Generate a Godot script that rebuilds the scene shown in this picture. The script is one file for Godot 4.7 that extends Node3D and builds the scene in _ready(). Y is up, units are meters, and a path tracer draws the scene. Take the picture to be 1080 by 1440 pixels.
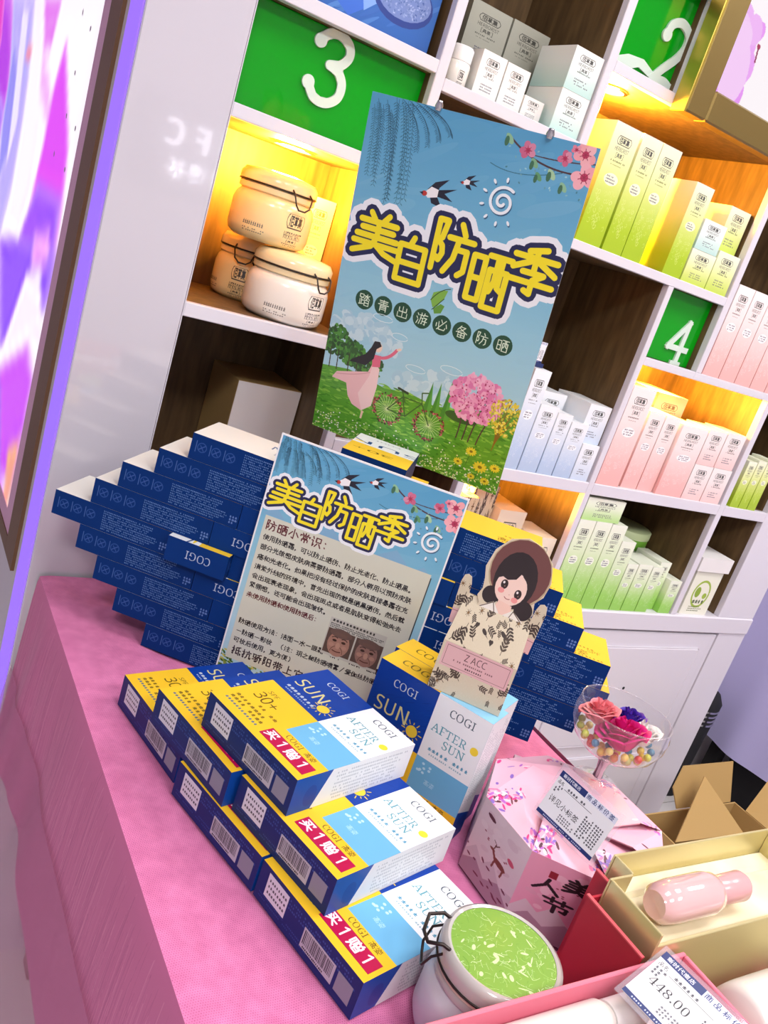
extends Node3D
# A cosmetics shop corner: a display table under pink tulle in front of a white shelf unit.

var M := {}
var taken := {}
var im: Image
var tf := Transform2D()
var rng := RandomNumberGenerator.new()
var fonts := []

const CAM := Vector3(0, 1.36, 1.2)
const T := 0.755           # table height
const W_DIR := Vector3(0.766, 0, 0.643)    # along the wall of blue cartons
const W_NRM := Vector3(-0.643, 0, 0.766)   # its front side
const W_ORG := Vector3(0.381, 0.755, 0.2)
const FH := 0.0345

# ---------------------------------------------------------------- nodes
func numbered(called: String) -> String:
	if not taken.has(called):
		taken[called] = 0
		return called
	taken[called] += 1
	return "%s_%03d" % [called, taken[called]]

func thing(called: String, label: String, category: String, at := Vector3.ZERO, basis := Basis(), group := "") -> Node3D:
	var o := Node3D.new()
	o.name = numbered(called)
	add_child(o, true)
	o.transform = Transform3D(basis, at)
	o.set_meta("label", label)
	o.set_meta("category", category)
	if group != "":
		o.set_meta("group", group)
	return o

func part(parent: Node3D, called: String, mesh: Mesh, mat: Material, at := Vector3.ZERO, basis := Basis()) -> MeshInstance3D:
	var o := MeshInstance3D.new()
	o.name = called
	o.mesh = mesh
	o.material_override = mat
	o.transform = Transform3D(basis, at)
	o.cast_shadow = GeometryInstance3D.SHADOW_CASTING_SETTING_ON
	parent.add_child(o, true)
	return o

func structure(called: String, mesh: Mesh, mat: Material, at := Vector3.ZERO, basis := Basis()) -> MeshInstance3D:
	var o := part(self, called, mesh, mat, at, basis)
	o.set_meta("kind", "structure")
	return o

func yaw(deg: float) -> Basis:
	return Basis(Vector3.UP, deg_to_rad(deg))

func axes(x: Vector3, y: Vector3) -> Basis:
	x = x.normalized()
	y = (y - x * x.dot(y)).normalized()
	return Basis(x, y, x.cross(y))

func dup(src: Node3D, label: String, at: Vector3, basis: Basis) -> Node3D:
	var c: Node3D = src.duplicate()
	c.name = numbered(src.get_meta("base_name") if src.has_meta("base_name") else String(src.name))
	add_child(c, true)
	c.transform = Transform3D(basis, at)
	c.set_meta("label", label)
	return c

# ---------------------------------------------------------------- meshes
func quad(st: SurfaceTool, a: Vector3, b: Vector3, c: Vector3, d: Vector3, uv := Rect2(0, 0, 1, 1)) -> void:
	# corners counter-clockwise seen from the front: lower left, lower right, upper right, upper left
	var n := (b - a).cross(d - a).normalized()
	var u := [Vector2(uv.position.x, uv.end.y), uv.end, Vector2(uv.end.x, uv.position.y), uv.position]
	var v := [a, b, c, d]
	for i in [0, 2, 1, 0, 3, 2]:
		st.set_normal(n)
		st.set_uv(u[i])
		st.add_vertex(v[i])

func tri(st: SurfaceTool, a: Vector3, b: Vector3, c: Vector3, ua := Vector2(), ub := Vector2(), uc := Vector2()) -> void:
	var n := (b - a).cross(c - a).normalized()
	var v := [a, c, b]
	var u := [ua, uc, ub]
	for i in 3:
		st.set_normal(n)
		st.set_uv(u[i])
		st.add_vertex(v[i])

func begin() -> SurfaceTool:
	var st := SurfaceTool.new()
	st.begin(Mesh.PRIMITIVE_TRIANGLES)
	return st

# a box that stands on its origin; faces: right, left, top, bottom, front, back as UV rects
func add_box(st: SurfaceTool, lo: Vector3, hi: Vector3, f := []) -> void:
	var one := Rect2(0, 0, 1, 1)
	if f.is_empty():
		f = [one, one, one, one, one, one]
	var p := func(x, y, z): return Vector3(hi.x if x else lo.x, hi.y if y else lo.y, hi.z if z else lo.z)
	quad(st, p.call(1, 0, 1), p.call(1, 0, 0), p.call(1, 1, 0), p.call(1, 1, 1), f[0])
	quad(st, p.call(0, 0, 0), p.call(0, 0, 1), p.call(0, 1, 1), p.call(0, 1, 0), f[1])
	quad(st, p.call(0, 1, 1), p.call(1, 1, 1), p.call(1, 1, 0), p.call(0, 1, 0), f[2])
	quad(st, p.call(0, 0, 0), p.call(1, 0, 0), p.call(1, 0, 1), p.call(0, 0, 1), f[3])
	quad(st, p.call(0, 0, 1), p.call(1, 0, 1), p.call(1, 1, 1), p.call(0, 1, 1), f[4])
	quad(st, p.call(1, 0, 0), p.call(0, 0, 0), p.call(0, 1, 0), p.call(1, 1, 0), f[5])

func box(size: Vector3, f := []) -> ArrayMesh:
	var st := begin()
	add_box(st, Vector3(-size.x / 2, 0, -size.z / 2), Vector3(size.x / 2, size.y, size.z / 2), f)
	return st.commit()

func block(lo: Vector3, hi: Vector3) -> ArrayMesh:
	var st := begin()
	add_box(st, lo, hi)
	return st.commit()

# box with chamfered edges
func bevel(lo: Vector3, hi: Vector3, b := 0.002) -> ArrayMesh:
	var st := begin()
	var c := (lo + hi) / 2.0
	var h := (hi - lo) / 2.0
	for ax in 3:
		var i := (ax + 1) % 3
		var j := (ax + 2) % 3
		for s in [-1.0, 1.0]:
			var v := []
			for k in [[-1, -1], [1, -1], [1, 1], [-1, 1]]:
				var p := Vector3()
				p[ax] = h[ax] * s
				p[i] = (h[i] - b) * k[0] * s
				p[j] = (h[j] - b) * k[1]
				v.append(c + p)
			quad(st, v[0], v[1], v[2], v[3])
		for s in [-1.0, 1.0]:
			for t in [-1.0, 1.0]:
				var p0 := Vector3()
				p0[i] = h[i] * s
				p0[j] = (h[j] - b) * t
				var p1 := Vector3()
				p1[i] = (h[i] - b) * s
				p1[j] = h[j] * t
				var e := Vector3()
				e[ax] = (h[ax] - b) * s * t
				quad(st, c + p0 - e, c + p1 - e, c + p1 + e, c + p0 + e)
	for sx in [-1.0, 1.0]:
		for sy in [-1.0, 1.0]:
			for sz in [-1.0, 1.0]:
				var s := Vector3(sx, sy, sz)
				var a := c + Vector3(h.x, h.y - b, h.z - b) * s
				var d := c + Vector3(h.x - b, h.y, h.z - b) * s
				var e := c + Vector3(h.x - b, h.y - b, h.z) * s
				if sx * sy * sz > 0:
					tri(st, a, d, e)
				else:
					tri(st, a, e, d)
	return st.commit()

# surface of revolution round y; profile points are (radius, height) from bottom to top on the outside
func lathe(prof: Array, seg := 32, arc := TAU, v0 := 0.0, v1 := 1.0, sharp := 0.6) -> ArrayMesh:
	var st := begin()
	var n := prof.size()
	var nr := []
	for i in n - 1:
		var d: Vector2 = prof[i + 1] - prof[i]
		nr.append(Vector2(d.y, -d.x).normalized())
	for i in n - 1:
		var a: Vector2 = prof[i]
		var b: Vector2 = prof[i + 1]
		if a.distance_to(b) < 1e-7:
			continue
		var na: Vector2 = nr[i]
		var nb: Vector2 = nr[i]
		if i > 0 and nr[i - 1].dot(nr[i]) > sharp:
			na = (nr[i - 1] + nr[i]).normalized()
		if i < n - 2 and nr[i + 1].dot(nr[i]) > sharp:
			nb = (nr[i + 1] + nr[i]).normalized()
		for k in seg:
			var t0 := arc * k / seg
			var t1 := arc * (k + 1) / seg
			var q := [[a, na, t0], [a, na, t1], [b, nb, t1], [b, nb, t0]]
			for w in [0, 2, 1, 0, 3, 2]:
				var e: Array = q[w]
				var cs := Vector2(sin(e[2]), cos(e[2]))
				st.set_normal(Vector3(e[1].x * cs.x, e[1].y, e[1].x * cs.y))
				st.set_uv(Vector2(e[2] / TAU, lerpf(v1, v0, float(i + (1 if w in [2, 3] else 0)) / (n - 1))))
				st.add_vertex(Vector3(e[0].x * cs.x, e[0].y, e[0].x * cs.y))
	return st.commit()

# a flat outline in x, y given a thickness along z; front at z = 0
func plate(pts: PackedVector2Array, thick: float, uv_rect: Rect2, flip_v := true) -> ArrayMesh:
	var st := begin()
	if Geometry2D.is_polygon_clockwise(pts):
		pts.reverse()
	var lo := pts[0]
	var hi := pts[0]
	for p in pts:
		lo = lo.min(p)
		hi = hi.max(p)
	var uv := func(p: Vector2) -> Vector2:
		var f := (p - lo) / (hi - lo)
		return uv_rect.position + Vector2(f.x, 1.0 - f.y if flip_v else f.y) * uv_rect.size
	var ix := Geometry2D.triangulate_polygon(pts)
	for i in range(0, ix.size(), 3):
		var a := pts[ix[i]]
		var b := pts[ix[i + 1]]
		var c := pts[ix[i + 2]]
		if (b - a).cross(c - a) < 0:
			var s := b
			b = c
			c = s
		tri(st, Vector3(a.x, a.y, 0), Vector3(b.x, b.y, 0), Vector3(c.x, c.y, 0), uv.call(a), uv.call(b), uv.call(c))
		tri(st, Vector3(a.x, a.y, -thick), Vector3(c.x, c.y, -thick), Vector3(b.x, b.y, -thick), uv.call(a), uv.call(c), uv.call(b))
	for i in pts.size():
		var a := pts[i]
		var b := pts[(i + 1) % pts.size()]
		var ua: Vector2 = uv.call(a)
		quad(st, Vector3(a.x, a.y, -thick), Vector3(b.x, b.y, -thick), Vector3(b.x, b.y, 0), Vector3(a.x, a.y, 0), Rect2(ua, Vector2(0.001, 0.001)))
	return st.commit()

func tube(pts: Array, r: float, seg := 8, closed := false) -> ArrayMesh:
	var st := begin()
	var n := pts.size()
	var rings := []
	var up := Vector3(0.31, 0.87, 0.22).normalized()
	for i in n:
		var a: Vector3 = pts[(i - 1 + n) % n] if closed or i > 0 else pts[i]
		var b: Vector3 = pts[(i + 1) % n] if closed or i < n - 1 else pts[i]
		var d := (b - a).normalized()
		var x := d.cross(up).normalized()
		if x.length() < 0.1:
			x = d.cross(Vector3.RIGHT).normalized()
		var y := x.cross(d)
		var ring := []
		for k in seg:
			var t := TAU * k / seg
			ring.append([x * cos(t) + y * sin(t), pts[i]])
		rings.append(ring)
	for i in (n if closed else n - 1):
		for k in seg:
			var q := [rings[i][k], rings[i][(k + 1) % seg], rings[(i + 1) % n][(k + 1) % seg], rings[(i + 1) % n][k]]
			for w in [0, 1, 2, 0, 2, 3]:
				st.set_normal(q[w][0])
				st.set_uv(Vector2.ZERO)
				st.add_vertex(q[w][1] + q[w][0] * r)
	return st.commit()

# ---------------------------------------------------------------- materials
func mat(called: String, col: Color, rough := 0.5, metal := 0.0) -> StandardMaterial3D:
	var m := StandardMaterial3D.new()
	m.resource_name = called
	m.albedo_color = col
	m.roughness = rough
	m.metallic = metal
	M[called] = m
	return m

func printed(called: String, rough := 0.4, coat := 0.0) -> StandardMaterial3D:
	var m := mat(called, Color.WHITE, rough)
	m.albedo_texture = ImageTexture.create_from_image(im)
	if coat > 0.0:
		m.clearcoat_enabled = true
		m.clearcoat = coat
		m.clearcoat_roughness = 0.12
	return m

func noise_tex(freq: float, a: Color, b: Color, size := 512, sd := 1, normal := false) -> NoiseTexture2D:
	var t := NoiseTexture2D.new()
	t.width = size
	t.height = size
	t.seamless = true
	var n := FastNoiseLite.new()
	n.seed = sd
	n.frequency = freq
	n.fractal_octaves = 4
	t.noise = n
	if normal:
		t.as_normal_map = true
	else:
		var g := Gradient.new()
		g.colors = PackedColorArray([a, b])
		g.offsets = PackedFloat32Array([0.0, 1.0])
		t.color_ramp = g
	return t

# ---------------------------------------------------------------- drawing print into textures
func canvas(w: int, h: int, col: Color) -> void:
	im = Image.create_empty(w, h, false, Image.FORMAT_RGB8)
	im.fill(col)
	tf = Transform2D()

func view(x: float, y: float, sx: float, sy := 0.0) -> void:
	tf = Transform2D(Vector2(sx, 0), Vector2(0, sx if sy == 0.0 else sy), Vector2(x, y))

func raw_fill(p: PackedVector2Array, col: Color) -> void:
	var n := p.size()
	var y0 := p[0].y
	var y1 := p[0].y
	for q in p:
		y0 = minf(y0, q.y)
		y1 = maxf(y1, q.y)
	var h := im.get_height()
	var w := im.get_width()
	for y in range(maxi(0, floori(y0)), mini(h - 1, ceili(y1)) + 1):
		var yc := y + 0.5
		var xs := PackedFloat32Array()
		for i in n:
			var a := p[i]
			var b := p[(i + 1) % n]
			if (a.y <= yc) != (b.y <= yc):
				xs.append(a.x + (yc - a.y) / (b.y - a.y) * (b.x - a.x))
		xs.sort()
		for k in range(0, xs.size() - 1, 2):
			var x0 := maxi(0, ceili(xs[k] - 0.5))
			var x1 := mini(w, ceili(xs[k + 1] - 0.5))
			if x1 > x0:
				im.fill_rect(Rect2i(x0, y, x1 - x0, 1), col)

func poly(pts: Array, col: Color) -> void:
	var p := PackedVector2Array()
	for q in pts:
		p.append(tf * q)
	raw_fill(p, col)

func xy(flat: Array) -> Array:
	var o := []
	for i in range(0, flat.size(), 2):
		o.append(Vector2(flat[i], flat[i + 1]))
	return o

func rect(x: float, y: float, w: float, h: float, col: Color) -> void:
	poly([Vector2(x, y), Vector2(x + w, y), Vector2(x + w, y + h), Vector2(x, y + h)], col)

func oval(c: Vector2, rx: float, ry: float, col: Color, turn := 0.0, n := 22) -> void:
	var p := []
	for i in n:
		var t := TAU * i / n
		p.append(c + Vector2(cos(t) * rx, sin(t) * ry).rotated(turn))
	poly(p, col)

func line(pts: Array, w: float, col: Color, round_ends := true) -> void:
	for i in pts.size() - 1:
		var a: Vector2 = pts[i]
		var b: Vector2 = pts[i + 1]
		if a.is_equal_approx(b):
			continue
		var d := (b - a).normalized()
		var o := d.orthogonal() * w / 2
		poly([a + o, b + o, b - o, a - o], col)
	if round_ends and w * tf.get_scale().x > 2.0:
		for q in pts:
			oval(q, w / 2, w / 2, col, 0.0, 10)

func curve(a: Vector2, b: Vector2, c: Vector2, n := 8) -> Array:
	var o := []
	for i in n + 1:
		var t := float(i) / n
		o.append(a.lerp(b, t).lerp(b.lerp(c, t), t))
	return o

func fade(x: float, y: float, w: float, h: float, stops: Array) -> void:
	# printed colour run from top to bottom: stops are [at, colour]
	var a: Vector2 = tf * Vector2(x, y)
	var b: Vector2 = tf * Vector2(x + w, y + h)
	for r in range(int(a.y), int(b.y)):
		var t := (r - a.y) / maxf(1.0, b.y - a.y)
		var col: Color = stops[-1][1]
		for i in stops.size() - 1:
			if t >= stops[i][0] and t <= stops[i + 1][0]:
				col = stops[i][1].lerp(stops[i + 1][1], (t - stops[i][0]) / maxf(0.001, stops[i + 1][0] - stops[i][0]))
				break
			elif t < stops[0][0]:
				col = stops[0][1]
		im.fill_rect(Rect2i(int(a.x), r, int(b.x) - int(a.x), 1), col)

# Latin lettering, taken from the font's own outlines. at = centre of the line
func text(s: String, at: Vector2, size: float, col: Color, font := 0, turn := 0.0, stretch := 1.0) -> void:
	var tm := TextMesh.new()
	tm.text = s
	tm.font = fonts[font]
	tm.font_size = 48
	tm.pixel_size = size / 48.0
	tm.depth = 0.0
	tm.curve_step = 2.0
	tm.horizontal_alignment = HORIZONTAL_ALIGNMENT_CENTER
	tm.vertical_alignment = VERTICAL_ALIGNMENT_CENTER
	var arr := tm.get_mesh_arrays()
	if arr.is_empty() or arr[Mesh.ARRAY_VERTEX] == null:
		return
	var v: PackedVector3Array = arr[Mesh.ARRAY_VERTEX]
	var ix: PackedInt32Array = arr[Mesh.ARRAY_INDEX] if arr[Mesh.ARRAY_INDEX] != null else PackedInt32Array(range(v.size()))
	for i in range(0, ix.size(), 3):
		var p := PackedVector2Array()
		for k in 3:
			var q := v[ix[i + k]]
			p.append(tf * (at + Vector2(q.x * stretch, -q.y).rotated(turn)))
		raw_fill(p, col)

# Chinese characters from the stroke table. at = top left of the first character
func han(s: String, at: Vector2, size: float, w: float, col: Color, step := 1.0, turn := 0.0, squash := 1.0) -> void:
	var pen := at
	for ch in s:
		if ch == " ":
			pen += Vector2(size * step, 0).rotated(turn)
			continue
		for s0 in glyph(ch):
			var p := []
			for q in s0:
				p.append(pen + (q * Vector2(squash, 1.0) * size * 0.092).rotated(turn))
			line(p, w, col)
		pen += Vector2(size * step * squash, 0).rotated(turn)

var cache := {}
func glyph(ch: String) -> Array:
	if cache.has(ch):
		return cache[ch]
	var out := []
	for s: String in HAN.get(ch, "1,1 9,1 9,9 1,9 1,1;1,5 9,5").split(";"):
		s = s.strip_edges()
		if s.begins_with("@"):
			var a := s.substr(1).split(" ")
			var r := Rect2(float(a[1]), float(a[2]), float(a[3]), float(a[4]))
			for sub in glyph(a[0]):
				var l := []
				for q in sub:
					l.append(r.position + q * r.size / 10.0)
				out.append(l)
		else:
			var l := []
			for q: String in s.split(" "):
				var c := q.split(",")
				l.append(Vector2(float(c[0]), float(c[1])))
			out.append(l)
	cache[ch] = out
	return out

# rows of tiny print too small to read in the photograph
func fine_print(x: float, y: float, w: float, rows: int, gap: float, h: float, col: Color, dense := 0.8) -> void:
	for r in rows:
		var cx := x
		var end := x + w * rng.randf_range(0.75, 1.0)
		while cx < end:
			var l := h * rng.randf_range(0.6, 1.0)
			if rng.randf() < dense:
				line([Vector2(cx, y + r * gap), Vector2(cx + l, y + r * gap)], h * 0.35, col, false)
				line([Vector2(cx + l * 0.5, y + r * gap - h * 0.4), Vector2(cx + l * 0.5, y + r * gap + h * 0.45)], h * 0.3, col, false)
				line([Vector2(cx, y + r * gap + h * 0.4), Vector2(cx + l, y + r * gap + h * 0.4)], h * 0.25, col, false)
			cx += h * 1.25

# ---------------------------------------------------------------- strokes of the characters in the picture
const HAN := {
	"口": "1,1 9,1 9,9 1,9 1,1", "日": "1,0 9,0 9,10 1,10 1,0;1,5 9,5", "目": "1,0 9,0 9,10 1,10 1,0;1,3.3 9,3.3;1,6.6 9,6.6",
	"木": "0,3 10,3;5,0 5,10;5,3.5 0,8;5,3.5 10,8", "禾": "7,0 3,1;0,3.2 10,3.2;5,1 5,10;5,3.5 0,8;5,3.5 10,8",
	"亻": "8,0 0,5;4,3 4,10", "氵": "2,1 6,2.5;0,4 4,5.5;1,10 6,6.5", "女": "5,0 2,6 9,10;8,2 6,7 1,10;0,4 10,4",
	"讠": "3,0 6,2;0,4 5,4 5,10 8,8", "扌": "0,3 8,3;4,0 4,10 1,9;0,7 8,5", "又": "0,1 9,1 6,6 0,10;2,3 5,7 10,10",
	"月": "2,0 9,0 9,10 7,9.5;2,0 2,6 0,10;2,3.3 9,3.3;2,6.5 9,6.5", "阝": "1,0 1,10;1,0 7,0 5,3.5 2,4 6,5 7,6.5 5,8 3,7.5",
	"雨": "0,0 10,0;5,0 5,10;0,3 0,6;0,3 10,3 10,6;2,5 4,5.5;2,7.5 4,8;6,5 8,5.5;6,7.5 8,8", "心": "0,5 1,8;2,3 3,9 8,9 9,7;5,2 6,5;8,2 10,5",
	"方": "4,0 6,2;0,3 10,3;4,3 3,7 0,10;4,5 8,5 8,9 6,10", "西": "0,0.5 10,0.5;1,3 9,3 9,10 1,10 1,3;4,0.5 4,5 2.5,7;6,0.5 6,6 8,6.5",
	"美": "3,0 4,1.5;7,0 6,1.5;1,2 9,2;1.5,3.8 8.5,3.8;0.5,5.6 9.5,5.6;5,2 5,5.6;0,7.4 10,7.4;5,5.6 4,8 0,10;5,7.4 7,9 10,10",
	"白": "5,0 4,2;1,2 9,2 9,10 1,10 1,2;1,6 9,6", "防": "@阝 0 0 3.6 10;@方 3.6 0 6.4 10", "晒": "@日 0 1.2 3.8 8;@西 4.4 0 5.6 10",
	"季": "7,0 3,1;0,2.2 10,2.2;5,0.6 5,5;5,2.5 0,5;5,2.5 10,5;2.5,5.5 7.5,5.5 5.2,7;5.2,7 5.2,10 3.8,9.5;0,7.6 10,7.6",
	"小": "5,0 5,10 3,9;3,3 0,7;7,3 10,7", "常": "5,0 5,2;2,0.5 3,2;8,0.5 7,2;0,4 0,2.6 10,2.6 9.5,4;3,4 7,4 7,5.6 3,5.6 3,4;2,9 2,6.8 8,6.8 8,9;5,5.6 5,10",
	"识": "@讠 0 0 3 10;@口 4 0 6 5.5;6,6.5 4,10;8,6.5 10,10", "使": "@亻 0 0 3 10;3.5,2 10,2;4,3.5 9.5,3.5 9.5,6 4,6 4,3.5;6.8,0 6.5,6 3.5,10;4.5,7 10,10",
	"用": "1.5,0 9,0 9,10 7.5,9.5;1.5,0 1.5,6 0,10;1.5,3.3 9,3.3;1.5,6.6 9,6.6;5.2,0 5.2,10", "霜": "@雨 1 0 8 4;@木 0 4.5 4.5 5.5;@目 5.5 4.5 4.5 5.5",
	"可": "0,1 10,1;8,1 8,10 6,9.5;1,3.5 5,3.5 5,7 1,7 1,3.5", "以": "1,1 1,8 4,6;5,1 6,3.5;9,0 8,6 4,10;7.5,7 10,10", "止": "5,0 5,9.5;5,4.5 9,4.5;2,3.5 2,9.5;0,9.5 10,9.5",
	"伤": "@亻 0 0 3 10;5.5,0 4,3;5,2 10,2;4,5 9.5,5 9,10 7.5,9.5;6.5,3 6,7 3.5,10", "光": "5,0 5,4.5;1.5,1 3,3.5;8.5,1 7,3.5;0,4.5 10,4.5;3.7,4.5 3.2,8 0,10;6.5,4.5 6.5,9.5 10,9.5 10,8",
	"老": "2,2 8,2;5,0 5,4;0,4.5 10,4.5;9,1 0,9;8,6 4,8;4,6 4,9.5 9,9.5 9,8", "化": "@亻 0 0 4 10;9.5,2 5,5.5;5.5,0 5.5,9.5 10,9.5 10,7.5",
	"黑": "2,0 8,0 8,4 2,4 2,0;5,0 5,7.3;2,2 8,2;1,5.6 9,5.6;0,7.3 10,7.3;1,8.5 0,10;3.5,8.5 4,10;6.2,8.5 6.8,10;9,8.5 10,10",
	"部": "3,0 3.3,1.3;0,1.5 6,1.5;1.5,2.2 2,4;5,2.2 4,4;0,4.5 6.3,4.5;1,6 5.5,6 5.5,9.5 1,9.5 1,6;7.3,0 7.3,10;7.3,0.5 10,0.5 8.8,4 10,6 9.5,8 8,8",
	"分": "4,0 0,5;6,0 10,5;2,5 8,5 7.5,10 6,9.5;4.5,5 1,10", "敏": "2,0 0,3;1,1.5 5,1.5;1,3 4.5,3 4.5,9 0.5,9 1,3;0,6 5.5,6;7,0 5.5,4;6.5,2.5 10,2.5;9,2.5 5.5,10;6.5,4.5 10,10",
	"感": "1,1 10,1;1,1 0,6;2,2.7 5,2.7;2,4 5,4 5,5.5 2,5.5 2,4;6,0 9.5,6;9,2.5 6,6;@心 1 6.5 9 3.5", "皮": "1,2 10,2 9,4;5,0 5,5;1,2 1,6 0,10;2,5 8,5 3,10;4,6 10,10",
	"肤": "@月 0 0 3.6 10;5,2 9,2;4.3,5 10,5;7,0 7,5 4,10;7,5 10,10", "病": "5,0 5.5,1.2;2,1.5 10,1.5;2,1.5 2,6 0,10;0,3 1.2,4;0,7 2,6;3.5,3.2 10,3.2;4,10 4,5 9.5,5 9.5,10;6.8,3.2 6.5,5.5 5,8;6.8,6 8.5,8",
	"需": "@雨 1 0 8 4;0,5 10,5;5,5 4.5,6.5;1,10 1,6.5 9,6.5 9,10;3.7,6.5 3.7,9.5;6.3,6.5 6.3,9.5", "要": "0,0.5 10,0.5;1,2 9,2 9,4.5 1,4.5 1,2;3.7,0.5 3.7,4.5;6.3,0.5 6.3,4.5;0,6.2 10,6.2;4.5,4.7 2.5,7.8 8.5,10;7.5,6.3 5,9 1,10",
	"人": "5,0 4,5 0,10;5,4 10,10", "群": "1,1 5,1 5,5 0,5;0,3 5.5,3;3,1 0,7;1.5,6.5 4.5,6.5 4.5,9.5 1.5,9.5 1.5,6.5;6.5,0 7,1.5;9.5,0 9,1.5;6,2 10,2;6.2,4.2 9.8,4.2;5.8,6.5 10,6.5;8,2 8,10",
	"预": "0,1 4,1 2,3;0,4 4.5,4 4,5;2.3,4 2.3,10 1,9.5;5,0.5 10,0.5;7.5,0.5 7,2;5.5,2 9.5,2 9.5,7;5.5,2 5.5,7;7.5,3.5 7,7 5,10;8,7.5 10,10",
	"癌": "5,0 5.5,1.2;2,1.5 10,1.5;2,1.5 2,6 0,10;0,3 1.2,4;0,7 2,6;5,2.5 8,2.5 8,4.5 5,4.5 5,2.5;3,5.3 6,5.3 6,7 3,7 3,5.3;7,5.3 10,5.3 10,7 7,7 7,5.3;6.5,7.2 6.5,10;4,8 4,10 9,10 9,8",
	"和": "@禾 0 0 5.5 10;6.3,2 10,2 10,8.5 6.3,8.5 6.3,2", "如": "@女 0 0 5.2 10;6.3,2 10,2 10,8.5 6.3,8.5 6.3,2", "果": "2,0 8,0 8,4.5 2,4.5 2,0;2,2.2 8,2.2;0,6 10,6;5,0 5,10;5,6 0,9.5;5,6 10,9.5",
	"把": "@扌 0 0 3.5 10;4.5,1 9.5,1 9.5,5 4.5,5;7,1 7,5;4.5,1 4.5,9.5 10,9.5 10,7.5", "没": "@氵 0 0 3 10;5,0 5,2.5 3.5,4;5,0.3 8.5,0.3 8.5,3 10,3;@又 3.8 4.5 6.2 5.5", "有": "0,2 10,2;4.5,0 0,7;3,4 9,4 9,10 7.5,9.5;3,4 3,10;3,6 9,6;3,8 9,8",
	"经": "3,0 0,3 3,3.2 0,6 4,5.5;0,9 4,8;5,0.7 9,0.7 5,4.5;7,2.5 10,4.5;5.5,6 9.5,6;7.5,6 7.5,9.5;4.7,9.5 10,9.5", "过": "1,0 2,1.5;0,4 2.5,4 1,8 10,9.8;4,2.5 10,2.5;8,0 8,7.5 6.5,7;5,4 6,5.5",
	"保": "@亻 0 0 3 10;4.5,0.5 9.5,0.5 9.5,3.5 4.5,3.5 4.5,0.5;3.7,5.2 10,5.2;7,3.5 7,10;7,5.5 3.7,9;7,5.5 10,9", "护": "@扌 0 0 3.5 10;6.5,0 7.5,1.5;5,2.2 9.5,2.2 9.5,5.5 5,5.5;5,2.2 5,6 3.8,10",
	"的": "2,0 1.5,1.5;0.5,1.7 4.3,1.7 4.3,9.3 0.5,9.3 0.5,1.7;0.5,5.4 4.3,5.4;6.5,0 5,4;6,2 10,2 9.5,9.5 8,9;6.5,4.5 7.8,6.5", "直": "0,1.3 10,1.3;5,0 4.8,3;2,3 8,3 8,8.8 2,8.8 2,3;2,5 8,5;2,7 8,7;0,9.7 10,9.7",
	"接": "@扌 0 0 3.5 10;7,0 7.3,1;4.5,1.3 10,1.3;5.5,2 6,3.5;9,2 8,3.5;4.2,4 10,4;4,6.3 10,6.3;6.5,4.5 5.2,7.7 9.5,10;8.8,6.3 7,9 4.2,10",
	"暴": "2.5,0 7.5,0 7.5,3 2.5,3 2.5,0;2.5,1.5 7.5,1.5;1.5,4 8.5,4;0,5.5 10,5.5;3.7,3 3.5,5.5 0,7.5;6.3,3 6.5,5.5 10,7.5;5,5.5 5,10;2.5,7 3.5,8;7.5,7 6.5,8;2,10 4,9;8,10 6,9",
	"露": "@雨 1 0 8 3.8;0.8,4.3 4,4.3 4,6.2 0.8,6.2 0.8,4.3;2.4,6.2 2.4,9.5;0.8,7.5 0.8,9.5;0,9.7 4.6,9.3;6.5,4.3 5,6.3;6.3,5 9.5,5 5,7.8;6.5,5.8 10,7.5;6,8 9.3,8 9.3,10 6,10 6,8",
	"在": "0,2 10,2;4.5,0 3,4.5 0,7;2.7,4.5 2.7,10;4.5,5.5 9.5,5.5;7,3.5 7,9.5;4,9.5 10,9.5", "充": "5,0 5.3,1.3;0,2 10,2;4.5,2 2.5,5 8,4.6;7,3.3 8.8,5.5;3.7,5.5 3.3,8 0,10;6.5,5.3 6.5,9.5 10,9.5 10,8",
	"满": "@氵 0 0 3 10;3.8,1.5 10,1.5;5.5,0 5.5,2.7;8.3,0 8.3,2.7;3.7,3.7 10,3.7;4.2,10 4.2,5.3 9.7,5.3 9.7,10;6,3.7 6,6.5 5,8.5;8,3.7 8,6.5 7.2,8.5;8,6.5 9,8",
	"紫": "1,1 1,3.7;3,0 3,3.7;3,1.8 4.8,1.8;0,4 5,3.5;9,0.7 6,1.8;6,0 6,3.7 10,3.7 10,2.8;5,4 2.5,5.7 6,5.7 2,7.5 8.5,7;5,7.3 5,10;2.5,8 1,9.8;7.5,8 9,9.8", "外": "3,0 0,5;2.5,2 5,2 3,7 0,10;1.8,4 4,6;7.5,0 7.5,10;7.5,4 10,6",
	"线": "3,0 0,3 3,3.2 0,6 4,5.5;0,9 4,8;4.8,3 10,2.3;4.8,5.5 10,4.8;7,0 8,7 10,10 10,8;9.5,6 4.5,10", "环": "0,1 4,1;0.3,4.7 3.8,4.7;0,8.8 4.2,8;2,1 2,8.5;4.8,1 10,1;7.5,1 4.5,6;7.4,3.5 7.4,10;7.8,4.5 10,6.5",
	"境": "0,3.3 3.3,3.3;1.7,0 1.7,8;0,8.5 3.5,7.5;7,0 7.2,1;4.3,1.2 10,1.2;5.5,1.5 6,2.8;8.8,1.5 8.2,2.8;3.8,3 10,3;5,4 9.3,4 9.3,6.8 5,6.8 5,4;5,5.4 9.3,5.4;6.2,6.8 5.8,8.5 4,10;7.8,6.8 7.8,9.6 10,9.6 10,8.5",
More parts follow.
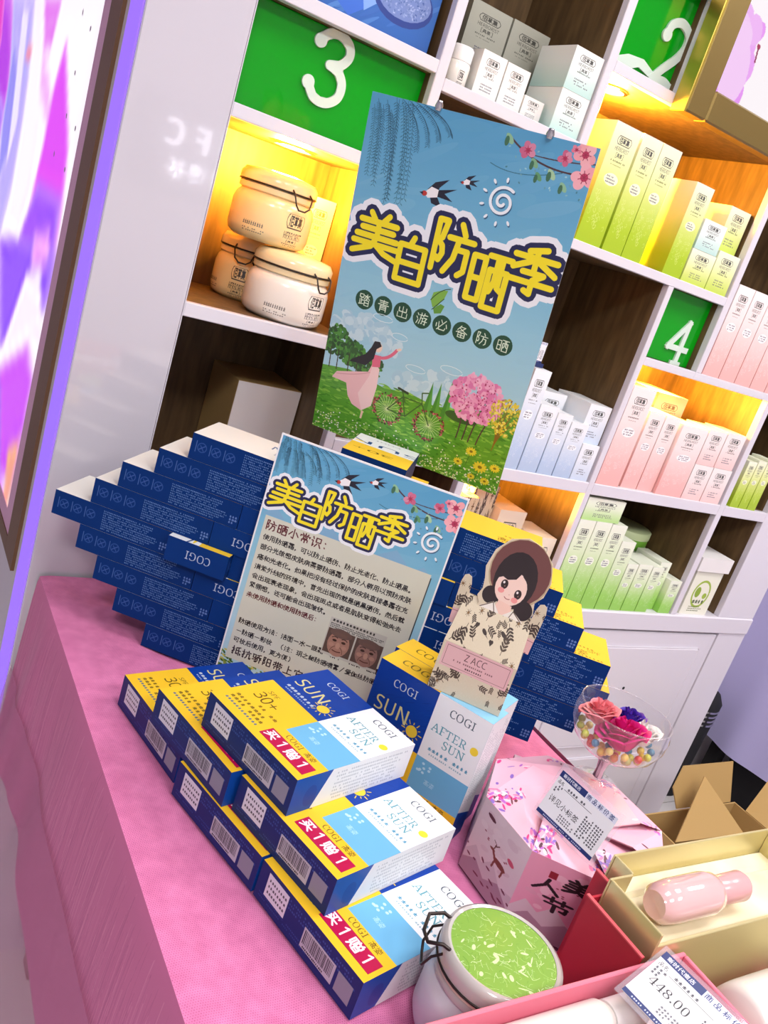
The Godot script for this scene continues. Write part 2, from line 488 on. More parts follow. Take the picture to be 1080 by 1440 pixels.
	"中": "1,2.5 9,2.5 9,6.5 1,6.5 1,2.5;5,0 5,10", "首": "3,0 3.8,1.5;7,0 6.2,1.5;0,2 10,2;5,2 4.5,3.7;2,3.7 8,3.7 8,10 2,10 2,3.7;2,5.8 8,5.8;2,7.9 8,7.9", "先": "2.5,0.5 1,3.5;2,1.8 9,1.8;5,0 5,4.5;0,4.5 10,4.5;3.7,4.5 3.3,8 0,10;6.5,4.5 6.5,9.5 10,9.5 10,8",
	"出": "5,0 5,9.5;1.5,1 1.5,4.5 8.5,4.5 8.5,1;0.5,5.5 0.5,9.5 9.5,9.5 9.5,5.5", "现": "0,1 4,1;0.3,4.7 3.8,4.7;0,8.8 4.2,8;2,1 2,8.5;5.2,1 9.5,1 9.5,6;5.2,1 5.2,6;7.3,2.5 7,6.5 4.5,10;7.8,6 7.8,9.6 10,9.6 10,8",
	"就": "2.5,0 2.8,1.2;0,1.7 5.5,1.7;1,3 4.5,3 4.5,5 1,5 1,3;2.8,5 2.8,10;1.3,6.5 0.3,8.5;4,6.5 5.2,8.5;5.7,3 10,3;7.5,0 7,6 5,10;8,3 8,9.5 10,9.5 10,7.5;8.7,0.8 9.6,2", "是": "2,0 8,0 8,4 2,4 2,0;2,2 8,2;0,5.3 10,5.3;5,5.3 5,9.5;5,7.3 8.5,7.3;2.5,6.5 0,10;1.8,8 4,9.5 10,9.8",
	"然": "3,0 0,4.5;2.5,1.2 5,1.2 3.5,4.5 0,7;1.8,2.5 3,3.5;5,2.8 10,2.8;7.3,0 7,4 4.5,7;7.3,3 10,7;1,8.2 0,10;3.5,8.2 4,10;6.2,8.2 6.8,10;9,8.2 10,10", "后": "8.5,0 2,1;2,1 2,6 0,10;2,3.5 10,3.5;3.5,5.7 9,5.7 9,9.7 3.5,9.7 3.5,5.7",
	"会": "5,0 0,4;5,0 10,4;3,3.8 7,3.8;1,5.8 9,5.8;4.5,5.8 2,9 8.5,8.8;6.8,7.2 9,10", "衰": "5,0 5,1;0,1.3 10,1.3;2.5,2.5 7.5,2.5 7.5,5.3 2.5,5.3 2.5,2.5;0,3.9 10,3.9;4.5,5.5 0,8.5;3,7.5 3,10 5,9;9,5.8 6.5,7.3;5,5.5 10,10",
	"象": "4,0 2,2;3.5,0.7 6.5,0.7 5.5,2;2,2 8.5,2 8.5,4.2 2,4.2 2,2;5,2 4.5,4.2 0,6.5;4.5,5 6,7 5,10 3.5,9.5;5,6.2 1,8;5.5,7.5 1,9.8;9,5 6.3,6.5;6.2,6 10,9.5", "斑": "0,1 3,1;0.3,4.7 2.8,4.7;0,8.8 3.2,8;1.5,1 1.5,8.5;4.8,0.5 5.2,1.8;3.7,2.7 6.3,2.7;4.3,3.5 6.2,8;6,3 3.6,8.5;7,1 10,1;7,4.7 10,4.7;6.8,9 10,8.3;8.5,1 8.5,8.5",
	"点": "5,0 5,3.5;5,1.6 9,1.6;2,3.5 8,3.5 8,7 2,7 2,3.5;1,8.2 0,10;3.5,8.2 4,10;6.2,8.2 6.8,10;9,8.2 10,10", "或": "0,2 10,2;1,4 4.5,4 4.5,6.5 1,6.5 1,4;0,9 5,8;6,0 7.5,7 10,10 10,8;9,4 5,10;8,0 9.3,1.2",
	"者": "2,1.5 8,1.5;4.8,0 4.8,3.5;0,3.7 10,3.7;9,0.5 0,7.5;3,6 8.5,6 8.5,10 3,10 3,6;3,8 8.5,8", "肌": "@月 0 0 4 10;6,1 5.7,7 4.5,10;6,1 8.5,1 8.5,9.5 10,9.5 10,8", "变": "5,0 5.2,1.3;0,1.8 10,1.8;3.7,1.8 3.5,4.5;6.3,1.8 6.3,4.5;2,2.8 1,4.5;8,2.8 9,4.5;1.5,5.8 8.5,5.8 5,8.5 0,10;2.5,6.5 6,9 10,10",
	"得": "3,0 0,3;3.3,3 0,6;2,5 2,10;5,0 9.3,0 9.3,3.7 5,3.7 5,0;5,1.8 9.3,1.8;4.5,5 10,5;3.7,7 10,7;8,5 8,10 6.7,9.5;5,8 6,9", "松": "@木 0 0 4.3 10;6.2,0.5 4.5,5;8,0.5 10,5;7,4.5 5,9.3 9.3,8.8;8.3,7 10,10",
	"弛": "0,1 4,1 4,3.5 0.5,3.5 0.3,6 4,6 3.5,10 2,9.3;5,4.5 10,3 9.8,7 8.8,7;7.5,0 7.5,7.5;5.5,2.5 5.5,9.5 10,9.5 10,8", "失": "2.5,1 1,4;2,2.7 9,2.7;0,5.5 10,5.5;5,0 5,5.5 0,10;5,5.5 10,10", "去": "1.5,2 8.5,2;5,0 5,4.8;0,4.8 10,4.8;4.5,4.8 2,9 8.5,8.5;7,6.7 9,10",
	"紧": "1,0.5 1,4;3,0 3,4.5;4.5,0.5 9,0.5 4.5,4.5;5.5,1.8 9.5,4.3;5,4.5 2.5,6 6,6 2,7.7 8.5,7.2;5,7.5 5,10;2.5,8.2 1,9.8;7.5,8.2 9,9.8", "绷": "2.5,0 0,3 2.5,3.2 0,6 3.3,5.5;0,9 3.3,8;4,0.5 6.5,0.5 6.5,10;4,0.5 4,7 3.5,10;4,3.5 6.5,3.5;4,6.3 6.5,6.3;7.5,0.5 10,0.5 10,10;7.5,0.5 7.5,7 7,10;7.5,3.5 10,3.5;7.5,6.3 10,6.3",
	"还": "1,0 2,1.5;0,4 2.5,4 1,8 10,9.8;3.7,1 10,1;7,1 3.5,5.5;6.8,3 6.8,8;7.5,4 9.8,6", "能": "2.5,0 0,3 4.3,2.7;3.5,1.5 4.8,3.7;0.5,4.5 4.3,4.5 4.3,10;0.5,4.5 0.5,10;0.5,6.3 4.3,6.3;0.5,8 4.3,8;9.5,1 6,2.3;6,0 6,4.2 10,4.2 10,3;9.5,5.8 6,7.2;6,5 6,9.6 10,9.6 10,8.2",
	"皱": "2,0 0,2.5;1.5,1 4,1 3,2.8;0,3.2 4.7,3.2 4.7,8.5 0,8.5;0.7,5.8 4.7,5.8;@皮 5 0.5 5 9.5", "纹": "3,0 0,3 3,3.2 0,6 4,5.5;0,9 4,8;7,0 7.3,1.5;4.5,2.2 10,2.2;9,2.2 4.3,10;5.5,3 10,10", "未": "1.5,2 8.5,2;0,5 10,5;5,0 5,10;5,5 0,9.3;5,5 10,9.3",
	"法": "@氵 0 0 3 10;@去 3.5 0 6.5 10", "洁": "@氵 0 0 3 10;4,2 10,2;7,0 7,4.5;4.4,4.5 9.6,4.5;4.8,6 9.3,6 9.3,9.7 4.8,9.7 4.8,6", "面": "0,0.7 10,0.7;5,0.7 4.5,2.7;0.8,2.7 9.2,2.7 9.2,10 0.8,10 0.8,2.7;3.7,2.7 3.7,10;6.3,2.7 6.3,10;3.7,5 6.3,5;3.7,7.4 6.3,7.4",
	"水": "5,0 5,10 3.5,9.3;0.5,3 4,3 0,8.5;9,1.5 5.5,4.5;5.5,3.5 10,8.5", "眼": "@目 0 0.5 3.5 9;5,0.5 9,0.5 9,4.5 5,4.5;5,2.5 9,2.5;5,0.5 5,9.7 7.3,8.5;6.5,4.5 7.3,7 10,10;9.6,5.3 7.5,7",
	"精": "2.2,0 2.2,10;0,4.2 4.4,4.2;0.5,1 1.2,3;4,1 3.2,3;2.2,4.5 0,8;2.2,4.5 4.4,7;5,1 10,1;5.3,2.6 9.7,2.6;4.7,4.2 10,4.2;7.5,0 7.5,4.2;5.6,10 5.6,5.4 9.5,5.4 9.5,10;5.6,7 9.5,7;5.6,8.5 9.5,8.5", "华": "3,0 0,3.5;1.8,2 1.8,5;9,0.8 5,3;5.5,0 5.5,4.7 9.5,4.7 9.5,3.5;0,7 10,7;5,5.3 5,10",
	"乳": "4.5,0 0.5,1;0.7,1.8 1.2,3;2.5,1.5 2.8,3;4.8,1.5 4,3;0.8,3.8 4.8,3.8 3,5.3;3,5.3 3,10 1.8,9.5;0,7 5.3,6.3;6.8,0 6.8,9.5 10,9.5 10,7.5", "液": "@氵 0 0 3 10;6.8,0 7,1.3;3.7,1.8 10,1.8;5.3,2.3 3.7,6;4.7,4.5 4.7,10;7.3,2.3 5.7,5.5;7,3.5 9.7,3.5 8,7.5 5.5,10;7,5 10,10",
	"彩": "5,0 0.5,1;1,1.8 1.5,3;3,1.6 3.2,3;5.3,1.5 4.5,3;0,4.5 6,4.5;3,3.3 3,10;3,4.5 0,8.5;3,4.5 6,8;9.5,0.5 7,3;9.7,3.5 7,6.3;10,6.5 6.5,10", "妆": "2.2,0 2.2,10;0,2 1,4;0,7.5 2.2,5.5;@女 3.2 0 6.8 10", "注": "@氵 0 0 3 10;6.5,0 7.5,1.4;4,2.4 10,2.4;4.4,5.7 9.6,5.7;3.8,9.5 10,9.5;7,2.4 7,9.5",
	"玥": "0,1 4,1;0.3,4.7 3.8,4.7;0,8.8 4.2,8;2,1 2,8.5;@月 4.8 0 5.2 10", "之": "4.5,0 5.5,1.5;1,3 9,3 1,9;0,8 3,9.5 10,9.7", "秘": "@禾 0 0 4.5 10;5,4.5 5,7.5;6,3 6.5,9 9,9 9.3,7;9.5,1 5.5,9;6.7,1.5 7.5,3;9.5,4 10,6",
	"喷": "0,2 2.8,2 2.8,7.5 0,7.5 0,2;4,1.2 10,1.2;7,0 7,2.5;3.7,3 10,3;5.5,2 5.5,4;8.5,2 8.5,4;4.5,8 4.5,4.8 9.5,4.8 9.5,8;7,5.5 6.8,7.5 4,10;7.5,8.3 10,10", "雾": "@雨 1 0 8 4;4.5,4.3 2,6.7;4,5.2 7.5,5.2 1,8;3,5.8 9.5,7.8;2,8.3 8,8.3 7.5,10 6.5,9.7;5,7.3 4.5,9 2,10",
	"爱": "8.5,0 1.5,0.7;2,1.5 2.6,2.8;5,1.3 5.2,2.7;8.2,1.2 7.3,2.8;0,4.8 0,3.4 10,3.4 9.6,4.8;1.5,5 8.5,5;4.2,5 3,8 0,10;3.5,6.5 8,6.5 5.5,9 2.5,10;4,7.3 9.5,10", "伽": "@亻 0 0 2.6 10;3,3 6,3 5.7,9 4.8,8.6;4.5,0.5 4.4,6 2.7,10;7,3 10,3 10,8.5 7,8.5 7,3",
	"丝": "2.7,0 0.5,3.3 3,3.3 0.5,6.8 4.5,6.3;7.3,0 5.3,3.3 8,3.3 5.3,6.8 9.5,6.3;0,9.3 10,9.3", "更": "0,0.7 10,0.7;1.8,2.3 8.2,2.3 8.2,6.3 1.8,6.3 1.8,2.3;1.8,4.3 8.2,4.3;5,0.7 4.8,6.3 0,10;2,7 10,10", "便": "@亻 0 0 2.8 10;@更 3.2 0 6.8 10",
	"抵": "@扌 0 0 3.4 10;9.3,0 4.8,1.3;4.8,1.3 4.8,9 7,7.5;4.8,4.5 10,4.5;7.3,1 8,6.5 10,9.5 10,8;7,8.7 8,10", "抗": "@扌 0 0 3.4 10;7,0 7.3,1.4;4.3,2.2 10,2.2;5.5,4 5.3,8 4,10;5.5,4 8.5,4 8.5,9.5 10,9.5 10,8",
	"骄": "0,1 3.5,1 3,5;0.7,1 0.5,5 4,5 3.7,10 2.5,9.5;0,7.5 3.3,6.8;9.3,0 5,1.2;4.5,3.5 10,3.5;7,1 6.8,3.5 4.5,6;7.5,3.5 10,5.7;6,5.8 5.8,8.2 4.5,10;8.5,5.5 8.5,10", "阳": "@阝 0 0 3.6 10;@日 4.3 0.7 5.2 8.8",
	"带": "0,1.8 10,1.8;2.3,0.3 2.3,3.2;5,0 5,3.2;7.7,0.3 7.7,3.2;0,5.7 0,4.3 10,4.3 9.6,5.7;1.8,9.3 1.8,6.3 8.2,6.3 8.2,9.2 7,8.9;5,5 5,10", "上": "5,0 5,9.5;5,4 9,4;0,9.5 10,9.5", "它": "5,0 5.2,1.3;0.5,3.5 0.5,1.8 9.5,1.8 9,3.5;8,4 3,6;3,3.5 3,9.3 9.3,9.3 9.3,7.3",
	"踏": "0.5,0.5 4,0.5 4,3.3 0.5,3.3 0.5,0.5;2.3,3.3 2.3,9;2.3,5.8 4.3,5.8;0.7,5 0.7,9.3;0,9.6 4.5,8.7;7.5,0 7.5,4.5 6.6,4.2;4.8,1.5 6.8,1.5 4.7,4.5;9.8,0.8 8,2;7.8,2 10,4.3;5.5,5.3 9.5,5.3 9.5,10 5.5,10 5.5,5.3;5.5,7.6 9.5,7.6",
	"青": "1,0.9 9,0.9;1.5,2.5 8.5,2.5;0,4.2 10,4.2;5,0 5,4.2;2.2,10 2.2,5.4 7.8,5.4 7.8,10;2.2,6.9 7.8,6.9;2.2,8.4 7.8,8.4", "游": "@氵 0 0 2.5 10;4,0 4.4,1.4;2.8,2 6,2;3.9,2 3.5,6.5 2.6,10;3.7,4.5 5.8,4.5 5.4,9.5 4.6,9.2;7,0 6.2,3;6.8,1.5 10,1.5;6.5,4 9.5,4 8.3,5.6;8.3,5.6 8.3,10 7.3,9.5;6.2,7 10,7",
	"必": "0,4 0,7;2,2.5 2.6,9 8,9 8.5,7;8.5,0.5 1,9.5;4,0.5 5.3,2.8;9,3.5 10,6.5", "备": "4,0 1,4;3.5,1 8,1 5,4 0,6;3,2.2 6,4 10,6;2,6 8,6 8,10 2,10 2,6;2,8 8,8;5,6 5,10", "买": "1,0.7 9,0.7 8.3,2.5;2.5,2.5 4,3.6;1.5,4 3,5.2;0,6.2 10,6.2;5.5,1.8 5.2,6.2 0.5,10;6,7 9.5,10",
	"赠": "0,0.5 3.8,0.5 3.8,6.5;0,0.5 0,6.5;1.9,2 1.8,6 0,10;2.3,7 3.8,9.5;5.3,0 6,1.3;9,0 8.3,1.3;4.7,1.8 9.8,1.8 9.8,5 4.7,5 4.7,1.8;7.2,1.8 7.2,5;5.3,6 9.3,6 9.3,10 5.3,10 5.3,6;5.3,8 9.3,8", "节": "0,1.8 10,1.8;3,0 3,3.3;7,0 7,3.3;1,4.8 8.8,4.8 8.5,8 7,7.6;4.5,4.8 4.5,10",
	"详": "@讠 0 0 3 10;5.3,0 6,1.8;8.7,0 8,1.8;4,2.4 10,2.4;4.3,4.8 9.7,4.8;3.7,7.2 10,7.2;7,2.4 7,10", "见": "1.8,0 8.2,0 8.2,6;1.8,0 1.8,6;5,1.8 4.6,6.5 0,10;5.8,6 5.8,9.5 10,9.5 10,7.8", "标": "@木 0 0 4.3 10;5.3,1 9.3,1;4.7,3.8 10,3.8;7.3,3.8 7.3,10 6.2,9.6;5.7,5.5 4.7,8;8.9,5.5 10,8",
	"签": "2.5,0 0.5,3;1.8,1.3 4.8,1.3;3.2,1.3 3.8,2.7;7,0 5.3,2.7;6.3,1.3 10,1.3;7.8,1.3 8.5,2.7;5,2.8 0,6;5,2.8 10,6;3,5.4 7,5.4;2,6.8 3,8.4;5,6.5 5.4,8.3;8.3,6.5 7,9;0.5,9.6 9.5,9.6", "高": "5,0 5.2,1.3;0,1.7 10,1.7;3,2.8 7,2.8 7,4.6 3,4.6 3,2.8;0.8,10 0.8,5.8 9.2,5.8 9.2,10 8,9.6;3,7.2 7,7.2 7,9.2 3,9.2 3,7.2",
	"姿": "1,0.7 2,2;0.3,4 2.5,3;5,0 3.5,3;4.5,1.3 9.5,1.3 8.7,2.6;6.5,1.8 6,3.3 3.5,4.7;6.5,2.8 9.8,4.6;0,6.4 10,6.4;4.5,5 2.5,8 8.8,10;7.7,6.5 5,9.3 1,10", "佰": "@亻 0 0 3 10;3.7,0.8 10,0.8;7,0.8 6,3;4.3,3 9.7,3 9.7,10 4.3,10 4.3,3;4.3,6.4 9.7,6.4",
	"草": "0,1.5 10,1.5;3,0 3,2.8;7,0 7,2.8;2.2,3.5 7.8,3.5 7.8,6.5 2.2,6.5 2.2,3.5;2.2,5 7.8,5;0,8 10,8;5,6.5 5,10", "集": "3,0 0,3;2,1.5 2,6;2,1.7 9.5,1.7;6,0 6,6;2.5,3.1 9,3.1;2.5,4.5 9,4.5;2,6 9.8,6;0,7.3 10,7.3;5,6 5,10;5,7.5 0,10;5,7.5 10,10",
	"典": "1.5,1.3 8.5,1.3 8.5,7;1.5,1.3 1.5,7;3.8,0 3.8,7;6.2,0 6.2,7;1.5,4 8.5,4;0,7 10,7;3,7.8 0,10;7,7.8 10,10", "萃": "0,1.3 10,1.3;3,0 3,2.5;7,0 7,2.5;5,2.5 5.2,3.5;1,3.9 9,3.9;3.2,4.3 1,6.5;3,5 4.3,6.3;6.8,4.3 5.3,6.5;6.6,5 8.8,6.5;0,7.7 10,7.7;5,6.5 5,10",
	"品": "3,0 7,0 7,3.8 3,3.8 3,0;0.5,5.5 4.3,5.5 4.3,9.7 0.5,9.7 0.5,5.5;5.7,5.5 9.5,5.5 9.5,9.7 5.7,9.7 5.7,5.5", "名": "4.5,0 1,4;4,1.3 8,1.3 5,5 0,7.5;2.8,3 4.5,4.5;3.7,6 9,6 9,10 3.7,10 3.7,6", "店": "5,0 5.3,1.2;1.5,1.6 10,1.6;1.5,1.6 1.3,6 0,10;5.5,2.3 5.5,5.7;5.5,3.8 9,3.8;3,5.7 9,5.7 9,9.8 3,9.8 3,5.7",
	"新": "2.5,0 2.8,1;0,1.5 5.5,1.5;1,2 1.5,3.5;4.5,2 4,3.5;0,4 5.5,4;0.2,6 5.4,6;2.8,4 2.8,10;2.4,6.3 0.3,9;3.4,6.5 5,8.5;9.5,0.3 6.5,1.3;6.5,1.3 6.5,6 5.7,10;6.5,4.2 10,4.2;8.5,4.2 8.5,10", "时": "@日 0 1 3.8 8;4.5,3 10,3;8,0 8,10 6.5,9.4;5.3,5 6.3,7", "代": "@亻 0 0 3.4 10;3.5,4 10,3;6,0 7,6.5 10,10 10,7.5;8.3,0.3 9.5,1.8",
	"价": "@亻 0 0 3 10;6.7,0 3.3,4.5;6.7,0 10,4.5;5.3,4.5 5,8 3.8,10;8.3,4.5 8.3,10", "商": "5,0 5.2,1.2;0,1.8 10,1.8;3,2.3 3.6,3.5;7,2.3 6.4,3.5;0.7,10 0.7,3.8 9.3,3.8 9.3,10 8.3,9.6;4,4.2 2.7,5.7;6,4.2 7.3,5.7;3,6.4 7,6.4 7,9 3,9 3,6.4",
	"肯": "5,0 5,4;5,1.8 8.5,1.8;2,1.2 2,4;0,4 10,4;2,10 2,5.2 8,5.2 8,10;2,6.8 8,6.8;2,8.3 8,8.3", "德": "3,0 0,3;3.3,3 0,6;2,5 2,10;4,1.3 10,1.3;7,0 7,2.5;4.3,2.7 9.7,2.7 9.7,4.7 4.3,4.7 4.3,2.7;6,2.7 6,4.7;8,2.7 8,4.7;4,6 10,6;@心 4 6.5 6 3.5", "基": "0,1.5 10,1.5;2.5,0 2.5,6;7.5,0 7.5,6;2.5,3 7.5,3;2.5,4.5 7.5,4.5;0,6 10,6;3,6 0,8;7,6 10,8;5,6.5 5,9.7;2.5,8 7.5,8;1,9.7 9,9.7",
	"，": "1,8 2.5,8.5 1,10.5", "、": "1,7.5 3,9.5", "。": "1,8 3,8 3,10 1,10 1,8", "：": "2,3 2.4,3.6;2,8 2.4,8.6", "（": "8,0 6,3 6,7 8,10", "）": "2,0 4,3 4,7 2,10", "-": "1,5 9,5", "/": "8,0 2,10", "1": "3,2 5.5,0 5.5,10",
}

# ---------------------------------------------------------------- prints
func hx(s: String) -> Color:
	return Color.html(s)

func willow(at: Vector2, to: Vector2, sway: float, size: float, col: Color) -> void:
	var c := curve(at, Vector2(lerpf(at.x, to.x, 0.75) + sway, lerpf(at.y, to.y, 0.3)), to, 26)
	line(c, size * 0.11, col, false)
	for i in range(2, c.size()):
		for s in [-1.0, 1.0]:
			var l := size * rng.randf_range(0.75, 1.15)
			var tip: Vector2 = c[i] + Vector2(s * l * 0.8, l * 0.75)
			var mid: Vector2 = c[i].lerp(tip, 0.5) + Vector2(s * 0.12 * l, -0.05 * l)
			poly([c[i], mid, tip, c[i].lerp(tip, 0.5) - Vector2(s * 0.08 * l, 0)], col)

func blossom(c: Vector2, r: float, col: Color) -> void:
	for i in 5:
		var a := TAU * i / 5 + rng.randf()
		oval(c + Vector2(cos(a), sin(a)) * r * 0.55, r * 0.5, r * 0.42, col.lerp(Color.WHITE, rng.randf_range(0.0, 0.35)), a)
	oval(c, r * 0.3, r * 0.3, hx("c23a62"))
	for i in 7:
		var a := TAU * i / 7
		line([c, c + Vector2(cos(a), sin(a)) * r * 0.5], r * 0.06, hx("9c2a4a"), false)

func swallow(c: Vector2, s: float) -> void:
	var k := hx("16182c")
	poly(xy([c.x - 1.6 * s, c.y - 0.2 * s, c.x - 0.2 * s, c.y - 1.9 * s, c.x + 2.6 * s, c.y - 3.0 * s, c.x + 0.9 * s, c.y - 1.1 * s, c.x + 0.7 * s, c.y + 0.1 * s]), k)
	poly(xy([c.x - 0.8 * s, c.y + 0.9 * s, c.x + 0.7 * s, c.y + 0.6 * s, c.x + 2.2 * s, c.y + 2.6 * s, c.x - 0.2 * s, c.y + 2.2 * s]), k)
	poly(xy([c.x - 2.2 * s, c.y + 0.6 * s, c.x - 0.8 * s, c.y - 0.9 * s, c.x + 1.0 * s, c.y - 0.6 * s, c.x + 0.9 * s, c.y + 0.8 * s, c.x - 1.2 * s, c.y + 1.4 * s]), hx("f4f2f4"))
	poly(xy([c.x + 0.8 * s, c.y - 0.6 * s, c.x + 4.6 * s, c.y - 1.6 * s, c.x + 2.2 * s, c.y - 0.2 * s, c.x + 4.2 * s, c.y + 0.9 * s, c.x + 0.8 * s, c.y + 0.7 * s]), k)
	oval(c + Vector2(-2.1, 0.7) * s, 0.6 * s, 0.5 * s, hx("b8342c"))
	poly(xy([c.x - 3.2 * s, c.y + 0.7 * s, c.x - 2.4 * s, c.y + 0.4 * s, c.x - 2.4 * s, c.y + 1.0 * s]), k)

func sun_mark(c: Vector2, r: float) -> void:
	for pass_n in 2:
		var col := hx("27567c") if pass_n == 0 else hx("eef6fb")
		var o := Vector2(r * 0.06, r * 0.08) if pass_n == 0 else Vector2.ZERO
		var p := []
		for i in 46:
			var t := 0.6 + i * 0.245
			p.append(c + o + Vector2(cos(t), sin(t)) * r * (0.16 + 0.84 * i / 45.0))
		line(p, r * 0.2, col)
		for i in 7:
			var a := 1.0 + i * 0.62
			var q := c + o + Vector2(cos(a), sin(a)) * r * 1.42
			oval(q, r * 0.17, r * 0.09, col, a)

func title(spots: Array, size: Array, w: float) -> void:
	var chars := "美白防晒季"
	for pass_n in 3:
		var ww: float = [w * 4.6, w * 2.6, w][pass_n]
		var col: Color = [hx("eef3fa"), hx("141c4e"), hx("f6e51c")][pass_n]
		for i in 5:
			var s: Vector2 = size[i]
			for st in glyph(chars[i]):
				var p := []
				for q in st:
					p.append(spots[i] - s / 2 + Vector2(q.x, q.y) * s * 0.1)
				line(p, ww, col)
		if pass_n == 0:
			for i in 5:
				oval(spots[i], size[i].x * 0.56, size[i].y * 0.52, col)

func sky_and_birds(w: float, h: float, a4: bool) -> void:
	fade(0, 0, w, h, [[0.0, hx("549fc9")], [0.28, hx("70b4d5")], [0.5, hx("94cbe0")], [0.75, hx("acd6e6")], [1.0, hx("b6dae6")]])
	for i in 60:
		var c := Vector2(rng.randf() * w, rng.randf_range(0.02, 0.72) * h)
		var under := im.get_pixelv(Vector2i(clampi(int((tf * c).x), 0, im.get_width() - 1), clampi(int((tf * c).y), 0, im.get_height() - 1)))
		oval(c, rng.randf_range(6.0, 16.0), rng.randf_range(1.0, 3.0), under.lerp(hx("9ccbe0"), rng.randf_range(0.04, 0.14)), rng.randf_range(-0.6, -0.1))
	var s := 1.0 if not a4 else 0.9
	for i in 13:
		var x0 := 2.0 + i * 1.35
		willow(Vector2(x0, rng.randf_range(-1, 6)), Vector2(x0 + rng.randf_range(-1.5, 3.5) + i * 0.55, rng.randf_range(24, 43) * (0.5 if a4 else 1.0)), rng.randf_range(-1.5, 1), 1.65 * s, hx("1d4a63").lerp(hx("2a6273"), rng.randf()))
	for i in 4:
		willow(Vector2(14 + i * 3, 0), Vector2(25 + i * 4.5, 9 + 3.0 * (3 - i)), 2, 1.7 * s, hx("205068"))

func branch(w: float, lift: float) -> void:
	line(curve(Vector2(w + 1, 10 + lift), Vector2(80, 15 + lift), Vector2(64, 4 + lift), 12), 0.7, hx("4a3138"))
	line(curve(Vector2(w, 6 + lift), Vector2(84, 9 + lift), Vector2(70, 8 + lift), 10), 0.45, hx("4a3138"))
	line(curve(Vector2(88, 12 + lift), Vector2(70, 19 + lift), Vector2(58, 15 + lift), 10), 0.3, hx("2e6a7c"))
	for i in 30:
		var c := Vector2(rng.randf_range(64, 99), rng.randf_range(6, 20) + lift)
		oval(c, 0.5, 0.3, hx("a8d8e2").lerp(hx("3f7e8e"), rng.randf()), rng.randf() * 3)
	for p in [[63.5, 4.5, 2.4, "8fc19a"], [76, 11, 2.2, "7fb287"], [84, 13.5, 2.4, "a8cfa4"], [79, 15.5, 2.0, "5f9c6c"], [90, 17, 2.2, "8fc19a"]]:
		oval(Vector2(p[0], p[1] + lift), p[2], p[2] * 0.5, hx(p[3]), 0.8)
		oval(Vector2(p[0] - 1, p[1] + lift + 1), p[2] * 0.8, p[2] * 0.4, hx("3c6e50"), 1.6)
	for p in [[72, 7, 3.4, "c4557c"], [87.5, 6.5, 3.0, "c8587c"], [95, 3.5, 4.6, "f0a0a6"], [97, 11.5, 5.2, "f29aa6"], [91, 2.5, 2.0, "e07a92"]]:
		blossom(Vector2(p[0], p[1] + lift), p[2], hx(p[3]))

func tree(c: Vector2, rx: float, ry: float, cols: Array, n: int, dot: float) -> void:
	for i in n:
		var a := rng.randf() * TAU
		var r := sqrt(rng.randf())
		oval(c + Vector2(cos(a) * rx, sin(a) * ry) * r, dot * rng.randf_range(0.6, 1.3), dot * rng.randf_range(0.5, 1.0), cols[rng.randi() % cols.size()], rng.randf() * 3, 9)

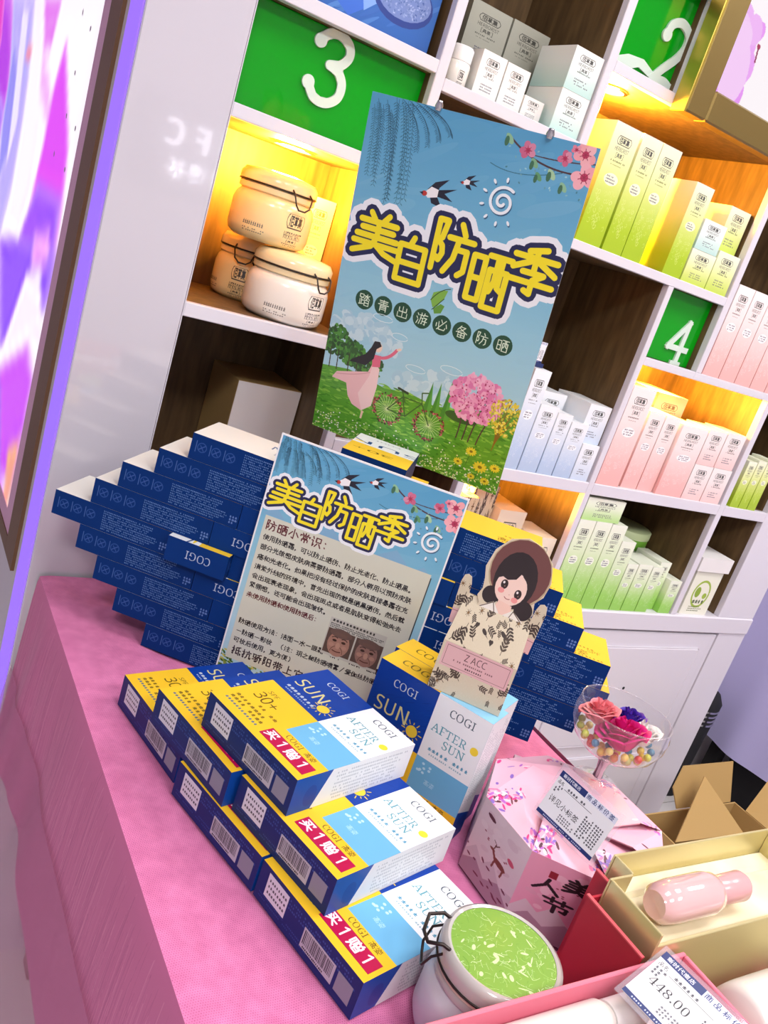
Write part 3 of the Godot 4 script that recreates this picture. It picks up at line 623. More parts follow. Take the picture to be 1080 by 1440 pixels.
func draw_big_poster() -> void:
	canvas(1080, 1670, Color.WHITE)
	view(0, 0, 10.8)
	sky_and_birds(100, 155, false)
	branch(100, 0)
	swallow(Vector2(37, 32), 2.1)
	swallow(Vector2(50.5, 24.5), 1.1)
	sun_mark(Vector2(67, 28.6), 6.2)
	title([Vector2(15, 56), Vector2(33, 62), Vector2(51, 52), Vector2(69.5, 60.5), Vector2(88, 51.5)], [Vector2(22, 18), Vector2(15, 19), Vector2(18, 21), Vector2(17.5, 23), Vector2(18.5, 19)], 2.6)
	var sub := "踏青出游必备防晒"
	for i in 8:
		var c := Vector2(15 + i * 9.83, 85.5)
		oval(c, 4.5, 4.5, hx("12482e"))
		han(sub[i], c - Vector2(2.6, 2.6), 5.6, 0.42, hx("dcebd4"))
	# butterfly
	poly(xy([48, 79, 46.5, 76, 47, 72.5, 51, 70.5, 53.5, 70, 52.5, 74, 50, 78]), hx("7db544"))
	poly(xy([48.5, 79.5, 51.5, 76.5, 53.5, 77, 52.5, 80.5, 49.5, 81.5]), hx("5f9a34"))
	line(curve(Vector2(46.5, 76), Vector2(50, 70), Vector2(54.5, 69), 8), 0.35, hx("20401c"))
	line(xy([48, 80, 52.5, 74]), 0.35, hx("20401c"))
	# clouds and wind curls
	for p in [[17, 97, 13, 5], [8, 101, 9, 5], [30, 103, 8, 3.6], [46, 117, 10, 4], [66, 110, 12, 4.6], [56, 119, 12, 4.5]]:
		tree(Vector2(p[0], p[1]), p[2], p[3], [hx("b9d9e6"), hx("c8e2ec"), hx("a9d0e2")], 40, 2.6)
	for p in [[26, 91, 5, 1.6], [36, 97, 4, 1.6], [47, 109, 5, 1.6], [64, 104, 5.5, 1.8]]:
		var l := []
		for k in 15:
			l.append(Vector2(p[0], p[1]) + Vector2(cos(k * 0.42) * p[2], sin(k * 0.42) * p[3]))
		line(l, 0.28, hx("e4f2f6"))
	# meadow
	poly(xy([0, 122, 14, 120, 34, 123, 46, 121, 60, 123, 78, 119, 100, 111, 100, 155, 0, 155]), hx("58a02c"))
	for i in 900:
		var q := Vector2(rng.randf() * 100, rng.randf_range(121, 155))
		if q.y < 124 - q.x * 0.08:
			continue
		oval(q, rng.randf_range(0.6, 2.6), rng.randf_range(0.2, 0.6), [hx("4c9426"), hx("67ad33"), hx("7fbe42"), hx("3f861f"), hx("90c84e")][rng.randi() % 5], rng.randf_range(-0.3, 0.3), 8)
	for i in 420:
		var q := Vector2(rng.randf() * 100, 155 - absf(rng.randfn(0.0, 6.0)))
		oval(q, 0.4, 0.35, [hx("eef4d8"), hx("f6f0b8"), hx("ffffff"), hx("c8e090")][rng.randi() % 4], 0.0, 7)
	# far trees on the left
	for p in [[4, 108, 8, 7], [14, 112, 7, 6], [23, 115, 8, 5.5]]:
		tree(Vector2(p[0], p[1]), p[2], p[3], [hx("2c5a24"), hx("3a7a2c"), hx("4c9034"), hx("244c20")], 150, 1.3)
	for x in [3.0, 7.0, 13.0, 17.5]:
		line([Vector2(x, 112), Vector2(x + 0.4, 122)], 0.5, hx("3a3420"))
	# conifers
	for p in [[57, 128, 16], [61, 129, 18], [66, 128, 20]]:
		poly(xy([p[0] - 2.4, p[1], p[0], p[1] - p[2], p[0] + 2.4, p[1]]), hx("3f8a2e"))
		poly(xy([p[0], p[1], p[0], p[1] - p[2], p[0] + 2.4, p[1]]), hx("54a23a"))
	oval(Vector2(74, 124), 8, 2.6, hx("2c5a26"))
	# blossom tree and yellow tree
	for x in [74.0, 77.0, 80.0, 84.0]:
		line(curve(Vector2(x, 134), Vector2(x + 1, 124), Vector2(x + (x - 78) * 0.8 + 2, 112), 6), 0.6, hx("4c2c38"))
	tree(Vector2(79, 113), 13, 11, [hx("ee9ec4"), hx("e88ab8"), hx("f4b8d4"), hx("f0aacb"), hx("e07ab0")], 330, 1.5)
	tree(Vector2(79, 113), 12, 10, [hx("b83a6c"), hx("a83060")], 75, 0.42)
	for i in 14:
		var a := rng.randf_range(-2.7, -0.4)
		line(curve(Vector2(92, 134), Vector2(93, 124), Vector2(94, 121) + Vector2(cos(a) * 8, sin(a) * 13), 6), 0.32, hx("8a6420"))
	tree(Vector2(94, 117), 8, 9, [hx("e8d23c"), hx("d8c030"), hx("b8c038"), hx("f2e46c")], 170, 0.7)
	# bicycle wreathed in flowers
	for c in [Vector2(37.5, 132.5), Vector2(59.5, 133.2)]:
		for k in 24:
			var a := TAU * k / 24
			line([c, c + Vector2(cos(a), sin(a)) * 6.6], 0.16, hx("d6e2b4"), false)
		for k in 110:
			var a := rng.randf() * TAU
			oval(c + Vector2(cos(a), sin(a)) * rng.randf_range(6.3, 8.0), 0.5, 0.45, [hx("7a1f30"), hx("a83a4c"), hx("3c2a1c"), hx("c86a70")][rng.randi() % 4], 0.0, 7)
	for l in [[37.5, 132.5, 44, 124, 54, 124, 59.5, 133.2], [44, 124, 47, 133, 54, 124], [43, 121, 45.5, 126], [54, 124, 53, 119, 56, 118], [37.5, 132.5, 47, 133]]:
		line(xy(l), 0.6, hx("38622c"))
	line(xy([41, 120.5, 46, 121.5]), 1.1, hx("2c3a24"))
	# woman in a long pale pink dress
	poly(xy([26, 112, 24, 118, 8, 123, 6, 126.5, 14, 127, 16, 133, 19, 136.5, 24.5, 138, 29, 134, 30, 124, 29.5, 115]), hx("f0c0c4"))
	poly(xy([26, 112, 25, 120, 21, 130, 24.5, 138, 29, 134, 30, 124, 29.5, 115]), hx("f6d4d4"))
	line(curve(Vector2(25, 118), Vector2(18, 122), Vector2(8, 124), 8), 0.5, hx("dca2aa"))
	poly(xy([24.6, 138, 25.8, 138, 25.4, 142, 24.4, 142]), hx("f0cdb8"))
	poly(xy([24.5, 109, 29, 108.5, 29.5, 114, 25.5, 115]), hx("e06a86"))
	line(curve(Vector2(28.5, 109.5), Vector2(33, 109), Vector2(36, 103.5), 6), 1.5, hx("e06a86"))
	oval(Vector2(37, 102.8), 1.3, 0.6, hx("f2d2bc"), -0.4)
	oval(Vector2(26.8, 105), 1.9, 2.3, hx("f2d6c2"))
	poly(xy([27, 102.2, 24.3, 102.6, 23.2, 106, 21, 110, 14.5, 114.5, 13.5, 116, 18, 115.5, 22, 115.5, 25.5, 111, 26, 106, 28.2, 104]), hx("1e1a22"))
	# yellow flowers near the lower edge
	for p in [[83, 138, 2.8], [89, 144, 3.6], [96, 142, 2.6], [78, 145, 2.4], [93, 150, 2.4], [86, 150, 2.0]]:
		line([Vector2(p[0], p[1]), Vector2(p[0] - 1, p[1] + 7)], 0.35, hx("3c7a24"))
		for k in 12:
			var a := TAU * k / 12
			oval(Vector2(p[0], p[1]) + Vector2(cos(a), sin(a) * 0.7) * p[2] * 0.6, p[2] * 0.4, p[2] * 0.16, hx("e6d638"), a)
		oval(Vector2(p[0], p[1]), p[2] * 0.3, p[2] * 0.22, hx("8a7a20"))
	printed("big poster print", 0.33, 0.25)

func draw_small_poster() -> void:
	canvas(1024, 1426, Color.WHITE)
	view(0, 0, 10.24)
	sky_and_birds(100, 139.3, true)
	for i in 500:
		var q := Vector2(rng.randf() * 100, rng.randf_range(126, 139))
		oval(q, 1.2, 0.6, [hx("4c7a2c"), hx("6c8f34"), hx("8a9a3a"), hx("385e28"), hx("c8c060")][rng.randi() % 5], rng.randf(), 7)
	# zigzag paper edges behind the title
	for p in [[2, 44, 8, 38, 14, 44], [30, 46, 38, 38, 48, 46], [62, 46, 74, 38, 84, 46], [84, 46, 90, 42, 95, 46]]:
		poly(xy(p), hx("7fb0d2"))
	branch(100, 3)
	swallow(Vector2(39, 13), 2.0)
	swallow(Vector2(53.3, 8), 1.2)
	sun_mark(Vector2(89.5, 28.4), 6.0)
	rect(3.6, 44.3, 91.2, 86, hx("d3d6c6"))
	rect(94.8, 46, 0.6, 84.6, hx("2c3840"))
	title([Vector2(11.5, 30.5), Vector2(25.5, 34.5), Vector2(38.5, 28.5), Vector2(53.5, 34), Vector2(68, 28)], [Vector2(17, 14.5), Vector2(11.5, 14), Vector2(14, 15.5), Vector2(14, 17), Vector2(14, 14.5)], 1.75)
	var dark := hx("1c1a1e")
	han("防晒小常识：", Vector2(5.5, 46.6), 5.6, 0.62, hx("5a1420"), 1.12)
	var rows := ["使用防晒霜，可以防止晒伤、防止光老化、防止晒黑。", "部分光敏感皮肤病需要防晒霜，部分人群用以预防皮肤", "癌和光老化。如果把没有经过保护的皮肤直接暴露在充", "满紫外线的环境中，首先出现的就是晒黑晒伤，然后就", "会出现衰老现象，会出现斑点或者是肌肤变得松弛失去", "紧绷感，还可能会出现皱纹。", "未使用防晒和使用防晒后：", "", "", "防晒使用方法：洁面-水-眼霜-精华-乳液-面霜-", "-防晒-彩妆 （注：玥之秘防晒喷雾/爱伽丝防晒", "可妆后使用，更方便）"]
	var ys := [54.6, 60.3, 66.1, 71.9, 77.5, 82.8, 88.7, 0, 0, 105, 111.2, 116.6]
	for i in rows.size():
		if rows[i] != "":
			han(rows[i], Vector2(5.6, ys[i]), 3.25, 0.42, hx("561018") if i == 6 else dark, 1.08)
	han("抵抗骄阳带上它", Vector2(6.4, 122.2), 5.2, 0.6, hx("2a1a24"), 1.16)
	# two portrait photographs, before and after
	rect(52.6, 85.4, 31.5, 22, hx("c4c4ba"))
	fine_print(54, 86.6, 29, 1, 1.6, 1.5, hx("111111"), 1.0)
	fine_print(53.5, 88.6, 30, 3, 1.0, 0.7, hx("333333"), 0.9)
	for k in 2:
		var x := 53.2 + k * 15.8
		rect(x, 91.6, 15.0, 14.4, hx("5c4a44"))
		var c := Vector2(x + 7.4, 99.4)
		oval(c, 6.0, 7.4, hx("a87f70") if k == 0 else hx("97746a"))
		oval(c + Vector2(0, -6.2), 6.2, 2.6, hx("6c5650"))
		for s in [-1, 1]:
			oval(c + Vector2(s * 2.5, -1.6), 1.2, 0.7, hx("3a2824"))
			line(curve(c + Vector2(s * 1.2, -3.3), c + Vector2(s * 2.6, -4.2), c + Vector2(s * 4.2, -3.0), 5), 0.5, hx("4a3630"))
			line(curve(c + Vector2(s * 1.4, 1.6), c + Vector2(s * 3.2, 2.6), c + Vector2(s * 3.4, 5.0), 5), 0.35, hx("6a4a40"))
			oval(c + Vector2(s * 3.6, 1.2), 1.5, 1.2, hx("b48a7a"))
		oval(c + Vector2(0, 1.0), 1.2, 1.9, hx("b8907e"))
		line(curve(c + Vector2(-2.2, 4.2), c + Vector2(0, 5.0), c + Vector2(2.2, 4.2), 6), 0.6, hx("5a302c"))
		for r in 3:
			line(curve(c + Vector2(-3.4, -4.8 - r * 0.6), c + Vector2(0, -5.4 - r * 0.6), c + Vector2(3.4, -4.8 - r * 0.6), 6), 0.2, hx("7a5c50"))
	# white paper margin
	for r in [[0, 0, 100, 0.9], [0, 0, 0.9, 140], [99.1, 0, 0.9, 140], [0, 138.4, 100, 1]]:
		rect(r[0], r[1], r[2], r[3], hx("eef0f4"))
	printed("small poster print", 0.36, 0.2)

const AT := 1024.0
func atlas(x: float, y: float, w: float, h: float) -> Rect2:
	return Rect2(x / AT, y / AT, w / AT, h / AT)

func sun_icon(c: Vector2, r: float, col: Color) -> void:
	oval(c, r, r, col)
	for i in 12:
		var a := TAU * i / 12
		line([c + Vector2(cos(a), sin(a)) * r * 1.25, c + Vector2(cos(a), sin(a)) * r * (1.8 if i % 2 == 0 else 1.5)], r * 0.14, col)

func draw_set_box() -> void:
	canvas(1024, 1024, hx("102a70"))
	var blue := hx("0c3a96")
	var yel := hx("ecbf2c")
	rect(0, 0, 480, 534, yel)
	rect(0, 0, 259, 267, blue)
	for i in 60:
		oval(Vector2(rng.randf() * 259, rng.randf() * 267), rng.randf_range(8, 26), 1.5, hx("0e40a0").lerp(hx("0a3488"), rng.randf()), -0.5)
	rect(259, 0, 221, 267, hx("eceef0"))
	rect(259, 267, 221, 140, hx("6cb0d8"))
	for i in 8:
		oval(Vector2(rng.randf_range(275, 330), rng.randf_range(285, 330)), 6, 5, hx("b4dcf0"))
	han("高姿", Vector2(320, 340), 22, 2.0, hx("a8d4ec"))
	text("COGI", Vector2(130, 62), 44, hx("c4ccd4"), 1)
	text("SUN", Vector2(105, 165), 84, hx("d4c98c"), 0, 0.0, 0.95)
	sun_icon(Vector2(208, 200), 24, hx("e6c33c"))
	fine_print(40, 226, 180, 1, 14, 15, hx("b8c2cc"), 0.95)
	fine_print(50, 246, 160, 1, 10, 8, hx("a8b4c4"), 0.9)
	text("SPF", Vector2(84, 326), 30, hx("6c5a1c"), 0)
	text("30+", Vector2(105, 372), 70, hx("5c4a14"), 0, 0.0, 0.95)
	fine_print(120, 414, 90, 1, 20, 16, hx("8a6c1c"), 0.9)
	fine_print(34, 444, 200, 2, 24, 16, hx("7a6420"), 0.9)
	fine_print(34, 492, 200, 1, 14, 12, hx("4a6a8a"), 0.9)
	text("COGI", Vector2(372, 50), 44, hx("4c5a66"), 1)
	text("AFTER", Vector2(346, 132), 46, hx("5a9aa8"), 1)
	text("SUN", Vector2(380, 178), 46, hx("5a9aa8"), 1)
	oval(Vector2(452, 134), 16, 16, hx("f0d23a"))
	fine_print(290, 220, 170, 1, 14, 14, hx("4a90b0"), 0.95)
	fine_print(300, 240, 150, 1, 10, 7, hx("8ab0c0"), 0.9)
	text("COGI", Vector2(326, 424), 32, hx("6a5218"), 1)
	han("高姿", Vector2(384, 412), 24, 2.2, hx("6a5218"))
	# label side: deep blue with faint fine print
	rect(0, 540, 480, 134, hx("08296a"))
	fine_print(150, 560, 320, 3, 13, 7, hx("2c4f9a"), 0.8)
	fine_print(20, 640, 300, 2, 12, 6, hx("274892"), 0.8)
	# end: blue corner, then white with grey print
	rect(0, 680, 534, 134, hx("0f48a0"))
	poly(xy([150, 680, 534, 680, 534, 814, 95, 814]), hx("dfe5e8"))
	fine_print(175, 700, 340, 8, 14, 7, hx("a8b2ba"), 0.85)
	oval(Vector2(78, 760), 26, 40, hx("0c3a92"))
	# long top side: yellow over the blue half, pale blue over the white half
	rect(0, 820, 480, 134, yel)
	rect(259, 820, 221, 134, hx("8cc6e4"))
	text("COGI", Vector2(130, 890), 60, hx("74601c"), 1)
	rect(540, 540, 420, 134, hx("0c3286"))
	# stickers: price label, bar code, promotion label
	rect(500, 10, 150, 110, hx("dcdde6"))
	for i in 3:
		fine_print(514, 36 + i * 28, 122, 1, 10, 13, hx("2a2c3c"), 0.9)
	rect(500, 130, 250, 90, hx("b8bac4"))
	var x := 510.0
	while x < 736:
		var w := rng.randf_range(1.5, 6.0)
		rect(x, 138, w, 62, hx("22222a"))
		x += w + rng.randf_range(2.0, 6.0)
	fine_print(520, 211, 200, 1, 10, 9, hx("22222a"), 1.0)
	rect(500, 240, 320, 90, hx("b20f48"))
	han("买1赠1", Vector2(512, 250), 66, 9.0, hx("f6e6ee"), 1.13)
	rect(840, 130, 80, 80, hx("8c8e9e"))
	printed("sunscreen gift box print", 0.38, 0.06).metallic_specular = 0.3

func draw_row_box() -> void:
	canvas(512, 1024, hx("09306f"))
	for pass_n in 2:                       # long side, two printings
		var y := pass_n * 110
		rect(0, y, 504, 104, hx("09306f"))
		for i in 3:
			line(xy([22 + i * 58, y + 26, 22 + i * 58, y + 70]), 3, hx("4a68a4"))
			oval(Vector2(46 + i * 58, y + 48), 20, 20, hx("2f5090"))
			oval(Vector2(46 + i * 58, y + 48), 16, 16, hx("09306f"))
			line(xy([34 + i * 58, y + 58, 58 + i * 58, y + 38]), 4, hx("3a5898"))
			line(xy([38 + i * 58, y + 40, 54 + i * 58, y + 60]), 3, hx("3a5898"))
		fine_print(214, y + 16, 240, 9, 9.5, 5.5, hx("6f8fc0"), 0.88)
		fine_print(466, y + 60, 26, 3, 12, 9, hx("6480ba"), 0.9)
	# end with the upside-down name
	rect(0, 220, 264, 104, hx("0a3478"))
	text("COGI", Vector2(140, 272), 46, hx("b4c0d8"), 1, PI)
	rect(264, 220, 248, 104, hx("082a64"))
	# tops: white and yellow
	rect(0, 330, 504, 264, hx("e8e8e0"))
	text("SUN", Vector2(330, 420), 70, hx("4a6a98"), 0, PI)
	rect(400, 330, 104, 264, hx("e6b636"))
	fine_print(300, 470, 90, 4, 14, 9, hx("8a94a8"), 0.9)
	rect(0, 600, 504, 264, hx("e8bc3a"))
	han("高姿", Vector2(330, 800), 44, 4.0, hx("80681c"))
	text("SPF", Vector2(440, 790), 34, hx("80681c"), 0)
	fine_print(340, 768, 130, 1, 14, 12, hx("80681c"), 0.9)
	fine_print(330, 850, 150, 1, 14, 12, hx("80681c"), 0.9)
	# top of the carton turned endways: white and yellow halves
	rect(0, 870, 252, 150, hx("e4e8e8"))
	rect(252, 870, 260, 150, hx("eac238"))
	text("SUN", Vector2(180, 945), 96, hx("24487c"), 0, PI / 2)
	text("COGI", Vector2(60, 945), 26, hx("6a7684"), 1, PI / 2)
	oval(Vector2(200, 1006), 12, 12, hx("f0d23a"))
	text("30+", Vector2(370, 960), 60, hx("5c4a14"), 0, PI / 2)
	printed("row carton print", 0.5).metallic_specular = 0.2

func logo(c: Vector2, w: float, col: Color) -> void:
	var h := w * 0.28
	for s in [-1, 1]:
		line(curve(c + Vector2(s * w * 0.36, -h * 0.5), c + Vector2(s * w * 0.56, 0), c + Vector2(s * w * 0.36, h * 0.5), 6), w * 0.025, col)
		line([c + Vector2(-w * 0.38, s * h * 0.5), c + Vector2(w * 0.38, s * h * 0.5)], w * 0.025, col)
	han("佰草集", c + Vector2(-w * 0.33, -w * 0.1), w * 0.21, w * 0.028, col, 1.07)
	text("HERBORIST", c + Vector2(0, h * 1.05), w * 0.2, col, 0, 0.0, 0.92)
	han("典萃", c + Vector2(-w * 0.17, h * 1.55), w * 0.16, w * 0.02, col, 1.1)
	for s in [-1, 1]:
		line(xy([c.x + s * w * 0.19, c.y + h * 1.5, c.x + s * w * 0.25, c.y + h * 1.5, c.x + s * w * 0.25, c.y + h * 2.15, c.x + s * w * 0.19, c.y + h * 2.15]), w * 0.015, col)

# eight colour ways, each dyed from pale at the top of the carton to full colour at its foot; tall fronts in the first row, short fronts in the second
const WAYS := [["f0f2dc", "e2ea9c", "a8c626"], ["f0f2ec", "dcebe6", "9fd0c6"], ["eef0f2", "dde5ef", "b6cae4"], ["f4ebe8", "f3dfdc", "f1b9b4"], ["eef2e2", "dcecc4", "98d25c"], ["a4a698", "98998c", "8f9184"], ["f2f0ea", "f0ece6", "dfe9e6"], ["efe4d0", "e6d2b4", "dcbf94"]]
func draw_shelf_boxes() -> void:
	canvas(2048, 1024, Color.WHITE)
	for i in 8:
		var x := i * 256.0
		var a := hx(WAYS[i][0])
		var b := hx(WAYS[i][1])
		var c := hx(WAYS[i][2])
		var ink := hx("4a4c48") if i != 5 else hx("34352e")
		view(0, 0, 1)
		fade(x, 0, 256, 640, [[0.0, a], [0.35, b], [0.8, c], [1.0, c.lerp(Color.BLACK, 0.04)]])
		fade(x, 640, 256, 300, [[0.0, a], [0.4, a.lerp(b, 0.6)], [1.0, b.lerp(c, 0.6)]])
		# printed swirls of drops in the lower half
		for k in 40:
			var q := Vector2(x + rng.randf_range(30, 226), rng.randf_range(340, 560))
			var t := rng.randf() * TAU
			var l := []
			for j in 9:
				l.append(q + Vector2(cos(t + j * 0.6), sin(t + j * 0.6)) * rng.randf_range(8, 15))
			if i != 5:
				line(l, 1.6, b.lerp(c, rng.randf_range(0.2, 0.7)).lerp(Color.WHITE, 0.25), false)
		logo(Vector2(x + 128, 84), 150, ink)
		fine_print(x + 60, 190, 140, 1, 14, 9, ink.lerp(c, 0.3), 0.9)
		fine_print(x + 72, 210, 110, 1, 12, 6, ink.lerp(c, 0.4), 0.9)
		if i != 5:
			oval(Vector2(x + 128, 285), 70, 32, b.lerp(Color.WHITE, 0.55))
		fine_print(x + 80, 270, 100, 3, 15, 9, ink.lerp(hx("6a6a90"), 0.5), 0.85)
		logo(Vector2(x + 128, 704), 150, ink)
		fine_print(x + 70, 800, 120, 1, 14, 9, ink.lerp(c, 0.3), 0.9)
		fine_print(x + 66, 850, 130, 3, 18, 10, ink.lerp(hx("6a6a90"), 0.4), 0.85)
		fade(x, 944, 256, 80, [[0.0, a], [1.0, a.lerp(b, 0.3)]])
	printed("skin care carton print", 0.42, 0.12)

func draw_jar_print() -> void:
	canvas(1024, 256, hx("f0ece2"))
	view(0, 0, 1)
	logo(Vector2(512, 96), 92, hx("3c3a36"))
	fine_print(472, 160, 80, 2, 12, 7, hx("5c5a54"), 0.9)
	fine_print(300, 120, 90, 3, 14, 7, hx("6c6a64"), 0.9)
	printed("white jar print", 0.25, 0.5)
	for y in 256:  # second print: warm yellow of the niche lamp painted into the white base
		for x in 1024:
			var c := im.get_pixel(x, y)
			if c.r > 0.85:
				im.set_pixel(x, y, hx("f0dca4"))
	printed("lamp tinted jar print", 0.25, 0.5)

func leaf_sprig(c: Vector2, s: float, a: float, col: Color) -> void:
	var e := c + Vector2(cos(a), sin(a)) * s * 5
	line([c, e], s * 0.22, col)
	for k in 4:
		var q := c.lerp(e, 0.25 + k * 0.22)
		for sd in [-1.0, 1.0]:
			oval(q + Vector2(cos(a + sd * 0.9), sin(a + sd * 0.9)) * s, s * 0.95, s * 0.36, col, a + sd * 0.9, 12)

func draw_bag_print() -> void:
	# one sheet: lower half is the box front, upper half the girl in a hat
	canvas(768, 1536, hx("cfc4aa"))
	view(0, 0, 7.68)
	for i in 2600:                          # gold glitter specks
		var q := Vector2(rng.randf() * 100, rng.randf() * 200)
		oval(q, rng.randf_range(0.15, 0.45), 0.2, hx("b4a37c").lerp(hx("efe8d4"), rng.randf()), rng.randf() * 3, 6)
	var dk := hx("33261f")
	for i in 46:
		leaf_sprig(Vector2(rng.randf_range(4, 96), rng.randf_range(92, 198)), rng.randf_range(1.4, 3.4), rng.randf() * TAU, dk.lerp(hx("5c4a34"), rng.randf() * 0.6))
	for p in [[14, 112], [84, 104], [30, 106], [60, 100], [92, 140], [10, 190]]:
		for k in 8:
			var a := TAU * k / 8
			line([Vector2(p[0], p[1]), Vector2(p[0], p[1]) + Vector2(cos(a), sin(a)) * 3.6], 0.5, hx("5a4634"))
		oval(Vector2(p[0], p[1]), 1.5, 1.5, hx("7a5a34"))
	for p in [[33, 118, "33261f"], [80, 146, "1e6a34"], [8, 182, "33261f"], [58, 128, "33261f"]]:
		var c := Vector2(p[0], p[1])
		oval(c + Vector2(-1.2, 0), 1.7, 1.7, hx(p[2]))
		oval(c + Vector2(1.2, 0), 1.7, 1.7, hx(p[2]))
		poly([c + Vector2(-2.7, 0.6), c + Vector2(2.7, 0.6), c + Vector2(0, 4)], hx(p[2]))
	for p in [[46, 122], [70, 118]]:       # small birds
		oval(Vector2(p[0], p[1]), 4, 2, dk, 0.5)
		poly(xy([p[0] + 2, p[1] + 1, p[0] + 7, p[1] + 5, p[0] + 3, p[1] + 3]), dk)
	rect(4, 142, 92, 28, hx("d9aeb0"))
	for r in [[7, 144.5, 86, 0.5], [7, 167, 86, 0.5], [7, 144.5, 0.5, 23], [92.5, 144.5, 0.5, 23]]:
		rect(r[0], r[1], r[2], r[3], hx("6a4644"))
	text("Z ACC", Vector2(48, 152), 11.5, hx("5e3c3e"), 0)
	fine_print(20, 159.5, 62, 1, 3, 2.2, hx("7a5456"), 0.9)
	fine_print(38, 164, 24, 1, 2, 2.4, hx("4a2c2e"), 1.0)
	printed("gable box print", 0.3, 0.4)
	# the girl: straw hat, dark bob, white collar
	canvas(512, 560, hx("d8cdb2"))
	view(0, 0, 5.12)
	oval(Vector2(52, 42), 47, 41, hx("b9a888"))
	oval(Vector2(52, 41), 45, 39, hx("6e4340"))
	oval(Vector2(49, 52), 32, 35, hx("241a1e"))
	oval(Vector2(22, 78), 13, 11, hx("241a1e"))
	oval(Vector2(76, 82), 14, 12, hx("241a1e"))
	oval(Vector2(47, 62), 24, 21, hx("f4d6c8"))
	poly(xy([24, 55, 28, 36, 46, 26, 66, 32, 72, 58, 68, 50, 58, 44, 56, 40, 50, 50, 38, 54, 30, 52]), hx("241a1e"))
	for s in [[36, 60], [60, 66]]:
		oval(Vector2(s[0], s[1]), 5.4, 5.8, hx("2c1c1c"))
		oval(Vector2(s[0] - 1.5, s[1] - 2), 1.6, 1.6, hx("f6f0ee"))
		oval(Vector2(s[0] + 1.2, s[1] + 2), 1.0, 1.0, hx("8a6a60"))
		oval(Vector2(s[0] - 2, s[1] + 8), 5, 3.4, hx("ee9c98"))
	line(curve(Vector2(42, 74), Vector2(46, 77), Vector2(51, 75), 6), 0.9, hx("9a4a44"))
	oval(Vector2(48, 70), 0.8, 0.5, hx("d09a8a"))
	poly(xy([36, 80, 58, 82, 60, 92, 46, 98, 34, 90]), hx("f2cdbc"))
	poly(xy([10, 96, 30, 84, 46, 98, 62, 86, 82, 96, 84, 110, 8, 110]), hx("f2ede2"))
	line(xy([12, 96, 30, 85, 40, 104, 46, 97, 56, 105, 63, 87, 80, 97]), 1.3, hx("6a5a4c"))
	line(xy([46, 97, 46, 110]), 1.0, hx("6a5a4c"))
	printed("hat girl print", 0.32, 0.3)

func draw_gift_print() -> void:
	canvas(1024, 256, hx("e2cfd2"))
	view(0, 0, 1)
	for i in 8:
		var x := i * 128.0
		rect(x, 0, 128, 256, hx("dfccd2") if i != 6 else hx("dc96b0"))
		for k in 26:
			oval(Vector2(x + rng.randf_range(16, 112), rng.randf() * 256), rng.randf_range(6, 16), rng.randf_range(4, 12), (hx("dfccd2") if i != 6 else hx("dc96b0")).lerp([hx("f0e4e6"), hx("c8a4b2")][rng.randi() % 2], rng.randf_range(0.1, 0.4)), rng.randf() * 3)
	for i in 8:                              # hazy hills, deer and birds
		var x := i * 128.0
		poly(xy([x, 190, x + 20, 150, x + 44, 178, x + 66, 140, x + 96, 184, x + 128, 170, x + 128, 256, x, 256]), hx("cdb9c2"))
		poly(xy([x, 220, x + 30, 186, x + 60, 214, x + 92, 180, x + 128, 216, x + 128, 256, x, 256]), hx("a88798"))
		if i != 6:
			for k in 14:
				oval(Vector2(x + rng.randf() * 128, rng.randf_range(150, 240)), rng.randf_range(3, 9), 3, hx("6c2c44"), rng.randf(), 8)
		for k in 5:
			oval(Vector2(x + rng.randf_range(20, 110), rng.randf_range(60, 110)), 2.5, 2, hx("8a3a4c"))
	for dx in [0.0, 640.0]:
		var c := Vector2(dx + 80, 130)
		oval(c, 17, 9, hx("7c3a34"), 0.2)
		line(xy([c.x - 12, c.y + 4, c.x - 14, c.y + 26]), 4, hx("7c3a34"))
		line(xy([c.x + 12, c.y + 4, c.x + 10, c.y + 28]), 4, hx("7c3a34"))
		line(xy([c.x - 13, c.y - 2, c.x - 22, c.y - 18]), 6, hx("7c3a34"))
		oval(c + Vector2(-25, -20), 7, 4, hx("7c3a34"))
		line(xy([c.x - 22, c.y - 24, c.x - 20, c.y - 42, c.x - 28, c.y - 48]), 2, hx("5c2a28"))
		line(xy([c.x - 20, c.y - 34, c.x - 12, c.y - 46]), 2, hx("5c2a28"))
		oval(Vector2(dx + 30, 36), 12, 6, hx("5c2c3c"), 0.3)
		oval(Vector2(dx + 100, 92), 10, 7, hx("c8506c"), 0.6)
	# brush lettering on one side
	rect(806, 34, 13, 22, hx("8c2030"))
	han("美", Vector2(834, 30), 50, 7.0, hx("1c1418"))
	han("人", Vector2(790, 62), 44, 6.5, hx("1c1418"))
	han("节", Vector2(812, 110), 50, 6.5, hx("1c1418"))
	printed("gift box print", 0.45)
	canvas(512, 512, hx("f0b9cc"))
	view(0, 0, 1)
	for i in 8:                              # lid: flowers printed along the corners
		var a := TAU * (i + 0.5) / 8
		for k in (70 if i in [2, 3, 4, 7] else 12):
			var q := Vector2(256, 256) + Vector2(cos(a), sin(a)) * rng.randf_range(185, 255) + Vector2(rng.randfn(0, 18), rng.randfn(0, 18))
			oval(q, rng.randf_range(5, 13), rng.randf_range(2, 5), [hx("e83a86"), hx("b868c8"), hx("f4dce8"), hx("8a6ac0"), hx("f07aa8"), hx("5c3040")][rng.randi() % 6], rng.randf() * 3, 9)
	printed("gift lid print", 0.42)

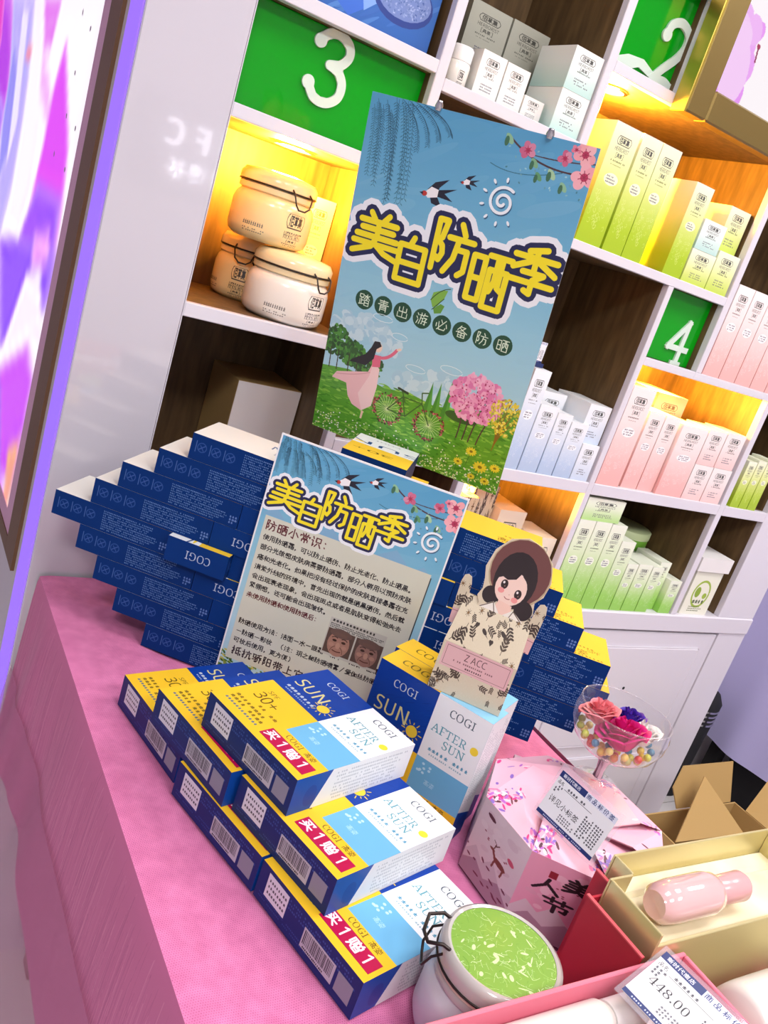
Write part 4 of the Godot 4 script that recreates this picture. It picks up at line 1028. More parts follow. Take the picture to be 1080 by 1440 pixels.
func draw_tags() -> void:
	for k in 2:
		canvas(640, 448, hx("e4e5ea"))
		view(0, 0, 1)
		rect(0, 0, 640, 62, hx("1c2f6c"))
		rect(0, 412, 640, 36, hx("1c2f6c"))
		han("新时代商店", Vector2(36, 14), 36, 3.4, hx("eef0f6"), 1.12)
		rect(300, 0, 340, 62, hx("d8dcec"))
		han("商品标价签", Vector2(312, 8), 48, 5.0, hx("1c2f6c"), 1.32)
		fine_print(60, 430, 520, 1, 12, 13, hx("c8d0e8"), 0.9)
		han("品名", Vector2(20, 84), 34, 3.2, hx("2a2c34"))
		fine_print(26, 138, 60, 3, 26, 22, hx("50525c"), 0.9)
		rect(110, 128, 320, 4, hx("2a2c34"))
		fine_print(140, 106, 250, 1, 20, 24, hx("3c3e48"), 0.9)
		if k == 0:
			han("详见小标签", Vector2(36, 236), 62, 5.0, hx("1c1c22"), 1.08)
		else:
			text("448.00", Vector2(190, 236), 92, hx("26262e"), 1)
		for c in 2:
			fine_print(400 + c * 110, 180, 96, 8, 26, 20, hx("44464e"), 0.9)
		fine_print(200, 330, 170, 3, 24, 18, hx("5c5e68"), 0.9)
		printed("price tag print %d" % k, 0.4)

func satin_fold(pts: Array, col: Color) -> void:
	var c := Vector2.ZERO
	for q in pts:
		c += q / pts.size()
	for k in 5:
		var p := []
		for q in pts:
			p.append(c + (q - c) * (1.10 - 0.06 * k))
		poly(p, col.lerp(hx("f6e4fa"), 0.5 - 0.125 * k))

func draw_lightbox() -> void:
	canvas(1024, 1024, hx("f4e6f6"))
	view(0, 0, 1)
	# flowing satin folds in magenta, violet, blue and white
	for i in 40:
		var x := rng.randf_range(-100, 1100)
		var w := rng.randf_range(60, 220)
		var col: Color = [hx("b414e0"), hx("8a3cf0"), hx("c8a8f4"), hx("e020c8"), hx("f4ecfa"), hx("e070e8")][rng.randi() % 6]
		var a := rng.randf_range(-200, 420)
		satin_fold([Vector2(x, a), Vector2(x + w * 0.6, a + 60), Vector2(x + w * 0.3, a + 150), Vector2(x - w * 0.3, a + 170), Vector2(x - w * 0.5, a + 80)], col)
	for q in [["fdf8fc", [591, 560, 1024, 560, 1024, 1024, 600, 1024]], ["b01ce0", [0, 480, 301, 553, 404, 610, 436, 662, 425, 760, 300, 900, 0, 1000]], ["e018c4", [0, 470, 180, 520, 250, 600, 180, 660, 0, 700]], ["8a3cf0", [160, 640, 420, 690, 440, 830, 240, 940, 100, 860]], ["b4a6f2", [328, 540, 559, 560, 623, 645, 637, 690, 640, 761, 599, 830, 452, 720, 442, 645]], ["8c86ee", [430, 600, 520, 640, 560, 730, 500, 770, 452, 700]], ["e8e0fb", [470, 570, 530, 580, 590, 690, 560, 740, 520, 660]], ["fbf4fb", [591, 569, 709, 616, 764, 679, 778, 748, 739, 810, 690, 820, 678, 719, 635, 645]], ["f08098", [574, 610, 624, 615, 609, 626, 571, 621]], ["e27cec", [651, 560, 780, 570, 765, 617, 715, 612]], ["f0b8f2", [709, 612, 780, 640, 840, 670, 833, 690, 740, 655]], ["dc34f0", [860, 618, 905, 650, 973, 701, 993, 740, 1010, 790, 857, 806, 820, 764, 836, 709, 838, 657]], ["9a40f6", [845, 745, 985, 745, 1005, 800, 870, 830, 790, 800]], ["8a44f4", [633, 827, 860, 800, 1010, 790, 1015, 830, 783, 921]], ["ec9af4", [880, 790, 960, 775, 985, 800, 900, 815]], ["fbeefa", [877, 830, 949, 815, 1015, 858, 854, 950, 802, 925]], ["cc48f4", [800, 950, 960, 885, 1015, 900, 1020, 1000, 930, 1020]], ["9c3cf2", [740, 930, 850, 960, 940, 1020, 760, 1024]], ["f2a08c", [960, 985, 1015, 960, 1018, 1022, 985, 1024]]]:
		satin_fold(xy(q[1]), hx(q[0]))
	im.resize(72, 72, Image.INTERPOLATE_LANCZOS)
	im.resize(1024, 1024, Image.INTERPOLATE_CUBIC)
	for i in 26:
		oval(Vector2(rng.randf_range(880, 1000), rng.randf() * 760), 3.5, 2.2, hx("5a4a5c"), rng.randf(), 7)
	var m := mat("light box picture", Color.BLACK, 0.2)
	m.emission_enabled = true
	m.emission_texture = ImageTexture.create_from_image(im)
	m.emission_energy_multiplier = 1.0
	canvas(512, 512, hx("fbf4f8"))
	view(0, 0, 1)
	for i in 40:
		oval(Vector2(rng.randf_range(-30, 40), rng.randf_range(440, 520)), rng.randf_range(12, 34), rng.randf_range(10, 24), hx("e490f0").lerp(hx("f6d6f6"), rng.randf()), rng.randf() * 3)
	for p in [[60, 400, 0.9], [44, 452, 0.4], [96, 330, 1.2]]:
		line([Vector2(p[0], p[1]), Vector2(p[0], p[1]) + Vector2(9, 12).rotated(p[2])], 2.2, hx("8a2c50"))
		oval(Vector2(p[0], p[1]), 3.5, 2.2, hx("a83c5c"), p[2])
	fine_print(210, 20, 90, 4, 26, 18, hx("5c4a5c"), 0.9)
	m = mat("gold frame picture", Color.BLACK, 0.2)
	m.emission_enabled = true
	m.emission_texture = ImageTexture.create_from_image(im)
	m.emission_energy_multiplier = 1.0

func draw_blue_picture() -> void:
	canvas(512, 512, hx("2f66b4"))
	view(0, 0, 1)
	for i in 120:
		oval(Vector2(rng.randf() * 512, rng.randf() * 512), rng.randf_range(20, 70), 6, hx("2a5cae").lerp(hx("4f86cc"), rng.randf()), -0.7)
	poly(xy([40, 130, 200, 90, 330, 430, 250, 500, 180, 460]), hx("3a6ed0"))
	poly(xy([160, 100, 200, 90, 330, 430, 290, 470]), hx("7fa8ea"))
	oval(Vector2(400, 400), 96, 66, hx("26408c"))
	oval(Vector2(400, 392), 88, 56, hx("6f86c0"))
	for i in 260:
		var a := rng.randf() * TAU
		oval(Vector2(400, 392) + Vector2(cos(a) * 80, sin(a) * 50) * sqrt(rng.randf()), 4, 2, hx("3c5a9c").lerp(hx("a8b8e0"), rng.randf()), rng.randf() * 3, 6)
	printed("blue cosmetics picture", 0.3, 0.4)

func draw_green_label() -> void:
	canvas(512, 512, hx("7ca83e"))
	view(0, 0, 1)
	for i in 420:                             # pale leaf veins all over the cap
		var q := Vector2(rng.randf() * 512, rng.randf() * 512)
		var a := rng.randf() * TAU
		var e := q + Vector2(cos(a), sin(a)) * rng.randf_range(14, 46)
		line(curve(q, q.lerp(e, 0.5) + Vector2(rng.randfn(0, 9), rng.randfn(0, 9)), e, 5), rng.randf_range(0.8, 2.4), [hx("b0cf88"), hx("9cc468"), hx("cfe0b4"), hx("62962c")][rng.randi() % 4], false)
	for i in 26:
		oval(Vector2(rng.randf_range(60, 450), rng.randf_range(60, 450)), rng.randf_range(8, 26), rng.randf_range(3, 10), hx("c6dca6"), rng.randf() * 3)
	line(curve(Vector2(360, 440), Vector2(390, 400), Vector2(430, 420), 8), 5, hx("6a9a30"))
	printed("green lid print", 0.4)
	canvas(512, 512, hx("e9ead8"))
	view(0, 0, 1)
	var ring := []
	for i in 40:
		ring.append(Vector2(250, 270) + Vector2(cos(i * 0.157), sin(i * 0.157)) * 150)
	line(ring, 26, hx("9cb83c"))
	oval(Vector2(180, 250), 50, 62, hx("8aa82c"))
	oval(Vector2(330, 290), 40, 34, hx("9cb83c"))
	fine_print(150, 356, 210, 1, 40, 46, hx("4a5a2c"), 1.0)
	fine_print(120, 420, 260, 3, 24, 16, hx("5c6a3c"), 0.9)
	printed("white green carton print", 0.45)

# ---------------------------------------------------------------- the scene
func _ready() -> void:
	rng.seed = 20240611
	set_camera_and_light()
	for f in [["Droid Sans", 400], ["Droid Serif", 400], ["Droid Sans", 700]]:
		var sf := SystemFont.new()
		sf.font_names = PackedStringArray([f[0]])
		sf.font_weight = f[1]
		fonts.append(sf)
	make_materials()
	build_room()
	build_shelf_unit()
	build_table()
	stock_shelves()
	build_carton_wall()
	build_gift_box_pyramid()
	build_posters()
	build_standing_boxes()
	build_gift_box()
	build_goblet()
	build_trays()
	build_green_jar()
	build_right_side()

func set_camera_and_light() -> void:
	var cam := Camera3D.new()
	cam.name = "camera"
	add_child(cam)
	cam.transform = Transform3D(Basis(Vector3(0.831280, 0.302506, 0.466329), Vector3(-0.102367, 0.907908, -0.406477), Vector3(-0.546346, 0.290160, 0.785693)), CAM)
	cam.fov = 61.7192
	cam.near = 0.02
	cam.current = true
	var env := Environment.new()
	env.background_mode = Environment.BG_COLOR
	env.background_color = Color(0.9, 0.9, 0.95)
	env.background_energy_multiplier = 0.3
	env.tonemap_mode = Environment.TONE_MAPPER_LINEAR
	env.tonemap_exposure = 1.0
	env.sdfgi_enabled = true
	env.ssao_enabled = true
	env.ssil_enabled = true
	var we := WorldEnvironment.new()
	we.name = "world_environment"
	we.environment = env
	add_child(we)
	# ceiling panels of the shop: where each hangs, its energy
	for p in [[0.55, 0.9, 1.05], [1.75, 0.9, 1.6], [0.55, 2.3, 2.1], [1.75, 2.3, 1.7], [2.95, 0.9, 1.9], [-0.75, 2.3, 4.0]]:
		ceiling_panel(Vector3(p[0], 2.83, p[1]), p[2])

func ceiling_panel(at: Vector3, energy: float) -> void:
	var k: int = taken.get("ceiling_light", -1) + 1
	var where: String = ["right above the display table", "between the display table and the next table", "over the aisle behind the display table", "in the middle of the aisle row", "above the lavender table", "at the left end of the aisle row"][k]
	var t := thing("ceiling_light", "square white ceiling light panel " + where, "ceiling light", at, Basis(), "ceiling light panels")
	var m := StandardMaterial3D.new()
	m.resource_name = "ceiling diffuser"
	m.albedo_color = Color(0.9, 0.9, 0.9)
	m.emission_enabled = true
	m.emission = Color(1.0, 0.98, 0.97)
	m.emission_energy_multiplier = 3.0
	var fm := StandardMaterial3D.new()
	fm.resource_name = "panel frame white"
	fm.albedo_color = Color(0.85, 0.85, 0.85)
	part(t, "diffuser", block(Vector3(-0.29, 0.02, -0.29), Vector3(0.29, 0.04, 0.29)), m)
	for s in [-1, 1]:
		part(t, "frame_side", block(Vector3(s * 0.305 - 0.015, 0.0, -0.32), Vector3(s * 0.305 + 0.015, 0.07, 0.32)), fm)
		part(t, "frame_side", block(Vector3(-0.29, 0.0, s * 0.305 - 0.015), Vector3(0.29, 0.07, s * 0.305 + 0.015)), fm)
	var l := AreaLight3D.new()
	l.name = "panel_light"
	l.area_size = Vector2(0.56, 0.56)
	l.light_energy = energy
	l.light_color = Color(1.0, 0.98, 0.98)
	l.shadow_enabled = true
	l.area_range = 8.0
	l.position = Vector3(0, 0.012, 0)
	l.rotation_degrees = Vector3(-90, 0, 0)
	t.add_child(l)

func make_materials() -> void:
	mat("white paint", hx("d9d6de"), 0.3)
	var g := mat("glossy white panel", hx("c9c6cf"), 0.12)
	g.clearcoat_enabled = true
	g.clearcoat = 1.0
	g.clearcoat_roughness = 0.03
	mat("wall paint", hx("d8d4dc"), 0.8)
	mat("floor tile", hx("d6d3cf"), 0.18)
	mat("tile joint", hx("55514f"), 0.8)
	var w := mat("taupe laminate", Color.WHITE, 0.55)
	w.albedo_texture = noise_tex(0.012, hx("4c3a22"), hx("735a38"), 512, 4)
	w.uv1_triplanar = true
	w.uv1_world_triplanar = true
	w.uv1_scale = Vector3(7.0, 1.1, 7.0)
	var gr := mat("green acrylic", hx("009612"), 0.15)
	gr.clearcoat_enabled = true
	gr.clearcoat = 0.5
	gr.metallic_specular = 0.3
	gr.clearcoat_roughness = 0.02
	mat("numeral white", hx("cfe0d4"), 0.35)
	mat("dark bronze", hx("7a5c3c"), 0.4, 0.4)
	mat("glow tinted bevel", hx("e4b4d2"), 0.5)  # pink glow of the light box is painted into this colour
	mat("gold frame", hx("8a7540"), 0.35, 0.6)
	mat("gold edge", hx("c9ae4c"), 0.3, 0.8)
	var led := mat("violet led", hx("8a6ae0"), 0.4)
	led.emission_enabled = true
	led.emission = hx("9a6cff")
	led.emission_energy_multiplier = 0.75
	var lamp := mat("warm lamp", hx("fff0d0"), 0.4)
	lamp.emission_enabled = true
	lamp.emission = hx("ffdf9a")
	lamp.emission_energy_multiplier = 3.0
	mat("chrome", hx("c8c8cc"), 0.15, 1.0)
	mat("dark wire", hx("3c3634"), 0.35, 0.8)
	mat("kraft", hx("b1925a"), 0.85)
	mat("paper white", hx("e6e4e2"), 0.5)
	mat("table wood", hx("8a7358"), 0.6)
	var cl := mat("pink tulle", Color.WHITE, 0.85)
	canvas(512, 512, hx("e888b8"))
	for y in 64:
		for x in 64:
			var d := Vector2(x * 8 + (4 if y % 2 else 0) + 2, y * 8 + 3)
			im.fill_rect(Rect2i(int(d.x), int(d.y), 3, 3), hx("cc6296") if (x * 7 + y * 13) % 5 else hx("bc5488"))
	cl.albedo_texture = ImageTexture.create_from_image(im)
	cl.uv1_scale = Vector3(7, 7, 7)
	cl.detail_enabled = true
	cl.detail_blend_mode = BaseMaterial3D.BLEND_MODE_MUL
	cl.detail_albedo = noise_tex(0.01, hx("e6d6e0"), hx("ffffff"), 512, 9)
	cl.rim_enabled = true
	cl.rim = 0.3
	# the hanging side shows the long threads of the net
	var dr := mat("pink tulle hanging", Color.WHITE, 0.85)
	canvas(512, 512, hx("d26c9e"))
	for i in 900:
		var y := rng.randf() * 512.0
		var x := rng.randf() * 512.0
		line([Vector2(x, y), Vector2(x + rng.randf_range(60, 300), y + rng.randfn(0.0, 5.0))], rng.randf_range(0.6, 2.2), hx("d26c9e").lerp([hx("b04c80"), hx("ec9cc0")][rng.randi() % 2], rng.randf_range(0.15, 0.5)), false)
	dr.albedo_texture = ImageTexture.create_from_image(im)
	dr.uv1_scale = Vector3(2.2, 3.2, 1)
	dr.rim_enabled = true
	dr.rim = 0.25
	var sh := mat("sheer tulle", Color(0.86, 0.55, 0.72, 0.4), 0.9)
	sh.transparency = BaseMaterial3D.TRANSPARENCY_ALPHA
	mat("lavender cloth", hx("c2bdea"), 0.85)
	mat("black and table shade", hx("16161a"), 0.8)  # black parts, and the painted shadow under the lavender table
	var gl := mat("clear glass", Color(0.98, 0.98, 1.0, 0.06), 0.02)
	gl.transparency = BaseMaterial3D.TRANSPARENCY_ALPHA
	gl.metallic_specular = 0.6
	var ac := mat("clear acrylic", Color(0.92, 0.94, 1.0, 0.12), 0.05)
	ac.transparency = BaseMaterial3D.TRANSPARENCY_ALPHA
	draw_big_poster()
	draw_small_poster()
	draw_set_box()
	draw_row_box()
	draw_shelf_boxes()
	draw_jar_print()
	draw_bag_print()
	draw_gift_print()
	draw_tags()
	draw_lightbox()
	draw_blue_picture()
	draw_green_label()

# ---------------------------------------------------------------- room
func build_room() -> void:
	var fl := structure("floor", block(Vector3(-3.2, -0.1, -2.6), Vector3(4.8, -0.004, 4.3)), M["tile joint"])
	var tm := block(Vector3(-0.298, 0, -0.298), Vector3(0.298, 0.006, 0.298))
	for i in 13:
		for j in 11:
			part(fl, "tile", tm, M["floor tile"], Vector3(-2.9 + i * 0.6, -0.006, -2.25 + j * 0.6))
	structure("ceiling", block(Vector3(-3.2, 2.9, -2.6), Vector3(4.8, 3.0, 4.3)), M["wall paint"])
	structure("wall_left", block(Vector3(-3.3, 0, -2.6), Vector3(-3.2, 2.9, 4.3)), M["wall paint"])
	structure("wall_right", block(Vector3(4.8, 0, -2.6), Vector3(4.9, 2.9, 4.3)), M["wall paint"])
	structure("wall_front", block(Vector3(-3.2, 0, 4.2), Vector3(4.8, 2.9, 4.3)), M["wall paint"])
	structure("wall_back", block(Vector3(-3.2, 0, -2.7), Vector3(4.8, 2.9, -2.6)), M["wall paint"])
	structure("wall_shelf_side", block(Vector3(0.397, 0, -0.45), Vector3(4.8, 2.9, -0.3)), M["wall paint"])
	# pillar left of the shelves, its light box on the far side of the corner
	var pil := thing("pillar", "glossy white pillar panel at the left end of the shelf unit", "pillar")
	part(pil, "front_panel", bevel(Vector3(0.264, 0, -0.02), Vector3(0.3965, 2.9, 0.0), 0.0015), M["glossy white panel"])
	part(pil, "side_panel", block(Vector3(0.264, 0, -2.0), Vector3(0.3965, 2.9, -0.0205)), M["white paint"])
	part(pil, "light_strip", block(Vector3(0.2625, 0.0, -0.078), Vector3(0.264, 2.9, -0.008)), M["violet led"])
	var lb := thing("light_box", "tall light box with a magenta and violet satin picture", "light box")
	var x0 := 0.2585
	part(lb, "picture", panel_x(0.2615, 0.755, 2.6, -1.9, -0.230), M["light box picture"])
	var fr := M["dark bronze"] as Material
	part(lb, "frame_upright", block(Vector3(x0, 0.703, -0.176), Vector3(0.264, 2.65, -0.104)), fr)
	part(lb, "frame_upright", block(Vector3(x0, 0.703, -2.0), Vector3(0.264, 2.65, -1.94)), fr)
	part(lb, "frame_rail", block(Vector3(x0, 0.703, -1.94), Vector3(0.264, 0.728, -0.1765)), fr)
	part(lb, "frame_rail", block(Vector3(x0, 2.625, -1.94), Vector3(0.264, 2.65, -0.1765)), fr)
	part(lb, "inner_bevel", block(Vector3(0.260, 0.7285, -0.230), Vector3(0.264, 2.6245, -0.1765)), M["glow tinted bevel"])
	part(lb, "inner_bevel", block(Vector3(0.260, 0.7285, -1.94), Vector3(0.264, 0.755, -0.2305)), M["glow tinted bevel"])
	# opposite shop front, mirrored in the glossy panel
	var sg := thing("shop_sign", "lit white restaurant sign on the opposite shop front", "sign", Vector3(1.66, 1.36, 4.195), yaw(180))
	part(sg, "board", block(Vector3(-0.42, -0.14, 0), Vector3(0.42, 0.36, 0.02)), mat("sign board grey", hx("8a8890"), 0.6))
	var lm := mat("sign letters", Color.WHITE, 0.5)
	lm.emission_enabled = true
	lm.emission = hx("f4f4ff")
	lm.emission_energy_multiplier = 6.0
	var tm2 := TextMesh.new()
	tm2.text = "K F C"
	tm2.font = fonts[2]
	tm2.font_size = 64
	tm2.pixel_size = 0.0031
	tm2.depth = 0.02
	part(sg, "letters", tm2, lm, Vector3(0, 0.19, 0.03))
	var st := begin()
	for i in 3:
		for s0 in glyph("肯德基"[i]):
			for k in s0.size() - 1:
				var a: Vector2 = s0[k] * 0.0105 + Vector2(-0.19 + i * 0.13, -0.04)
				var b: Vector2 = s0[k + 1] * 0.0105 + Vector2(-0.19 + i * 0.13, -0.04)
				var o := (b - a).normalized().orthogonal() * 0.005
				var f := func(q: Vector2, z: float): return Vector3(q.x, 0.02 - q.y, z)
				quad(st, f.call(a + o, 0.03), f.call(b + o, 0.03), f.call(b - o, 0.03), f.call(a - o, 0.03))
	part(sg, "characters", st.commit(), lm)

func panel_x(x: float, y0: float, y1: float, z0: float, z1: float) -> ArrayMesh:
	var st := begin()
	quad(st, Vector3(x, y0, z0), Vector3(x, y0, z1), Vector3(x, y1, z1), Vector3(x, y1, z0))
	quad(st, Vector3(x + 0.01, y0, z1), Vector3(x + 0.01, y0, z0), Vector3(x + 0.01, y1, z0), Vector3(x + 0.01, y1, z1), Rect2(0, 0, 0.01, 0.01))
	return st.commit()

# ---------------------------------------------------------------- shelf unit
func build_shelf_unit() -> void:
	var t := thing("shelf_unit", "white cube shelf unit with taupe wooden niches behind the table", "shelf unit")
	var wp := M["white paint"] as Material
	var tp := M["taupe laminate"] as Material
	# uprights: x from, x to, y from, y to (white front edge, taupe board behind)
	for u in [[0.677, 0.694, 0.746, 2.3], [0.971, 0.988, 0.746, 2.3], [1.295, 1.31, 0.746, 1.442], [1.464, 1.481, 1.304, 2.3], [1.728, 1.747, 0.746, 1.288], [1.913, 2.06, 0.746, 2.3], [0.3966, 0.3975, 0.746, 2.3]]:
		part(t, "upright_edge", bevel(Vector3(u[0], u[2], -0.016), Vector3(u[1], u[3], 0.0), 0.001), wp)
		part(t, "upright_board", block(Vector3(u[0], u[2], -0.262), Vector3(u[1], u[3], -0.0162)), tp)
	# shelves: x from, x to, y from, y to
	for b in [[0.3976, 0.6769, 1.600, 1.618], [0.3976, 0.6769, 1.446, 1.464], [0.3976, 0.6769, 1.174, 1.194], [0.6941, 0.9709, 1.582, 1.600], [0.9881, 1.4639, 1.715, 1.733], [0.6941, 0.9709, 1.010, 1.034], [0.9881, 1.4639, 1.442, 1.459], [1.3101, 1.4639, 1.288, 1.304], [1.464, 1.9129, 1.288, 1.3039], [0.9881, 1.2949, 1.010, 1.034], [1.3101, 1.7279, 1.010, 1.034], [1.7471, 1.9129, 1.010, 1.034], [0.3976, 1.9129, 2.28, 2.3]]:
		part(t, "shelf_edge", bevel(Vector3(b[0], b[2], -0.016), Vector3(b[1], b[3], 0.0), 0.001), wp)
		part(t, "shelf_board", block(Vector3(b[0], b[2], -0.262), Vector3(b[1], b[3], -0.0162)), tp)
	part(t, "back_board", block(Vector3(0.3976, 0.746, -0.275), Vector3(2.06, 2.3, -0.2622)), tp)
	# base cabinet
	part(t, "base_top", bevel(Vector3(0.3976, 0.700, -0.275), Vector3(2.06, 0.7459, 0.004), 0.003), wp)
	part(t, "base_body", block(Vector3(0.3976, 0.0, -0.275), Vector3(2.06, 0.6998, -0.02)), wp)
	part(t, "end_stile", block(Vector3(1.948, 0.0, -0.0198), Vector3(2.06, 0.6998, 0.0)), wp)
	part(t, "toe_rail", block(Vector3(0.3976, 0.0, -0.0198), Vector3(1.9478, 0.05, 0.0)), wp)
	for d in [[0.402, 0.898], [0.902, 1.396], [1.400, 1.944]]:
		var dr := part(t, "door", bevel(Vector3(d[0], 0.054, -0.019), Vector3(d[1], 0.694, -0.001), 0.002), wp)
		part(dr, "raised_panel", bevel(Vector3(d[0] + 0.05, 0.37, -0.0009), Vector3(d[1] - 0.05, 0.655, 0.004), 0.0045), wp)
		part(dr, "raised_panel", bevel(Vector3(d[0] + 0.05, 0.09, -0.0009), Vector3(d[1] - 0.05, 0.335, 0.004), 0.0045), wp)
		part(dr, "screw_hole", lathe([Vector2(0.0, 0), Vector2(0.004, 0), Vector2(0.004, 0.0008), Vector2(0.0, 0.0008)], 12), M["black and table shade"], Vector3((d[0] + d[1]) / 2.0, 0.54, 0.0041), Basis(Vector3.RIGHT, PI / 2))
	# green number panels
	number_panel(Rect2(0.3976, 1.464, 0.2793, 0.136), "3", Vector3(0.527, 1.551, -0.022), 0.098, 0)
	number_panel(Rect2(0.9881, 1.733, 0.1500, 0.150), "2", Vector3(1.117, 1.787, -0.022), 0.108, 0)
	number_panel(Rect2(1.3101, 1.304, 0.1538, 0.138), "4", Vector3(1.408, 1.350, -0.022), 0.094, 1)
	part(t, "upright_edge", bevel(Vector3(1.1382, 1.733, -0.016), Vector3(1.152, 2.28, 0.0), 0.001), wp)
	part(t, "upright_board", block(Vector3(1.1382, 1.733, -0.262), Vector3(1.152, 2.28, -0.0162)), tp)
	part(t, "shelf_edge", bevel(Vector3(0.9881, 1.883, -0.016), Vector3(1.1381, 1.899, 0.0), 0.001), wp)
	# lamps set into the niche ceilings
	niche_lamp(Vector3(0.545, 1.446, -0.125), 0.030, "round warm downlight above the stacked clip jars", 0.85)
	niche_lamp(Vector3(1.065, 1.715, -0.085), 0.026, "round warm downlight above the tall lime cartons", 0.8)
	niche_lamp(Vector3(1.52, 1.288, -0.12), 0.026, "round warm downlight above the pink cartons", 0.5)
	niche_lamp(Vector3(1.05, 1.010, -0.13), 0.026, "round warm downlight above the kraft cartons, under the blue ones", 0.40)
	# blue picture standing in the niche over the number 3
	var bp := thing("picture_card", "blue picture of a tube and a jar above number 3", "picture", Vector3(0.5365, 1.6182, -0.03))
	part(bp, "print", box(Vector3(0.262, 0.24, 0.004)), M["blue cosmetics picture"])
	# framed light box hanging over the upper right niches
	var gf := thing("framed_light_box", "gold framed white light box hanging at upper right", "light box", Vector3(1.132, 1.708, 0.0))
	var gm := M["gold frame"] as Material
	part(gf, "frame_upright", bevel(Vector3(0.006, 0, 0.0005), Vector3(0.058, 0.9, 0.032), 0.003), gm)
	part(gf, "frame_rail", bevel(Vector3(0.0585, 0, 0.0005), Vector3(0.80, 0.05, 0.032), 0.003), gm)
	part(gf, "frame_rail", bevel(Vector3(0.0585, 0.85, 0.0005), Vector3(0.80, 0.9, 0.032), 0.003), gm)
	part(gf, "frame_upright", bevel(Vector3(0.8005, 0, 0.0005), Vector3(0.85, 0.9, 0.032), 0.003), gm)
	part(gf, "gold_edge", bevel(Vector3(0.0, -0.002, 0.0005), Vector3(0.0058, 0.9, 0.034), 0.001), M["gold edge"])
	part(gf, "picture", block(Vector3(0.0585, 0.0505, 0.010), Vector3(0.80, 0.8495, 0.022)), M["gold frame picture"])

func number_panel(r: Rect2, digit: String, at: Vector3, size: float, font: int) -> void:
	var t := thing("number_panel", "glossy green panel with a white numeral " + {"3": "three, above the clip jars", "2": "two, above the lime cartons", "4": "four, above the pink cartons"}[digit], "number panel", Vector3(r.position.x, r.position.y, 0))
	part(t, "panel", block(Vector3(0.001, 0.001, -0.034), Vector3(r.size.x - 0.001, r.size.y - 0.001, -0.028)), M["green acrylic"])
	part(t, "numeral", numeral(digit, size), M["numeral white"], at - Vector3(r.position.x, r.position.y, 0) + Vector3(0, 0, -0.002))
	if digit == "2":
		var sw := []
		for q in [[-0.128, -0.048], [-0.09, -0.030], [-0.055, -0.026], [-0.025, -0.036], [-0.012, -0.052], [-0.03, -0.046], [-0.06, -0.040], [-0.085, -0.052]]:
			sw.append(Vector2(q[0], q[1]))
		part(t, "swash", plate(PackedVector2Array(sw), 0.005, Rect2(0, 0, 1, 1)), M["numeral white"], at - Vector3(r.position.x, r.position.y, 0.003))

# cut-out numerals as in the photograph: ball ends on 2 and 3, slab serifs on 4
func numeral(d: String, h: float) -> ArrayMesh:
	var pts := []
	var w := 0.13 * h
	if d == "3":
		pts = [[-0.24, 0.30], [-0.14, 0.42], [0.04, 0.46], [0.20, 0.38], [0.24, 0.24], [0.14, 0.10], [-0.02, 0.05], [0.14, 0.0], [0.24, -0.14], [0.22, -0.32], [0.06, -0.44], [-0.14, -0.42], [-0.27, -0.26]]
	elif d == "2":
		pts = [[-0.24, 0.22], [-0.20, 0.38], [-0.02, 0.46], [0.18, 0.38], [0.22, 0.20], [0.12, 0.0], [-0.08, -0.22], [-0.24, -0.42], [0.02, -0.38], [0.22, -0.42], [0.30, -0.26]]
	else:
		pts = [[0.14, -0.44], [0.14, 0.42], [-0.26, -0.14], [0.32, -0.14]]
	var c2 := Curve2D.new()
	for i in pts.size():
		var p := Vector2(pts[i][0], pts[i][1]) * h
		var tan := Vector2.ZERO
		var corner: bool = (d == "3" and i == 6) or (d == "2" and i == 7)
		if d != "4" and i > 0 and i < pts.size() - 1 and not corner:
			tan = (Vector2(pts[i + 1][0], pts[i + 1][1]) - Vector2(pts[i - 1][0], pts[i - 1][1])) * h / 6.0
		c2.add_point(p, -tan, tan)
	var l := c2.tessellate(4, 3.0)
	var ends := Geometry2D.END_ROUND if d != "4" else Geometry2D.END_BUTT
	# Geometry2D works in whole steps, so grow the outline a thousandfold while joining
	for i in l.size():
		l[i] *= 10000.0
	var shapes: Array = [Geometry2D.offset_polyline(l, w * 5000.0, Geometry2D.JOIN_ROUND if d != "4" else Geometry2D.JOIN_MITER, ends)[0]]
	var extra := []
	if d == "4":
		shapes = []
		for sg in [[0, 1], [1, 2], [2, 3]]:
			var q := PackedVector2Array([l[sg[0]], l[sg[1]]])
			extra.append(Geometry2D.offset_polyline(q, w * 4600.0, Geometry2D.JOIN_MITER, Geometry2D.END_SQUARE)[0])
		extra.append(PackedVector2Array([Vector2(-0.02, -0.50) * h * 10000.0, Vector2(0.30, -0.50) * h * 10000.0, Vector2(0.30, -0.41) * h * 10000.0, Vector2(-0.02, -0.41) * h * 10000.0]))
		shapes = [extra.pop_front()]
	else:
		for e in ([0, l.size() - 1] if d == "3" else [0]):
			var ring := PackedVector2Array()
			for k in 20:
				ring.append(l[e] + Vector2(cos(TAU * k / 20), sin(TAU * k / 20)) * w * 7300.0)
			extra.append(ring)
	for e in extra:
		var u := Geometry2D.merge_polygons(shapes[0], e)
		shapes[0] = u[0]
		for k in range(1, u.size()):
			shapes.append(u[k])
	var outer: PackedVector2Array = shapes[0]
	for i in outer.size():
		outer[i] /= 10000.0
	if d == "4":
		# the counter of the 4 is cut by bridging the outline to the hole
		for k in range(1, shapes.size()):
			var hole: PackedVector2Array = shapes[k]
			for i in hole.size():
				hole[i] /= 10000.0
			outer = bridge(outer, hole)
	return plate(outer, 0.006, Rect2(0, 0, 1, 1))

